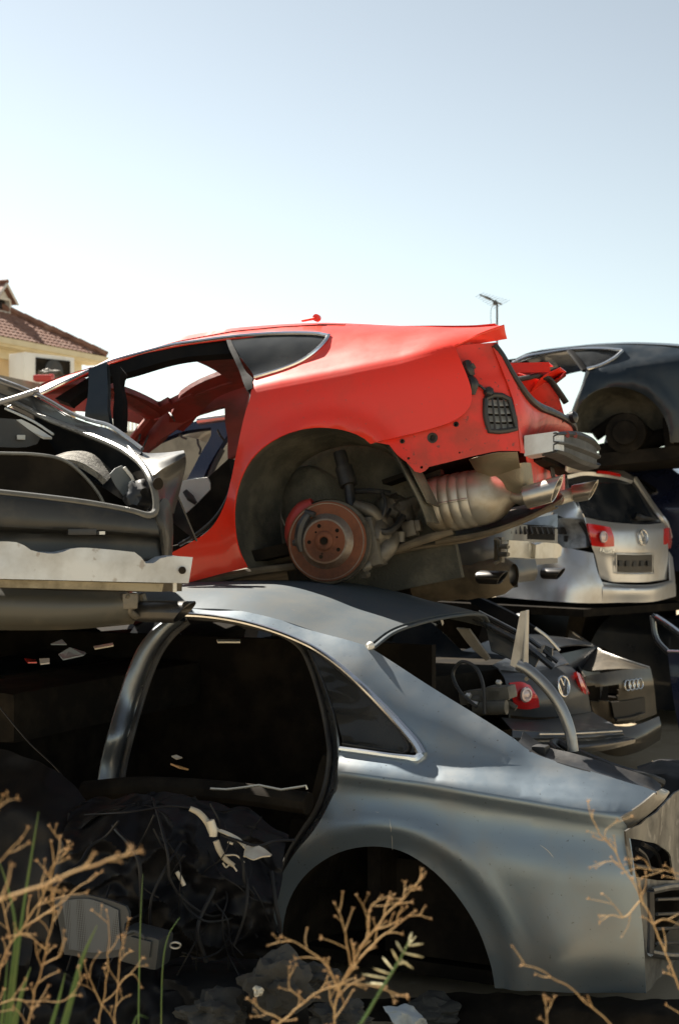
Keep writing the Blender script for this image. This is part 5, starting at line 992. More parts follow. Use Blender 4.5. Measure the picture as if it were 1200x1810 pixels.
# ================================================================ STRIPPED TAIL below the red car
IFR = Frame(W(872, 1020, 7.4), 25, 0, 0)
stp = thing('wrecked_car', 'stripped dark car tail with crumpled pale beam and twin exhaust tips under the red shell', 'car', IFR)
iq = lambda px, py, y: IFR.p(px, py, y)
il = lambda *a: [iq(*t) for t in a]
mb = MB(); mb.loft([il((770, 925, .10), (840, 920, .12), (880, 925, .2), (930, 928, .7), (985, 935, 1.3)), il((770, 970, .06), (840, 970, .08), (880, 972, .16), (930, 972, .7), (985, 970, 1.3)), il((770, 1005, .08), (845, 1004, .1), (885, 1003, .2), (930, 1000, .7), (985, 995, 1.3))], 24, 12, .01, (.5, -1, 0)); mb.build('rear_panel', M_DKGREY, stp)
mb = MB(); mb.loft([il((893, 925, .35), (930, 927, .7), (980, 930, 1.2)), il((893, 952, .33), (930, 953, .7), (980, 955, 1.2))], 16, 5, .02, (1, -.5, 0)); mb.build('lamp_strip', M_MATTE, stp)
mb = MB(); 
for k in range(9): mb = MB(); mb.tube([iq(897+k*9.5, 931, .36+.1*k), iq(901+k*9.5, 944, .36+.1*k)], .012, 6, 1); mb.build('lamp_rib', M_RUBBER, stp)
mb = MB(); b1 = il((899, 955, .25), (920, 956, .4), (938, 958, .55), (945, 963, .6), (960, 959, .75), (975, 960, .9), (988, 962, 1.05), (993, 967, 1.1)); b2 = il((896, 985, .25), (920, 986, .4), (938, 987, .55), (945, 987, .6), (960, 987, .75), (975, 986, .9), (985, 986, 1.05), (991, 982, 1.1))
b1 = [v+Vector((.10, 0, 0)) for v in b1]; b2 = [v+Vector((.10, 0, 0)) for v in b2]
b1 = [IFR.w(*q) for q in ((899, 955, 7.15), (920, 956, 7.2), (938, 958, 7.25), (945, 963, 7.22), (960, 959, 7.32), (975, 960, 7.4), (988, 962, 7.48), (993, 967, 7.5))]
b2 = [IFR.w(*q) for q in ((896, 985, 7.15), (920, 986, 7.2), (938, 987, 7.25), (945, 987, 7.22), (960, 987, 7.32), (975, 986, 7.4), (985, 986, 7.48), (991, 982, 7.5))]
mb.loft([[v+Vector((-.05, .03, 0)) for v in b1], b1], 30, 2, .004, (0, 0, 1)); mb.loft([b1, b2], 30, 5, .006, (.3, -1, 0)); mb.build('bumper_beam', mat('pale_beam', (.66, .63, .56), .5, .3, 0, (.45, .4, .3), 6, .7, bump=.2, bscale=12), stp, angle=20)
mb = MB(); mb.box(IFR.w(882, 972, 7.3), (.04, .05, .13)); mb.tube([IFR.w(873, 952, 7.25), IFR.w(880, 955, 7.25), IFR.w(884, 990, 7.25), IFR.w(873, 996, 7.25)], .012, 6, 1); mb.tube([IFR.w(884, 966, 7.2), IFR.w(898, 966, 7.15)], .012, 6, 1); mb.tube([IFR.w(884, 980, 7.2), IFR.w(898, 980, 7.15)], .012, 6, 1); mb.build('beam_mount', M_IRON, stp)
mb = MB(); mb.loft([il((866, 990, .14), (905, 989, .3), (945, 988, .55)), il((868, 1010, .10), (908, 1012, .28), (950, 1010, .55)), il((874, 1028, .14), (908, 1030, .3), (945, 1026, .6))], 14, 10, .02, (.3, -1, 0)); mb.build('bumper_lower', M_DKGREY, stp)
def itip(px, py, L, r, y, m_):
    m = MB(); b = IFR.w(px, py, y); a = b+Vector((-L, 0, 0)); rows = [[a+Vector((h*L+s*r*.7*math.sin(q), 1.5*rr*math.cos(q), rr*math.sin(q))) for q in [2*math.pi*k/32 for k in range(33)]] for h, rr, s in ((0, r*.85, 0), (.1, r, 0), (1, r*1.02, 1), (1.01, r*.95, 1), (.99, r*.87, 1), (.3, r*.8, .2), (.3, 0, 0))]
    m.add([p for w_ in rows for p in w_], [(k*33+i, k*33+i+1, (k+1)*33+i+1, (k+1)*33+i) for k in range(6) for i in range(32)]); return m.build('exhaust_tip', m_, stp)
itip(888, 1021, .13, .034, 7.15, mat('blackened_pipe', (.05, .05, .05))); itip(990, 1014, .10, .030, 7.5, mat('blackened_pipe', (.05, .05, .05)))
mb = MB(); c0 = iq(735, 1030, .2); rows = []
for h, r in ((0, .05), (.02, .10), (.1, .115), (.16, .108), (.2, .116), (.26, .108), (.3, .116), (.36, .108), (.4, .115), (.5, .10), (.56, .06)): rows.append([c0+Vector((h, 1.4*r*math.cos(q), r*math.sin(q)+.09*h)) for q in [2*math.pi*k/28 for k in range(29)]])
mb.add([p for r in rows for p in r], [(k*29+i, k*29+i+1, (k+1)*29+i+1, (k+1)*29+i) for k in range(10) for i in range(28)]); mb.tube([c0+Vector((.5, 0, .04)), iq(850, 1022, .2)], .045, 12, 1); mb.build('silencer', M_EARTHM, stp, angle=60)
mb = MB(); mb.tube(il((690, 992, .15), (730, 975, .2), (770, 965, .2), (800, 985, .2)), [.05, .06, .07, .05], 10, 4); mb.tube(il((690, 1008, .12), (740, 1000, .14), (780, 998, .14), (800, 1004, .15)), .022, 8, 4); mb.tube(il((700, 985, .1), (720, 1000, .1), (745, 990, .12)), .016, 8, 4); mb.lathe(iq(782, 1000, .1), (0, 1, 0), [(0, 0), (0, .035), (.1, .035), (.1, 0)], 16); mb.blob(iq(760, 985, .3), .09, 7, .3); mb.blob(iq(720, 1005, .25), .08, 8, .35); mb.build('axle_parts', M_IRON, stp)
mb = MB(); mb.box((-1.5, .9, iq(870, 1010, .1).z-.05), (2.2, 1.5, .2)); mb.box((-1.3, 1.0, iq(870, 970, .1).z), (1.9, 1.3, .2)); mb.build('underbody', M_BLACK, stp)
mb = MB(); mb.loft([il((835, 905, .2), (880, 912, .5), (940, 915, .9), (985, 908, 1.3)), il((835, 925, .12), (880, 926, .3), (935, 930, .75), (985, 932, 1.25))], 14, 5, .01, (.5, -1, .4)); mb.build('boot_edge', mat('blue_grey_paint', (.16, .19, .22), .35, .6, .4), stp)
# ================================================================ DARK HATCH with red lamps, behind the grey saloon's boot
GF = Frame(W(905, 1235, 8.3), 42, 0, 0)
gol = thing('wrecked_car', 'dusty dark grey car tail with red lamps and round badge behind the hinge arm', 'car', GF)
gl = lambda *a: [GF.q(*t) for t in a]
mb = MB(); mb.loft([gl((880, 1182, -.25), (920, 1190, -.10), (960, 1184, -.05), (1004, 1174, -.08)), gl((893, 1205, -.08), (930, 1208, .0), (975, 1203, .04), (1022, 1192, .0)), gl((897, 1235, -.02), (940, 1240, .05), (985, 1235, .08), (1036, 1218, .03)), gl((900, 1264, -.04), (945, 1268, .03), (990, 1266, .05), (1044, 1258, .0))], 26, 20, .01, (1, -.3, 0)); mb.build('tailgate', M_DKGREY, gol)
def glamp(rows):
    m = MB(); m.loft(rows, 14, 12, .02, (1, 0, 0)); return m.build('tail_lamp', M_LAMP, gol)
l1 = glamp([gl((900, 1207, .06), (920, 1205, .09), (936, 1211, .10)), gl((904, 1229, .08), (928, 1228, .12), (950, 1232, .12)), gl((910, 1252, .05), (932, 1254, .08), (953, 1250, .08))])
mb = MB(); mb.lathe(GF.q(929, 1228, .13), (1, -.2, 0), [(0, .045), (.01, .040), (.012, .030), (.006, .026), (.012, .015), (.012, 0)], 22); mb.build('lamp_lens', M_LAMPW, l1)
glamp([gl((1018, 1187, .03), (1026, 1192, .02), (1030, 1198, .0)), gl((1024, 1205, .06), (1033, 1210, .04), (1037, 1215, .0)), gl((1030, 1223, .05), (1036, 1228, .03), (1041, 1226, .0))])
mb = MB(); roundel(mb, GF.q(994, 1213, .072), Vector((0, 1, 0)), Vector((-.15, 0, 1)).normalized(), Vector((1, 0, .1)), .060, 'vw', .0065); mb.build('badge', M_BADGE, gol)
mb = MB(); mb.loft([gl((885, 1268, -.05), (945, 1272, .03), (1000, 1266, .05), (1046, 1258, .0)), [GF.w(*q) for q in ((905, 1290, 7.6), (960, 1293, 7.75), (1030, 1291, 8.0), (1096, 1288, 8.3))]], 24, 8, .01, (0, 0, 1))
bmp = [[GF.w(*q) for q in r] for r in (((905, 1291, 7.6), (960, 1294, 7.75), (1030, 1292, 8.0), (1096, 1289, 8.3)), ((905, 1303, 7.56), (960, 1304, 7.70), (1040, 1302, 7.96), (1101, 1296, 8.28)), ((905, 1309, 7.62), (965, 1310, 7.76), (1040, 1308, 8.02), (1103, 1302, 8.32)), ((900, 1320, 7.55), (970, 1322, 7.7), (1050, 1318, 7.95), (1122, 1306, 8.25)), ((900, 1328, 7.65), (975, 1334, 7.8), (1060, 1328, 8.05), (1120, 1314, 8.32)))]
mb.loft(bmp, 26, 24, .01, (.5, -1, 0)); mb.build('bumper', M_DKGREY, gol, angle=50)
mb = MB(); mb.tube([GF.w(952, 1297.5, 7.68), GF.w(1000, 1297, 7.82), GF.w(1098, 1292, 8.27)], .006, 6, 4); mb.build('bumper_strip', M_ALU, gol)
mb = MB(); mb.loft([gl((870, 1175, -.5), (930, 1150, -.6), (985, 1150, -.5)), gl((885, 1184, -.2), (935, 1188, -.08), (1004, 1172, -.08))], 14, 5, .01, (1, 0, 1)); mb.build('screen_frame', M_BLACKP, gol)
mb = MB(); mb.box((-1.35, GF.q(960, 1240, 0).y, GF.q(960, 1240, 0).z-.08), (2.0, 1.3, .5)); mb.build('cabin', M_BLACK, gol)
mb = MB(); mb.loft([gl((895, 1210, -.03), (870, 1200, -.5), (840, 1195, -1.2)), gl((900, 1290, -.05), (870, 1290, -.5), (840, 1290, -1.2))], 8, 6, .01, (0, -1, 0)); mb.build('body_side', M_DKGREY, gol)
# ================================================================ BROWN SALOON with four rings
HF = Frame(W(1040, 1240, 9.6), 44, 0, 0)
brn = thing('wrecked_car', 'dusty dark brown saloon tail with four linked rings and an empty lamp hole', 'car', HF)
hl = lambda *a: [HF.q(*t) for t in a]
mb = MB(); mb.loft([hl((1005, 1112, -1.3), (1013, 1119, -1.2), (1063, 1152, -.45), (1100, 1166, -.2), (1149, 1181, -.05)), hl((1000, 1160, -1.2), (1012, 1165, -.9), (1040, 1185, -.3), (1090, 1182, -.04), (1148, 1184, -.0))], 24, 8, .01, (0, -.3, 1)); mb.build('boot_lid', M_BRONZE, brn)
mb = MB(); mb.tube(hl((1013, 1118, -1.2), (1040, 1137, -.8), (1063, 1151, -.45)), .010, 6, 4); mb.tube(hl((1063, 1151.5, -.45), (1100, 1165, -.2), (1147, 1180, -.04)), .008, 6, 4); mb.build('boot_edge_strip', M_ALU, brn)
rows = [hl((1032, 1196, -.05), (1060, 1190, .0), (1100, 1184, .02), (1149, 1181, .0)), hl((1036, 1212, -.04), (1065, 1210, .03), (1105, 1206, .05), (1154, 1205, .02)), hl((1042, 1236, -.05), (1070, 1238, .02), (1110, 1236, .04), (1157, 1230, .01)), hl((1050, 1270, -.05), (1080, 1280, .0), (1115, 1278, .03), (1160, 1262, .0))]
hc1 = HF.q(1058, 1226, 0); hc2 = HF.q(1108, 1252, 0)
mb = MB(); mb.loft(rows, 40, 30, .012, (1, -.3, 0), skip=lambda c: abs(c.y-hc1.y) < .17 and abs(c.z-hc1.z-.0) < .055); mb.build('rear_panel', M_BRONZE, brn)
mb = MB(); mb.box((-.15, hc1.y, hc1.z), (.04, .42, .2)); mb.build('lamp_recess', M_BLACK, brn)
mb = MB(); mb.loft([hl((1080, 1241, .05), (1110, 1238, .06), (1139, 1232, .05)), hl((1086, 1272, .04), (1112, 1268, .05), (1140, 1258, .04))], 10, 6, .008, (1, 0, 0)); mb.build('plate_recess', mat('shadowed_plate_panel', (.035, .030, .024), .6, .2, 0, (.07, .06, .045), 8, .5), brn)
mb = MB(); mb.tube(hl((1088, 1273, .06), (1114, 1269, .07), (1138, 1261, .06)), .012, 6, 3); mb.build('plate_ledge', M_BRONZE, brn)
mb = MB(); roundel(mb, HF.q(1118, 1210, .055), Vector((0, 1, 0)), Vector((-.1, 0, 1)).normalized(), Vector((1, 0, 0)), .036, 'rings', .0055); mb.build('badge', M_BADGE, brn)
mb = MB(); mb.loft([hl((1040, 1272, -.02), (1080, 1284, .06), (1120, 1282, .08), (1164, 1266, .03)), hl((1044, 1300, .02), (1085, 1312, .12), (1125, 1306, .13), (1168, 1284, .06)), hl((1048, 1325, -.05), (1085, 1337, .05), (1125, 1330, .07), (1166, 1308, .0))], 22, 14, .01, (1, -.3, 0)); mb.build('bumper', M_BRONZE, brn)
mb = MB(); mb.loft([hl((1032, 1196, -.05), (1015, 1170, -.6), (990, 1150, -1.3)), hl((1045, 1320, -.05), (1020, 1310, -.6), (990, 1300, -1.3))], 10, 8, .01, (0, -1, 0)); mb.build('body_side', M_BRONZE, brn)
mb = MB(); mb.box((-1.5, HF.q(1090, 1250, 0).y, HF.q(1090, 1250, 0).z-.05), (2.0, 1.3, .6)); mb.build('cabin', M_BLACK, brn)
# ================================================================ edge-of-frame dark door with bright trims
KF = Frame(W(1195, 1130, 9.0), 24, 0, 0)
kdo = thing('wrecked_car', 'dark blue car flank with two bright trims at the right edge beside the brown saloon', 'car', KF)
kp = lambda px, py: (KF.p(px, py, 0).x, KF.p(px, py, 0).z)
mb = MB(); mb.sheet(loop2([kp(*q) for q in ((1180, 1152), (1260, 1154), (1330, 1160))], [kp(1330, 1160), kp(1330, 1300)], [kp(1330, 1300), kp(1250, 1310), kp(1200, 1290)], [kp(1200, 1290), kp(1190, 1230), kp(1180, 1152)], step=.06), lambda x, z: Vector((x, .03*math.sin(z*5), z)), .06, (0, -1, 0), .07); mb.build('door_skin', M_NAVY2, kdo)
mb = MB(); mb.tube([KF.p(1158, 1088, -.02), KF.p(1180, 1102, -.02), KF.p(1212, 1126, -.02), KF.p(1245, 1152, -.02)], .012, 8, 4); mb.build('frame_trim', M_CHROME, kdo)
mb = MB(); mb.tube([KF.p(1179, 1151, -.02), KF.p(1230, 1153, -.02), KF.p(1300, 1155, -.02)], .010, 8, 4); mb.build('sill_trim', M_CHROME, kdo)
mb = MB(); mb.tube([KF.p(1152, 1088, .02), KF.p(1176, 1104, .02), KF.p(1210, 1130, .02)], .03, 8, 4, flat=.6); mb.tube([KF.p(1152, 1088, .02), KF.p(1160, 1130, .02), KF.p(1182, 1155, .02)], .03, 8, 4, flat=.6); mb.build('door_frame', M_JAMB, kdo)
# ================================================================ dark blue saloon and white panel seen through the red doorway
CF = Frame(W(345, 800, 9.2), 20, 4, 0)
cbl = thing('wrecked_car', 'dark blue saloon shell seen through the empty red doorway', 'car', CF)
cp_ = lambda px, py: (CF.p(px, py, .1).x, CF.p(px, py, .1).z)
def cS(x, z, off=0.0): return Vector((x, .1+off+.30*max(0, z+.15), z))
cs_ = lambda *a: [cp_(*q) for q in a]
def csheet(segs, off=0.0, th=.05): m = MB(); m.sheet(loop2(*segs, step=.05), lambda x, z: cS(x, z, off), th, (0, -1, 0), .05); return m
csheet([cs_((255, 770), (300, 752), (340, 741), (400, 734), (470, 730)), cs_((470, 730), (470, 744)), cs_((470, 744), (430, 745), (405, 750), (398, 758)), cs_((398, 758), (382, 790), (368, 820), (358, 850)), cs_((358, 850), (470, 800)), cs_((470, 800), (470, 900)), cs_((470, 900), (300, 930)), cs_((300, 930), (318, 870), (332, 845), (350, 800), (364, 768), (362, 754)), cs_((362, 754), (335, 757), (310, 762), (262, 782)), cs_((262, 782), (255, 770))]).build('body_side', M_NAVY2, cbl)
mb = MB(); mb.tube([cS(*cp_(x, y), -.01) for x, y in ((338, 742), (400, 734), (470, 730))], .022, 8, 4); mb.build('roof_strip', M_ALU, cbl)
mb = MB(); tp = [cS(*cp_(x, y)) for x, y in ((255, 770), (300, 752), (340, 741), (400, 734), (470, 730))]; mb.loft([tp, [v+Vector((0, .5, .05)) for v in tp], [v+Vector((0, 1.1, 0)) for v in tp]], 16, 8, .02, (0, 0, 1)); mb.build('roof', M_WAGON, cbl, label='pale roof of the dark blue saloon')
mb = MB(); mb.tube([cS(*cp_(x, y), .03) for x, y in ((384, 793), (374, 818), (366, 845))], .02, 8, 4); mb.build('pillar_seal', M_RUBBER, cbl); mb = MB(); mb.tube([cS(*cp_(x, y), .02) for x, y in ((300, 757), (308, 770), (318, 774))], .008, 6, 4); mb.build('loose_wire', M_RUBBER, cbl); mb = MB(); mb.tube([cS(*cp_(x, y), .02) for x, y in ((338, 775), (341, 785), (346, 793), (345, 802))], .008, 6, 4); mb.build('loose_wire', M_RUBBER, cbl)
mb = MB(); mb.box((-.1, 1.5, -.75), (2.4, .1, .9)); mb.build('far_side', M_BLACK, cbl)
wh = Frame(W(340, 880, 7.7), 12, 0, 0)
wp_ = lambda px, py: (wh.p(px, py, 0).x, wh.p(px, py, 0).z)
mb = MB(); mb.sheet(loop2([wp_(*q) for q in ((318, 852), (340, 847), (366, 844))], [wp_(*q) for q in ((366, 844), (370, 852), (370, 866))], [wp_(*q) for q in ((370, 866), (345, 892), (312, 922))], [wp_(*q) for q in ((312, 922), (280, 930), (290, 880), (318, 852))], step=.04), lambda x, z: Vector((x, .02*math.sin(x*6)-.1*z, z)), .03, (0, -1, 0), .04)
wpn = mb.build('white_panel', M_WHITE, None); wpn.matrix_world = wh.M(); tag(wpn, 'loose white car bonnet standing behind the sill of the red car', 'car panel')
mb = MB(); mb.tube([wh.p(327, 868, -.05), wh.p(337, 880, -.05), wh.p(347, 890, -.04)], [.014, .022, .01], 8, 3); mb.build('bonnet_hinge', M_PLASTIC, wpn)
# ================================================================ dark filler cars added further back to hide sunlit ground in the gaps
GRP = 'added scrapped cars hiding lit ground at the back of the yard'
G_ = scrap_car
G_('black scrapped filler saloon on the ground behind the cabin of the grey saloon', Frame((-1.4, 8.2, .34), 38), M_BLACKP, GRP)
G_('navy scrapped filler saloon on the ground at far left under the black hatchback', Frame((-2.6, 6.9, .34), 30), M_NAVY, GRP)
G_('black scrapped filler saloon on the ground beneath the silver estate', Frame((2.3, 12.8, .24), 48), M_BLACKP, GRP)
G_('navy scrapped filler saloon on the ground behind the brown saloon', Frame((4.0, 13.6, .36), 40), M_NAVY, GRP)
G_('black scrapped filler saloon lying under the stripped tail', Frame((.2, 9.8, .2), 30), M_BLACKP, GRP)
G_('dark grey scrapped filler saloon under the dark blue one behind the red doorway', Frame((-1.2, 11.0, .9), 25), M_DKGREY, GRP)
G_('deep blue scrapped filler saloon on the second level below the navy coupe', Frame((3.6, 13.2, 1.15), 30), M_NAVY2, GRP)
# ================================================================ SCRAP heaped in front of the grey saloon's missing doors
def crumple(rows, n, m, amp, freq, seed, thick, hint=(0, -1, .3)):
    R = [curve([W(*q) for q in r], n) for r in rows]; cols = [curve([r[i] for r in R], m) for i in range(n)]
    vs = []
    for k in range(m):
        for i in range(n):
            p = cols[i][k]; s = Vector((seed*3.1, seed, 0))
            r = abs(noise.noise(p*freq+s))*2-1+.5*noise.noise(p*freq*2.7+s)
            vs.append(p+Vector((.3*noise.noise(p*freq+s*2), r, .5*noise.noise(p*freq*1.3-s)))*amp)
    fs = [(k*n+i, k*n+i+1, (k+1)*n+i+1, (k+1)*n+i) for k in range(m-1) for i in range(n-1)]
    mb = MB(); mb.shell(vs, fs, thick, hint); return mb
M_SHEET = mat('black_crumpled_liner', (.006, .006, .0075), .55, 0, 0, (.013, .012, .011), 5, .7, bump=.3, bscale=14, spec=.22)
M_DARKP = mat('dark_grey_plastic_scrap', (.010, .0105, .012), .55, 0, 0, (.02, .018, .016), 7, .7, bump=.15, bscale=20, spec=.2)
o = crumple([[(130, 1420, 4.9), (220, 1398, 4.9), (320, 1405, 4.85), (420, 1425, 4.8), (510, 1470, 4.75)], [(110, 1490, 4.65), (210, 1460, 4.6), (310, 1450, 4.6), (410, 1480, 4.6), (500, 1540, 4.6)], [(100, 1570, 4.6), (210, 1550, 4.55), (320, 1540, 4.5), (420, 1560, 4.5), (490, 1610, 4.5)], [(120, 1680, 4.65), (220, 1680, 4.6), (330, 1690, 4.55), (430, 1690, 4.55), (500, 1700, 4.55)]], 110, 110, .06, 7.5, 3, .008).build('crumpled_liner', M_SHEET)
tag(o, 'crumpled black plastic liner heaped below the open rear doorway of the grey saloon', 'scrap liner')
o = crumple([[(-60, 1330, 5.2), (40, 1330, 5.1), (120, 1370, 5.0), (170, 1420, 4.95)], [(-60, 1440, 4.9), (40, 1450, 4.8), (110, 1480, 4.75), (160, 1500, 4.75)], [(-60, 1640, 4.8), (40, 1650, 4.75), (110, 1660, 4.7), (150, 1660, 4.7)], [(-60, 1850, 4.8), (40, 1850, 4.75), (110, 1850, 4.7), (170, 1850, 4.7)]], 40, 50, .05, 4.0, 9, .012).build('crushed_wing', M_SHEET)
tag(o, 'crushed black car wing standing in the dark at the left edge', 'car panel')
o = crumple([[(300, 1690, 4.75), (380, 1685, 4.7), (450, 1690, 4.7), (520, 1700, 4.7)], [(290, 1740, 4.5), (380, 1740, 4.45), (450, 1740, 4.45), (540, 1750, 4.5)], [(280, 1860, 4.55), (380, 1870, 4.5), (450, 1870, 4.5), (560, 1880, 4.55)]], 40, 30, .05, 6, 14, .012).build('broken_bumper', M_DARKP)
tag(o, 'broken dark bumper piece lying low beside the grey rock', 'bumper piece')
# sill of the saloon and dark shapes in the doorway
mb = MB(); mb.tube([W(150, 1400, 5.2), W(250, 1392, 5.15), (W(400, 1400, 5.1)), W(545, 1420, 4.98)], .05, 10, 5, flat=.8)
o = mb.build('metal_bar', M_BLACK); tag(o, 'black metal bar lying across the doorway of the grey saloon', 'metal bar')
mb = MB(); mb.tube([W(372, 1394, 4.9), W(400, 1395.5, 4.9), W(430, 1392, 4.88), W(458, 1388, 4.87), W(497, 1396, 4.85), W(530, 1391, 4.84), W(541, 1389, 4.83), W(543, 1395, 4.83)], .0042, 8, 1)
o = mb.build('bent_wire', mat('bright_wire', (.62, .58, .48), .35, .8)); tag(o, 'thin bright bent wire across the dark rear doorway', 'wire')
# bracket with hose, sunlit
hb_ = thing('seat_bracket', 'pale metal bracket with a hose lying on the crumpled black liner', 'bracket', Frame(W(420, 1490, 4.42)))
HBF = Frame(W(420, 1490, 4.42)); hw = lambda px, py, d=4.42: HBF.loc(W(px, py, d))
M_PALE = mat('pale_bracket_metal', (.62, .57, .47), .5, .3, 0, (.36, .30, .22), 9, .6, bump=.15, bscale=30)
mb = MB(); mb.tube([hw(336, 1429), hw(352, 1437), hw(366, 1453), hw(373, 1468), hw(376, 1476)], [.008, .010, .010, .010, .009], 10, 5); mb.tube([hw(382, 1486), hw(388, 1502), hw(398, 1518), hw(414, 1530)], [.010, .010, .009, .007], 10, 5); mb.build('hose', mat('pale_hose', (.50, .44, .34), .6, 0, 0, (.3, .25, .18), 10, .6), hb_)
mb = MB(); mb.tube([hw(372, 1450, 4.40), hw(377, 1468, 4.40), hw(377, 1478, 4.40)], [.013, .014, .012], 10, 3); mb.build('hose_clip', M_PALE, hb_)
mb = MB(); mb.loft([[hw(382, 1462), hw(405, 1471), hw(425, 1482), hw(437, 1496)], [hw(382, 1467, 4.41), hw(405, 1477, 4.41), hw(422, 1488, 4.41), hw(434, 1500, 4.41)]], 12, 3, .004, (0, -1, .5)); mb.loft([[hw(437, 1494), hw(455, 1494), hw(468, 1500), hw(481, 1511)], [hw(432, 1512, 4.38), hw(448, 1519, 4.36), hw(462, 1514, 4.37), hw(478, 1512, 4.39)]], 12, 6, .004, (0, -1, .5)); mb.tube([hw(436, 1497), hw(433, 1514, 4.39)], .005, 8, 1); mb.build('bracket_plate', M_PALE, hb_)
mb = MB(); mb.tube([hw(398, 1512), hw(418, 1512), hw(432, 1525)], .003, 6, 3); mb.tube([hw(394, 1525), hw(400, 1533), hw(408, 1527), hw(419, 1540)], .003, 6, 3); mb.tube([hw(403, 1488), hw(412, 1492)], .004, 6, 1); mb.build('wire_end', M_PALE, hb_)
mb = MB(); mb.tube([W(313, 1541, 4.42), W(320, 1553, 4.42), W(326, 1565, 4.42)], .007, 8, 1); o = mb.build('metal_pin', M_PALE); tag(o, 'short pale metal pin poking out of the dark scrap', 'metal pin')
# hoses and cables
random.seed(11)
M_HOSE = mat('dark_hose', (.010, .0105, .013), .5, 0, 0, (.025, .024, .022), 9, .5, spec=.25)
CG = 'black hoses and cables trailing over the scrap'
cl = [([(270, 1410, 4.75), (285, 1460, 4.45), (297, 1510, 4.4), (300, 1550, 4.4), (315, 1580, 4.42)], 'black cable hanging down the left side of the crumpled liner'),
      ([(200, 1460, 4.6), (245, 1520, 4.4), (250, 1600, 4.4), (248, 1660, 4.42)], 'black cable dropping behind the speaker mesh panel'),
      ([(320, 1490, 4.5), (290, 1540, 4.4), (268, 1590, 4.38), (266, 1650, 4.4)], 'thick black hose bending above the small plastic box'),
      ([(430, 1530, 4.45), (438, 1570, 4.4), (432, 1620, 4.38), (415, 1670, 4.4)], 'thin black cable hanging below the pale bracket'),
      ([(480, 1540, 4.5), (488, 1600, 4.45), (495, 1640, 4.45), (490, 1690, 4.5)], 'black cable beside the wheel arch of the grey saloon'),
      ([(380, 1570, 4.45), (350, 1640, 4.4), (365, 1700, 4.42)], 'black cable looping in front of the broken bumper piece'),
      ([(150, 1440, 4.75), (230, 1435, 4.55), (300, 1425, 4.55), (350, 1430, 4.5)], 'black hose lying along the top of the crumpled liner'),
      ([(0, 1250, 5.3), (50, 1310, 5.2), (110, 1370, 5.1), (130, 1420, 5.0)], 'black hose sloping down at the left edge')]
for pts, lab in cl:
    mb = MB(); mb.tube([W(*q) for q in pts], random.choice((.003, .0045, .007)), 8, 8); tag(mb.build('cable', M_HOSE), lab, 'cable', CG)
hn = thing('wiring_harness', 'tangled black wiring loom spread over the crumpled liner', 'wiring loom'); hn.location = W(330, 1560, 4.4); ho = Vector(hn.location)
rnd = random.Random(77)
for k in range(26):
    x, y = rnd.uniform(180, 470), rnd.uniform(1420, 1650); pts = []
    a_ = rnd.uniform(.6, 2.4)
    for q in range(6):
        pts.append(W(x, y, 4.46-.06*math.sin(q+k))-ho); x += 34*math.cos(a_); y += 34*math.sin(a_); a_ += rnd.uniform(-.7, .7)
    mb = MB(); mb.tube(pts, rnd.choice((.002, .003, .0045)), 6, 6); mb.build('wire', M_HOSE, hn)
# speaker mesh panel and the box by it
SPF = Frame(W(170, 1640, 4.3), 12, -6, 0); spk = thing('speaker_panel', 'grey door panel with a perforated speaker mesh lying in the scrap', 'speaker panel', SPF)
s_ = lambda px, py: (SPF.p(px, py, 0).x, SPF.p(px, py, 0).z)
def spS(x, z): return Vector((x, .03*math.cos(x*9)+.02*z, z))
mb = MB(); mb.sheet(loop2([s_(*q) for q in ((95, 1590), (130, 1584), (180, 1594), (218, 1606))], [s_(*q) for q in ((218, 1606), (226, 1625), (214, 1640), (222, 1660))], [s_(*q) for q in ((222, 1660), (226, 1690))], [s_(226, 1690), s_(170, 1700), s_(110, 1690)], [s_(110, 1690), s_(95, 1590)], step=.02), spS, .012, (0, -1, 0), .025); mb.build('panel', mat('slate_panel', (.036, .041, .046), .5, 0, 0, (.06, .056, .05), 6, .6), spk)
M_MESH, _n, _l, _b = _new('perforated_mesh'); _tc = _n.new('ShaderNodeTexCoord'); _mp = _n.new('ShaderNodeMapping'); _mp.inputs['Scale'].default_value = (150, 150, 150); _ck = _n.new('ShaderNodeTexVoronoi'); _ck.inputs['Scale'].default_value = 1; _ck.inputs['Randomness'].default_value = 0
_l.new(_tc.outputs['Object'], _mp.inputs[0]); _l.new(_mp.outputs[0], _ck.inputs['Vector']); _cr = _n.new('ShaderNodeMapRange'); _cr.inputs[1].default_value = .28; _cr.inputs[2].default_value = .36; _l.new(_ck.outputs['Distance'], _cr.inputs[0])
_mx = _n.new('ShaderNodeMix'); _mx.data_type = 'RGBA'; _mx.inputs[6].default_value = (.008, .008, .009, 1); _mx.inputs[7].default_value = (.10, .11, .12, 1); _l.new(_cr.outputs[0], _mx.inputs[0]); _l.new(_mx.outputs[2], _b.inputs['Base Color']); _b.inputs['Roughness'].default_value = .5
mb = MB(); mb.sheet(loop2([s_(*q) for q in ((108, 1594), (150, 1592), (205, 1612))], [s_(*q) for q in ((205, 1612), (208, 1650), (212, 1680))], [s_(212, 1680), s_(165, 1688), s_(118, 1680)], [s_(118, 1680), s_(108, 1594)], step=.02), lambda x, z: spS(x, z)+Vector((0, -.006, 0)), .004, (0, -1, 0), .025); mb.build('mesh', M_MESH, spk)
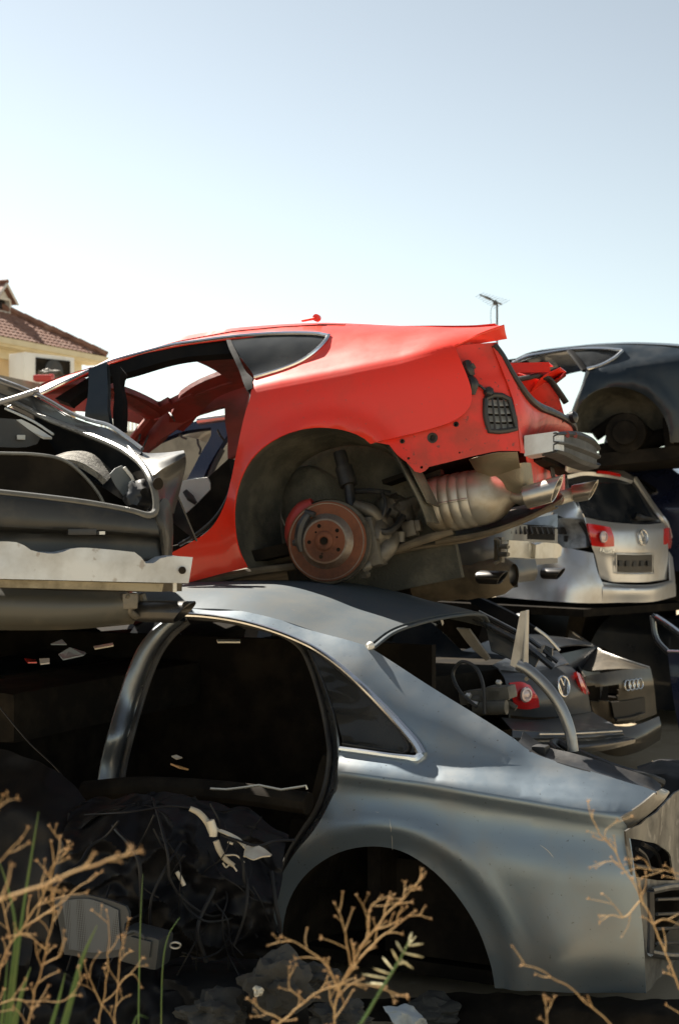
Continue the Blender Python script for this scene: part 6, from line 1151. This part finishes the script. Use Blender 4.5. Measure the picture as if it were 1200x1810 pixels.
bx = Frame(W(245, 1680, 4.25), 20, 4, 0); mb = MB(); mb.box((0, .05, 0), (.13, .1, .10), Matrix.Rotation(rad(12), 3, 'Y'), .018); mb.box((.01, -.004, .012), (.07, .01, .05), Matrix.Rotation(rad(12), 3, 'Y'), .004); mb.tube([(-.03, -.01, .05), (.0, -.012, .06), (.03, -.01, .04)], .006, 8, 3); o = mb.build('plastic_box', mat('slate_box', (.036, .04, .042), .5, 0, 0, (.06, .056, .05), 7, .6)); o.matrix_world = bx.M(); tag(o, 'small dark plastic housing leaning against the speaker mesh panel', 'plastic housing')
mb = MB(); c = W(310, 1671, 4.3); mb.tube([c+Vector((.016*math.cos(a), -.003*math.sin(a), .010*math.sin(a))) for a in [2*math.pi*k/20 for k in range(21)]], .0035, 8, 1); o = mb.build('metal_ring', M_ALU); tag(o, 'small bright ring in the dark scrap right of the plastic housing', 'ring')
# rubble under the arch
M_ROCK = mat('grey_rubble', (.055, .053, .048), .95, 0, 0, (.03, .028, .024), 5, .8, bump=.8, bscale=16)
RG = 'rubble at the foot of the grey saloon'
for px, py, d, r, sq_, sd, lab in ((490, 1742, 4.15, .085, (1.1, .8, .95), 3, 'largest grey rock under the wheel arch of the grey saloon'), (552, 1728, 4.35, .06, (1.3, .9, .6), 6, 'flat dark stone resting behind the grey rock'), (770, 1790, 4.9, .08, (1.3, 1, .6), 8, 'dark stone in shadow under the right of the wheel arch'), (600, 1800, 4.2, .07, (1.2, 1, .7), 12, 'dark stone at the bottom edge under the arch'), (380, 1790, 4.2, .08, (1.2, 1, .7), 15, 'dark stone low in front of the broken bumper')):
    mb = MB(); mb.blob(W(px, py, d), r, sd, .55, 1.6, 4, sq_); tag(mb.build('rock', M_ROCK, None, angle=25), lab, 'rock', RG)
o = crumple([[(676, 1780, 4.0), (700, 1776, 4.0), (728, 1774, 4.0), (735, 1786, 4.0)], [(690, 1796, 3.95), (712, 1795, 3.95), (735, 1800, 3.95), (752, 1805, 3.95)], [(700, 1812, 3.95), (715, 1815, 3.95), (735, 1816, 3.95), (755, 1815, 3.95)]], 16, 14, .018, 22, 5, .002).build('plastic_scrap', mat('pale_blue_scrap', (.34, .38, .40), .6, 0, 0, (.2, .2, .2), 9, .5)); tag(o, 'torn pale blue plastic scrap on the ground under the arch', 'plastic scrap')
mb = MB(); mb.blob(W(456, 1752, 4.05), .014, 4, .5, 2, 3); tag(mb.build('pebble', M_PALE), 'small pale pebble on the left of the grey rock', 'pebble')
# bits of bright debris seen through the gap below the black hatchback
DG = 'bright debris in the gap below the black hatchback'
M_CY = mat('pale_blue_plastic', (.30, .36, .40), .4)
for pts, m_, nm, lab in (([(104, 1156, 6.2), (124, 1144, 6.2), (152, 1153, 6.2), (148, 1157, 6.1), (112, 1165, 6.1)], M_CY, 'shard', 'pale blue shard in the gap under the black bumper'), ([(90, 1138, 6.4), (110, 1130, 6.4), (118, 1138, 6.3)], M_CY, 'shard', 'small blue shard left in the gap under the black bumper'),
   ([(166, 1142, 6.0), (200, 1136, 6.0), (201, 1140, 5.95), (168, 1146, 5.95)], M_PALE, 'strip', 'pale strip right of the blue shard under the black bumper'), ([(44, 1163, 6.1), (64, 1166, 6.1), (66, 1170, 6.0), (50, 1170, 6.0)], M_LAMP, 'shard', 'red lamp shard in the gap under the black bumper'),
   ([(70, 1164, 6.0), (88, 1163, 6.0), (88, 1171, 5.95), (72, 1173, 5.95)], M_WHITE, 'shard', 'white shard between the red and blue shards'), ([(303, 1336, 5.3), (312, 1334, 5.3), (322, 1338, 5.28), (312, 1341, 5.28)], M_PALE, 'shard', 'small pale plate standing for a lit patch inside the dark doorway'), ([(302, 1349, 5.3), (320, 1354, 5.28), (334, 1359, 5.26), (318, 1356, 5.25)], mat('orange_strip', (.5, .25, .08), .5), 'strip', 'thin orange strip inside the dark doorway'), ([(383, 1130, 5.6), (425, 1130, 5.6), (425, 1134, 5.55), (385, 1134, 5.55)], M_PALE, 'strip', 'pale strip under the roof inside the dark doorway')):  # pale doorway plate is a patch of light made as a shape
    mb = MB(); mb.shell([W(*q) for q in pts], [tuple(range(len(pts)))], .006, (0, -1, .5)); tag(mb.build(nm, m_, None, smooth=False), lab, nm, DG)
o = crumple([[(1120, 1352, 7.2), (1160, 1345, 7.2), (1210, 1340, 7.3), (1290, 1345, 7.3)], [(1125, 1385, 6.7), (1165, 1378, 6.7), (1215, 1378, 6.7), (1290, 1380, 6.7)], [(1150, 1480, 6.5), (1180, 1490, 6.5), (1220, 1490, 6.5), (1290, 1490, 6.5)]], 40, 30, .06, 4, 21, .01).build('wheel_arch_liner', M_DARKP); tag(o, 'added dark sheet over the sunlit ground behind the boot of the grey saloon', 'scrap liner')  # dark sheet added to cover bright sunlit ground
for k, (px, py, lean) in enumerate(((1188, 1440, .1), (1198, 1490, -.15))):
    rnd = random.Random(40+k); mb = MB(); b_ = W(px, py, 6.3); b_.z = 0
    for q in range(26):
        v = Vector((rnd.uniform(-1, 1)+lean, rnd.uniform(-1, 1), rnd.uniform(1.5, 3.2))).normalized()*rnd.uniform(.25, .62); r0 = Vector((rnd.uniform(-.06, .06), rnd.uniform(-.06, .06), 0))
        mb.tube([b_+r0, b_+r0+v*.6, b_+r0+v+Vector((v.x*.4, v.y*.4, -.08))], [.0028, .0022, .0008], 5, 4)
    tag(mb.build('dry_grass_tuft', mat('dry_tuft', (.42, .29, .14), .8, 0, 0, (.25, .15, .07), 20, .8)), ('larger dry grass tuft at the right edge above the tail of the grey saloon', 'lower dry grass tuft at the right edge beside the lamp hole')[k], 'grass tuft', 'dry grass tufts by the saloon tail')
o = crumple([[(60, 1660, 4.7), (160, 1670, 4.7), (260, 1680, 4.7), (340, 1690, 4.7)], [(50, 1740, 4.5), (160, 1745, 4.5), (260, 1745, 4.5), (345, 1750, 4.5)], [(40, 1870, 4.4), (160, 1880, 4.4), (260, 1880, 4.4), (345, 1880, 4.4)]], 60, 50, .05, 7, 31, .008).build('dark_filler_sheet', M_SHEET); tag(o, 'added black sheet over lit ground at the bottom left below the speaker mesh panel', 'dark sheet')  # black sheet added to close a gap onto lit ground
o = crumple([[(480, 1775, 5.1), (660, 1765, 5.05), (840, 1752, 4.95), (940, 1756, 4.8), (1040, 1759, 4.68), (1150, 1762, 4.56), (1230, 1762, 4.6)], [(480, 1805, 5.0), (660, 1798, 4.95), (840, 1790, 4.85), (940, 1792, 4.7), (1040, 1795, 4.58), (1150, 1798, 4.46), (1230, 1798, 4.5)], [(480, 1860, 4.95), (660, 1860, 4.9), (840, 1860, 4.82), (940, 1865, 4.67), (1040, 1870, 4.55), (1150, 1875, 4.43), (1230, 1875, 4.5)]], 90, 40, .02, 8, 17, .008).build('added_shade_sheet', M_BLACK); tag(o, 'added black sheet for the shade on the ground under the tail of the grey saloon', 'bumper piece')  # black sheet added where only shade falls below the saloon
# sill and dark door lower edge so the cabin reads as a closed black cavity
mb = MB(); mb.tube([sS(-.52, -.02, .02), sS(-1.0, -.04, .02), sS(-2.2, -.04, .04)], .06, 10, 4, flat=1.2); mb.build('sill', M_BLACK, sil)

# ================================================================ DRY WEEDS and grass close to the camera
M_STRAW = mat('dry_straw_stem', (.54, .37, .19), .8, 0, 0, (.34, .20, .09), 20, .8, spec=.2)
M_BUD = mat('dry_seed_head', (.46, .30, .16), .85, 0, 0, (.26, .15, .07), 40, .8, spec=.1)
M_GRASS = mat('green_grass_blade', (.06, .115, .03), .55, 0, 0, (.12, .15, .045), 8, .7, spec=.3)
M_OAT = mat('pale_grass_head', (.55, .50, .30), .7, 0, 0, (.42, .34, .17), 30, .6)
WG = 'dry weeds in front of the cars'
def bud(t, p, d, r, rnd):
    mb = MB(); r *= .62
    d = d.normalized(); a = d.orthogonal().normalized(); b = d.cross(a)
    mb.blob(p, r*.55, rnd.randint(0, 99), .5, 2.2, 2, (.8, .8, 1.2))
    for k in range(rnd.randint(5, 8)):
        an = rnd.uniform(0, 6.28); o = (a*math.cos(an)+b*math.sin(an))*.8+d*rnd.uniform(.3, 1.1); mb.tube([p, p+o.normalized()*r*rnd.uniform(1.6, 3.2)], [r*.38, r*.08], 5, 1)
    mb.build('seed_head', M_BUD, t)
def weed(stems, label, seed, br=1.0, foot=True):
    rnd = random.Random(seed); t = thing('dry_weed', label, 'weed', None, WG); st = MB(); bd = t
    p0 = W(*stems[0][0][0]); t.location = (p0.x, p0.y, 0)
    off = Vector((p0.x, p0.y, 0))
    for pts, r in stems:
        P = [W(*q)-off for q in pts]
        if foot and pts is stems[0][0]: P = [Vector((P[0].x*.2, P[0].y, 0)), P[0].lerp(Vector((0, 0, 0)), .35)]+P
        r = r*.52; C_ = catmull(P, 8); n = len(C_)
        C_ = [p+Vector((noise.noise(p*40), 0, noise.noise(p*40+Vector((9, 9, 9)))))*.0035 for p in C_]; st.tube(C_, [r*(1-.65*i/(n-1)) for i in range(n)], 7, 1)
        seen = [i for i in range(n) if -(C_[i].z+off.z-1.7)/(C_[i].y+off.y)*FPX+HY < 1850]
        if not seen: continue
        s0 = seen[0]; L = sum((C_[i+1]-C_[i]).length for i in range(s0, n-1)); side = 1; acc = 0; nxt = .03
        for i in range(s0, n-1):
            acc += (C_[i+1]-C_[i]).length
            if acc < nxt*(1 if br else 9): continue
            acc = 0; nxt = rnd.uniform(.014, .036)/max(br, .1); side = -side
            d = (C_[i+1]-C_[i]).normalized(); sdv = Vector((d.z, rnd.uniform(-.5, .5), -d.x)).normalized()*side
            bdv = (d*rnd.uniform(.7, 1.4)+sdv*rnd.uniform(.5, .9)).normalized(); ln = rnd.uniform(.012, .055)*(1.15-.5*i/n)
            q1 = C_[i]+bdv*ln*.55; q2 = q1+(bdv+Vector((rnd.uniform(-.4, .4), rnd.uniform(-.4, .4), rnd.uniform(-.35, .35)))).normalized()*ln*.5
            st.tube([C_[i], q1, q2], [r*.5, r*.42, r*.3], 6, 4); bud(bd, q2, bdv, rnd.uniform(.0022, .0040), rnd)
            if rnd.random() < .45:
                q3 = q1+(bdv-sdv*.9+Vector((0, rnd.uniform(-.5, .5), .2))).normalized()*ln*.5; st.tube([q1, q3], [r*.35, r*.25], 5, 1); bud(bd, q3, bdv, rnd.uniform(.0018, .003), rnd)
        bud(bd, C_[-1], C_[-1]-C_[-2], r*1.0+.0020, rnd)
    st.build('stem', M_STRAW, t)
d1, d2 = 2.25, 2.45
weed([([(-60, 1640, 1.75), (0, 1592, 1.7), (80, 1562, 1.7), (150, 1534, 1.7), (200, 1519, 1.7), (246, 1507, 1.7)], .0042)], 'thick pale dry stalk slanting in from the left edge', 1, .7)
weed([([(-10, 1830, d1), (5, 1700, d1), (40, 1640, d1), (75, 1588, d1), (98, 1530, d1), (108, 1478, d1)], .0030), ([(40, 1640, d1), (90, 1610, d1), (130, 1575, d1), (180, 1542, d1)], .0022), ([(20, 1668, d1), (5, 1600, d1), (-20, 1560, d1)], .002)], 'tallest branching brown weed at the left, forked under the pale stalk', 2, 1.1)
weed([([(45, 1840, d1), (62, 1760, d1), (82, 1680, d1), (95, 1600, d1), (90, 1540, d1), (120, 1500, d1)], .0026), ([(75, 1705, d1), (105, 1690, d1), (117, 1660, d1)], .002), ([(82, 1680, d1), (45, 1650, d1), (20, 1655, d1)], .0018)], 'brown weed rising straight from the bottom left corner', 3, 1.2)
weed([([(-20, 1790, d1), (20, 1768, d1), (60, 1770, d1), (120, 1765, d1), (150, 1722, d1)], .0024)], 'low dry weed arching along the bottom left', 4, .8)
weed([([(-60, 1560, 2.0), (0, 1522, 2.0), (30, 1492, 2.0), (52, 1462, 2.0)], .0020), ([(-30, 1500, 2.0), (-5, 1440, 2.0), (6, 1405, 2.0)], .0018)], 'thin dry weed tip with a round head at the left edge', 5, .7)
weed([([(168, 1850, d2), (178, 1790, d2), (190, 1720, d2), (193, 1640, d2), (190, 1610, d2)], .0024), ([(180, 1780, d2), (160, 1730, d2), (150, 1700, d2)], .0018)], 'dim brown weed stem before the speaker mesh panel', 6, .8)
weed([([(200, 1850, d2), (205, 1780, d2), (212, 1700, d2), (222, 1655, d2), (228, 1625, d2)], .0024), ([(208, 1745, d2), (235, 1720, d2), (250, 1745, d2)], .0018)], 'dim brown weed stem before the small plastic housing', 7, .8)
weed([([(590, 1850, d1), (595, 1765, d1), (622, 1705, d1), (652, 1655, d1), (690, 1610, d1), (718, 1580, d1), (745, 1553, d1)], .0034), ([(610, 1730, d1), (640, 1690, d1), (680, 1650, d1), (735, 1612, d1)], .003), ([(652, 1655, d1), (650, 1625, d1), (660, 1600, d1), (697, 1580, d1)], .0022), ([(600, 1755, d1), (580, 1710, d1), (560, 1690, d1), (530, 1672, d1), (500, 1656, d1)], .0028), ([(620, 1708, d1), (612, 1660, d1), (605, 1625, d1), (592, 1598, d1)], .0022)], 'bushy brown weed in the bottom centre before the wheel arch', 8, 1.25)
weed([([(470, 1850, d1), (500, 1805, d1), (540, 1770, d1), (580, 1745, d1), (640, 1740, d1), (700, 1755, d1), (720, 1762, d1)], .0028), ([(540, 1770, d1), (510, 1745, d1), (512, 1710, d1)], .002), ([(500, 1805, d1), (465, 1785, d1), (438, 1765, d1)], .0024)], 'low sprawling brown weed at the bottom centre', 9, 1.2)
weed([([(1230, 1850, d2), (1200, 1745, d2), (1172, 1675, d2), (1140, 1600, d2), (1108, 1545, d2), (1075, 1490, d2), (1050, 1455, d2), (1038, 1418, d2)], .0036), ([(1155, 1635, d2), (1175, 1625, d2), (1210, 1640, d2)], .0026), ([(1138, 1600, d2), (1128, 1555, d2), (1120, 1540, d2)], .0022), ([(1132, 1590, d2), (1100, 1622, d2), (1078, 1618, d2), (1060, 1628, d2)], .0022), ([(1100, 1622, d2), (1085, 1600, d2), (1065, 1582, d2)], .0018), ([(1100, 1530, d2), (1080, 1522, d2), (1045, 1535, d2)], .0018), ([(1085, 1505, d2), (1070, 1470, d2), (1088, 1450, d2)], .0018)], 'tall sparse dry weed leaning left across the tail of the grey saloon', 10, .7)
weed([([(1240, 1840, 2.5), (1230, 1620, 2.5), (1215, 1556, 2.5), (1180, 1540, 2.5), (1130, 1536, 2.5), (1100, 1542, 2.5)], .0022), ([(1150, 1537, 2.5), (1140, 1522, 2.5), (1128, 1516, 2.5)], .002)], 'dry weed reaching in from the right edge at lamp hole height', 11, .8)
weed([([(1130, 1860, d1), (1085, 1815, d1), (1045, 1780, d1), (1000, 1742, d1), (960, 1718, d1), (922, 1704, d1)], .0030)], 'single bare dry stalk slanting over the bottom right', 12, .45)
weed([([(966, 1860, d1), (966, 1800, d1), (965, 1766, d1)], .0026)], 'short dry stub at the bottom below the slanting stalk', 13, 1.6)
GG = 'green grass blades among the weeds'
def blade(pts, w, label, m_=None):
    P = [W(*q) for q in pts]; P = [Vector((P[0].x, P[0].y, 0)), Vector((P[0].x, P[0].y, P[0].z*.5))]+P; C_ = catmull(P, 8); n = len(C_); A = []; B = []; M_ = []
    for i, p in enumerate(C_):
        t = (C_[min(i+1, n-1)]-C_[max(i-1, 0)]).normalized(); s = Vector((t.z, .35, -t.x)).normalized(); ww = .7*w*(1-(i/(n-1))**2.2)*.5+.0002
        A.append(p-s*ww); B.append(p+s*ww); M_.append(p+Vector((0, ww*.5, 0)))
    mb = MB(); vs = A+M_+B; mb.shell(vs, [(i, i+1, n+i+1, n+i) for i in range(n-1)]+[(n+i, n+i+1, 2*n+i+1, 2*n+i) for i in range(n-1)], .0006, (0, -1, 0)); tag(mb.build('grass_blade', m_ or M_GRASS), label, 'grass blade', GG)
blade([(18, 1840, 2.4), (30, 1700, 2.4), (46, 1580, 2.4), (60, 1490, 2.4), (69, 1435, 2.4)], .009, 'tallest green blade at the left, up to the pale stalk')
blade([(10, 1840, 2.4), (20, 1740, 2.4), (28, 1640, 2.4), (12, 1560, 2.4), (-6, 1510, 2.4)], .010, 'green blade bending left at the left edge')
blade([(108, 1850, 2.3), (128, 1760, 2.3), (148, 1690, 2.3), (172, 1636, 2.3)], .018, 'broad bright green blade at the bottom left')
blade([(22, 1850, 2.5), (38, 1760, 2.5), (55, 1710, 2.5)], .020, 'broad dark green blade low at the left')
blade([(85, 1850, 2.5), (104, 1770, 2.5), (116, 1720, 2.5)], .014, 'dark green blade behind the broad bright blade')
blade([(0, 1850, 2.3), (8, 1770, 2.3), (14, 1700, 2.3)], .010, 'short green blade in the bottom left corner')
blade([(245, 1840, 3.2), (247, 1700, 3.2), (250, 1600, 3.2), (253, 1545, 3.2)], .006, 'thin green blade standing before the black liner')
blade([(285, 1840, 3.2), (290, 1690, 3.2), (300, 1650, 3.2), (318, 1622, 3.2)], .004, 'thin green blade right of the plastic housing')
blade([(235, 1850, 2.3), (236, 1815, 2.3), (245, 1795, 2.3), (262, 1800, 2.3)], .004, 'short curled green blade at the bottom edge')
# green grass stem with pale oat-like heads
oat = thing('seeding_grass', 'green grass stem with pale pointed seed heads in front of the wheel arch', 'grass stem', None); oat.location = (W(630, 1840, 2.2).x, 2.2, 0)
off = Vector(oat.location); sp_ = [W(*q)-off for q in ((600, 1860, 2.2), (640, 1806, 2.2), (670, 1755, 2.2), (695, 1715, 2.2), (715, 1680, 2.2), (722, 1665, 2.2))]; sp_ = [Vector((0, 0, 0)), Vector((0, 0, .5))]+sp_
mb = MB(); mb.tube(sp_, [.0022]*4+[.002, .0018, .0014, .001], 7, 6); mb.build('stem', M_GRASS, oat)
rnd = random.Random(5)
for (x, y), (x2, y2) in (((722, 1665), (728, 1648)), ((718, 1672), (748, 1668)), ((712, 1684), (748, 1692)), ((706, 1695), (730, 1712)), ((712, 1684), (700, 1664)), ((715, 1676), (735, 1655)), ((690, 1722), (660, 1712)), ((686, 1730), (640, 1722)), ((680, 1740), (648, 1738)), ((700, 1705), (720, 1700)), ((695, 1715), (676, 1692)), ((704, 1700), (692, 1678))):
    mb = MB(); a, b = W(x, y, 2.2)-off, W(x2, y2, 2.2+rnd.uniform(-.03, .03))-off; mb.tube([a, a.lerp(b, .35), a.lerp(b, .65), b], [.0005, .0013, .0016, .0003], 6, 3); mb.build('seed_head', M_OAT, oat)
# ================================================================ HOUSE beyond the yard, at the left
c1 = Vector((-5.55, 34.0, 1.7+4.03)); aX = Vector((-.404, -.915, 0)).normalized(); nX = Vector((.915, -.404, 0)).normalized()   # along the eaves towards us; out of the wall
hs_ = thing('house', 'yellow house with a brown tiled hip roof and small dormer at the left edge', 'house'); hs_.location = c1-nX*4+aX*3-Vector((0, 0, c1.z))
o0 = Vector(hs_.location); sl = math.tan(rad(30))
def hp(a, b, z=0.0): return c1+aX*a-nX*b+Vector((0, 0, z))-o0       # a along eaves, b back from them
mb = MB()
nu, nv = 560, 300; LA, LB = 11.0, 4.3
vs = []; idx = {}
for j in range(nv+1):
    b = LB*j/nv
    for i in range(nu+1):
        a = b + (LA-b)*i/nu
        row = b*1.155/.21; fr = row-math.floor(row); u = a/.17+.5*(int(row) % 2)*0
        h = .022*abs(math.sin(math.pi*u)) + .026*(1-fr) + .006*noise.noise(Vector((math.floor(u), math.floor(row), 3)))
        vs.append(hp(a, b, b*sl+h))
mb.shell(vs, [(j*(nu+1)+i, j*(nu+1)+i+1, (j+1)*(nu+1)+i+1, (j+1)*(nu+1)+i) for j in range(nv) for i in range(nu)], 0, (0, 0, 1))
M_TILE = mat('clay_roof_tiles', (.255, .135, .095), .75, 0, 0, (.16, .085, .065), 3.0, .9, specks=((.36, .24, .18), 4, .6, .6), spec=.25)
roof = mb.build('roof', M_TILE, hs_, angle=30)
mb = MB(); mb.loft([[hp(0, 0), hp(LB, LB, LB*sl)], [hp(.2, 8.6), hp(LB, LB, LB*sl)]], 12, 8, .05, (0, 1, 1)); mb.build('rear_slope', M_TILE, hs_)
mb = MB()
for k in range(19):
    t0, t1 = k/19*LB, (k+1.15)/19*LB; mb.tube([hp(t0, t0, t0*sl+.06), hp(t1, t1, t1*sl+.10)], [.09, .07], 10, 1)
mb.build('hip_tiles', M_TILE, roof)
M_HWALL = mat('yellow_render', (.56, .42, .24), .9, 0, 0, (.42, .31, .18), 1.5, .7, bump=.1, bscale=20)
mb = MB(); mb.box(hp(LA/2+.25, .55+3.5, -c1.z/2-.12), (LA-.5, 7.0, c1.z-.25), Matrix((aX, -nX, Vector((0, 0, 1)))).transposed()); mb.build('wall', M_HWALL, hs_, smooth=False)
M_CREAM = mat('cream_trim', (.62, .56, .40), .8, 0, 0, (.50, .44, .30), 3, .5)
RH = Matrix((aX, -nX, Vector((0, 0, 1)))).transposed()
mb = MB(); mb.box(hp(LA/2, .02, -.06), (LA+.1, .10, .13), RH); mb.build('gutter', M_CREAM, hs_, smooth=False)
mb = MB(); mb.box(hp(LA/2, .30, -.15), (LA, .50, .05), RH); mb.box(hp(LA/2+.2, .5, -.27), (LA-.4, .12, .2), RH); mb.build('soffit', M_CREAM, hs_, smooth=False)
# dormer
da = 0; 
def roof_hit(px, py):
    n = (nX*sl+Vector((0, 0, 1))); r = ray(px, py); t = (c1-CAMPOS).dot(n)/r.dot(n); v = CAMPOS+r*t; d = v-c1; return d.dot(aX), -d.dot(nX)
a1, b1 = roof_hit(21, 556)
wD, hD = .62, .36
M_DW = mat('dormer_white', (.70, .68, .62), .7, 0, 0, (.5, .46, .4), 4, .4)
zb = b1*sl
def dp(u, v, w): return hp(a1+u, b1-v*-1, zb+w)      # u along, v back, w up
dor = MB()
dor.box(dp(.03, 0.6, hD/2), (.06, 1.2, hD), RH); dor.box(dp(wD-.03, .6, hD/2), (.06, 1.2, hD), RH); dor.box(dp(wD/2, .02, hD-.03), (wD-.13, .06, .06), RH); dor.box(dp(wD/2, .02, .015), (wD-.13, .07, .05), RH)
dor.shell([dp(-.0, .04, hD), dp(wD, .04, hD), dp(wD/2, .04, hD+.29)], [(0, 1, 2)], .1, nX)
dd = dor.build('dormer', M_DW, hs_, smooth=False)
mb = MB(); mb.shell([dp(-.12, -.10, hD-.10), dp(wD/2, -.10, hD+.34), dp(wD/2, 1.3, hD+.34), dp(-.12, 1.3, hD-.10)], [(0, 1, 2, 3)], .05, (0, 0, 1)); mb.shell([dp(wD+.12, -.10, hD-.10), dp(wD/2, -.10, hD+.34), dp(wD/2, 1.3, hD+.34), dp(wD+.12, 1.3, hD-.10)], [(0, 1, 2, 3)], .08, (0, 0, 1)); mb.tube([dp(wD/2, -.13, hD+.36), dp(wD/2, 1.3, hD+.36)], .05, 10, 1); mb.build('dormer_roof', M_TILE, dd)
mb = MB(); mb.box(dp(wD/2, .15, hD/2), (wD-.1, .02, hD-.04), RH); mb.build('window', mat('dark_window', (.015, .017, .02), .15), dd)
for s in (0, 1):
    mb = MB(); u0, u1 = (-.11, wD/2) if s == 0 else (wD+.11, wD/2); mb.tube([dp(u0, -.11, hD-.13), dp(u1, -.11, hD+.30)], .035, 4, 1); mb.build('barge_board', M_DW, dd)
# air conditioning unit, wall and the red things on it
ACF = Frame(W(75, 655, 24.0), -50, 0, 0); ac_ = thing('air_conditioner', 'white air conditioning unit with a dark grille beside the yellow wall', 'air conditioner', ACF)
mb = MB(); mb.box((0, .0, .0), (1.05, .42, .50), None, .02); mb.build('housing', M_WHITE, ac_)
acd = Frame(W(40, 655, 22.0), 0, 0, 0); 
mb = MB(); mb.box((.06, -.215, -.02), (.72, .03, .40), None, .01); mb.build('grille', M_BLACK, ac_)
mb = MB(); mb.lathe((.06, -.235, -.02), (0, -1, 0), [(0, .19), (.01, .19), (.01, .17), (.012, .06), (.012, 0)], 28); mb.build('fan', M_PLASTIC, ac_)
M_CONC = mat('grey_concrete', (.24, .22, .19), .95, 0, 0, (.12, .11, .095), 2, .8, bump=.5, bscale=8)
def wallbox(p0, p1, th, zt0, zt1, name, m_):
    d = (p1-p0); d.z = 0; nrm = Vector((-d.y, d.x, 0)).normalized()*th/2; vs = []
    for p, z in ((p0, zt0), (p1, zt1)): vs += [Vector((p.x, p.y, 0))-nrm, Vector((p.x, p.y, 0))+nrm, Vector((p.x, p.y, z))+nrm, Vector((p.x, p.y, z))-nrm]
    mb = MB(); mb.add(vs, [(0, 1, 2, 3), (7, 6, 5, 4), (0, 4, 5, 1), (1, 5, 6, 2), (2, 6, 7, 3), (3, 7, 4, 0)]); return mb.build(name, m_, None, smooth=False)
a, b = W(-60, 655, 17), W(110, 690, 19); o = wallbox(a, b, .3, a.z, b.z, 'garden_wall', M_CONC); tag(o, 'weathered concrete wall in front of the yellow house', 'wall')
a, b = W(170, 760, 21), W(480, 780, 24); o = wallbox(a, b, .3, a.z, b.z, 'yard_wall', M_CONC); tag(o, 'long grey yard wall seen through the red doorway', 'wall')
mb = MB(); c = W(78, 669, 18.0); mb.box(c, (.24, .2, .08), None, .03); mb.box(c+Vector((.10, 0, .03)), (.06, .1, .05), None, .02); o = mb.build('engine_cover', mat('red_plastic_scrap', (.55, .05, .04), .45)); tag(o, 'red plastic cover lying on the concrete wall', 'plastic cover')
mb = MB(); c = W(90, 662, 18.6); mb.blob(c, .10, 5, .4, 1.6, 3, (1.5, .8, .7)); mb.tube([c+Vector((.02, 0, 0)), c+Vector((.1, 0, .0)), c+Vector((.16, 0, -.06))], .03, 8, 4); o = mb.build('engine_block', M_IRON); tag(o, 'dark engine part on the concrete wall behind the red cover', 'engine part')
# white fence beyond the doorway
fe = thing('picket_fence', 'white picket fence far behind the red doorway', 'fence'); f0 = W(180, 758, 23); f1 = W(300, 760, 24); fe.location = (f0.x, f0.y, f0.z); zt = .25
mb = MB(); mb.box((0, 0, 0), (.02, .02, .02))
v = Vector((f1.x-f0.x, f1.y-f0.y, 0)); n_ = 18
for k in range(n_+1):
    mb = MB(); mb.box(v*(k/n_)+Vector((0, 0, .10)), (.035, .02, .28)); mb.build('picket', M_WHITE, fe, smooth=False)
for z in (.0, .17):
    mb = MB(); mb.tube([Vector((0, .02, z)), v+Vector((0, .02, z))], .015, 6, 1); mb.build('fence_rail', M_WHITE, fe)
# ================================================================ TV AERIAL on its mast
an = thing('tv_aerial', 'television aerial on a thin mast on the skyline', 'aerial'); A0 = W(878, 600, 19.0); an.location = (A0.x, A0.y, 0)
w_ = lambda px, py, d=19.0: W(px, py, d)-Vector((A0.x, A0.y, 0))
M_MAST = mat('grey_aerial_metal', (.10, .10, .10), .5, .6)
mb = MB(); mb.tube([Vector((0, 0, 0)), w_(878, 700), w_(878, 534)], .014, 8, 1); mb.build('mast', M_MAST, an)
mb = MB(); b0, b1_ = w_(848, 521, 18.7), w_(886, 538, 19.2); mb.tube([b0, b1_], .012, 6, 1); mb.box(w_(862, 527, 18.9), (.09, .03, .03), Matrix.Rotation(rad(24), 3, 'Y')); mb.box(w_(874, 535, 19.0), (.05, .05, .06)); boom = mb.build('boom', M_MAST, an)
sidev = Vector((.55, .6, .35)).normalized()
for k in range(9):
    mb = MB(); c = b0.lerp(b1_, k/8); L_ = .10+.012*k; mb.tube([c-sidev*L_, c+sidev*L_], .0026, 5, 1); mb.build('element', M_MAST, boom)
mb = MB(); mb.tube([w_(872, 536), w_(868, 545), w_(867, 560), w_(868, 575)], .004, 5, 4); mb.build('cable', M_MAST, an)
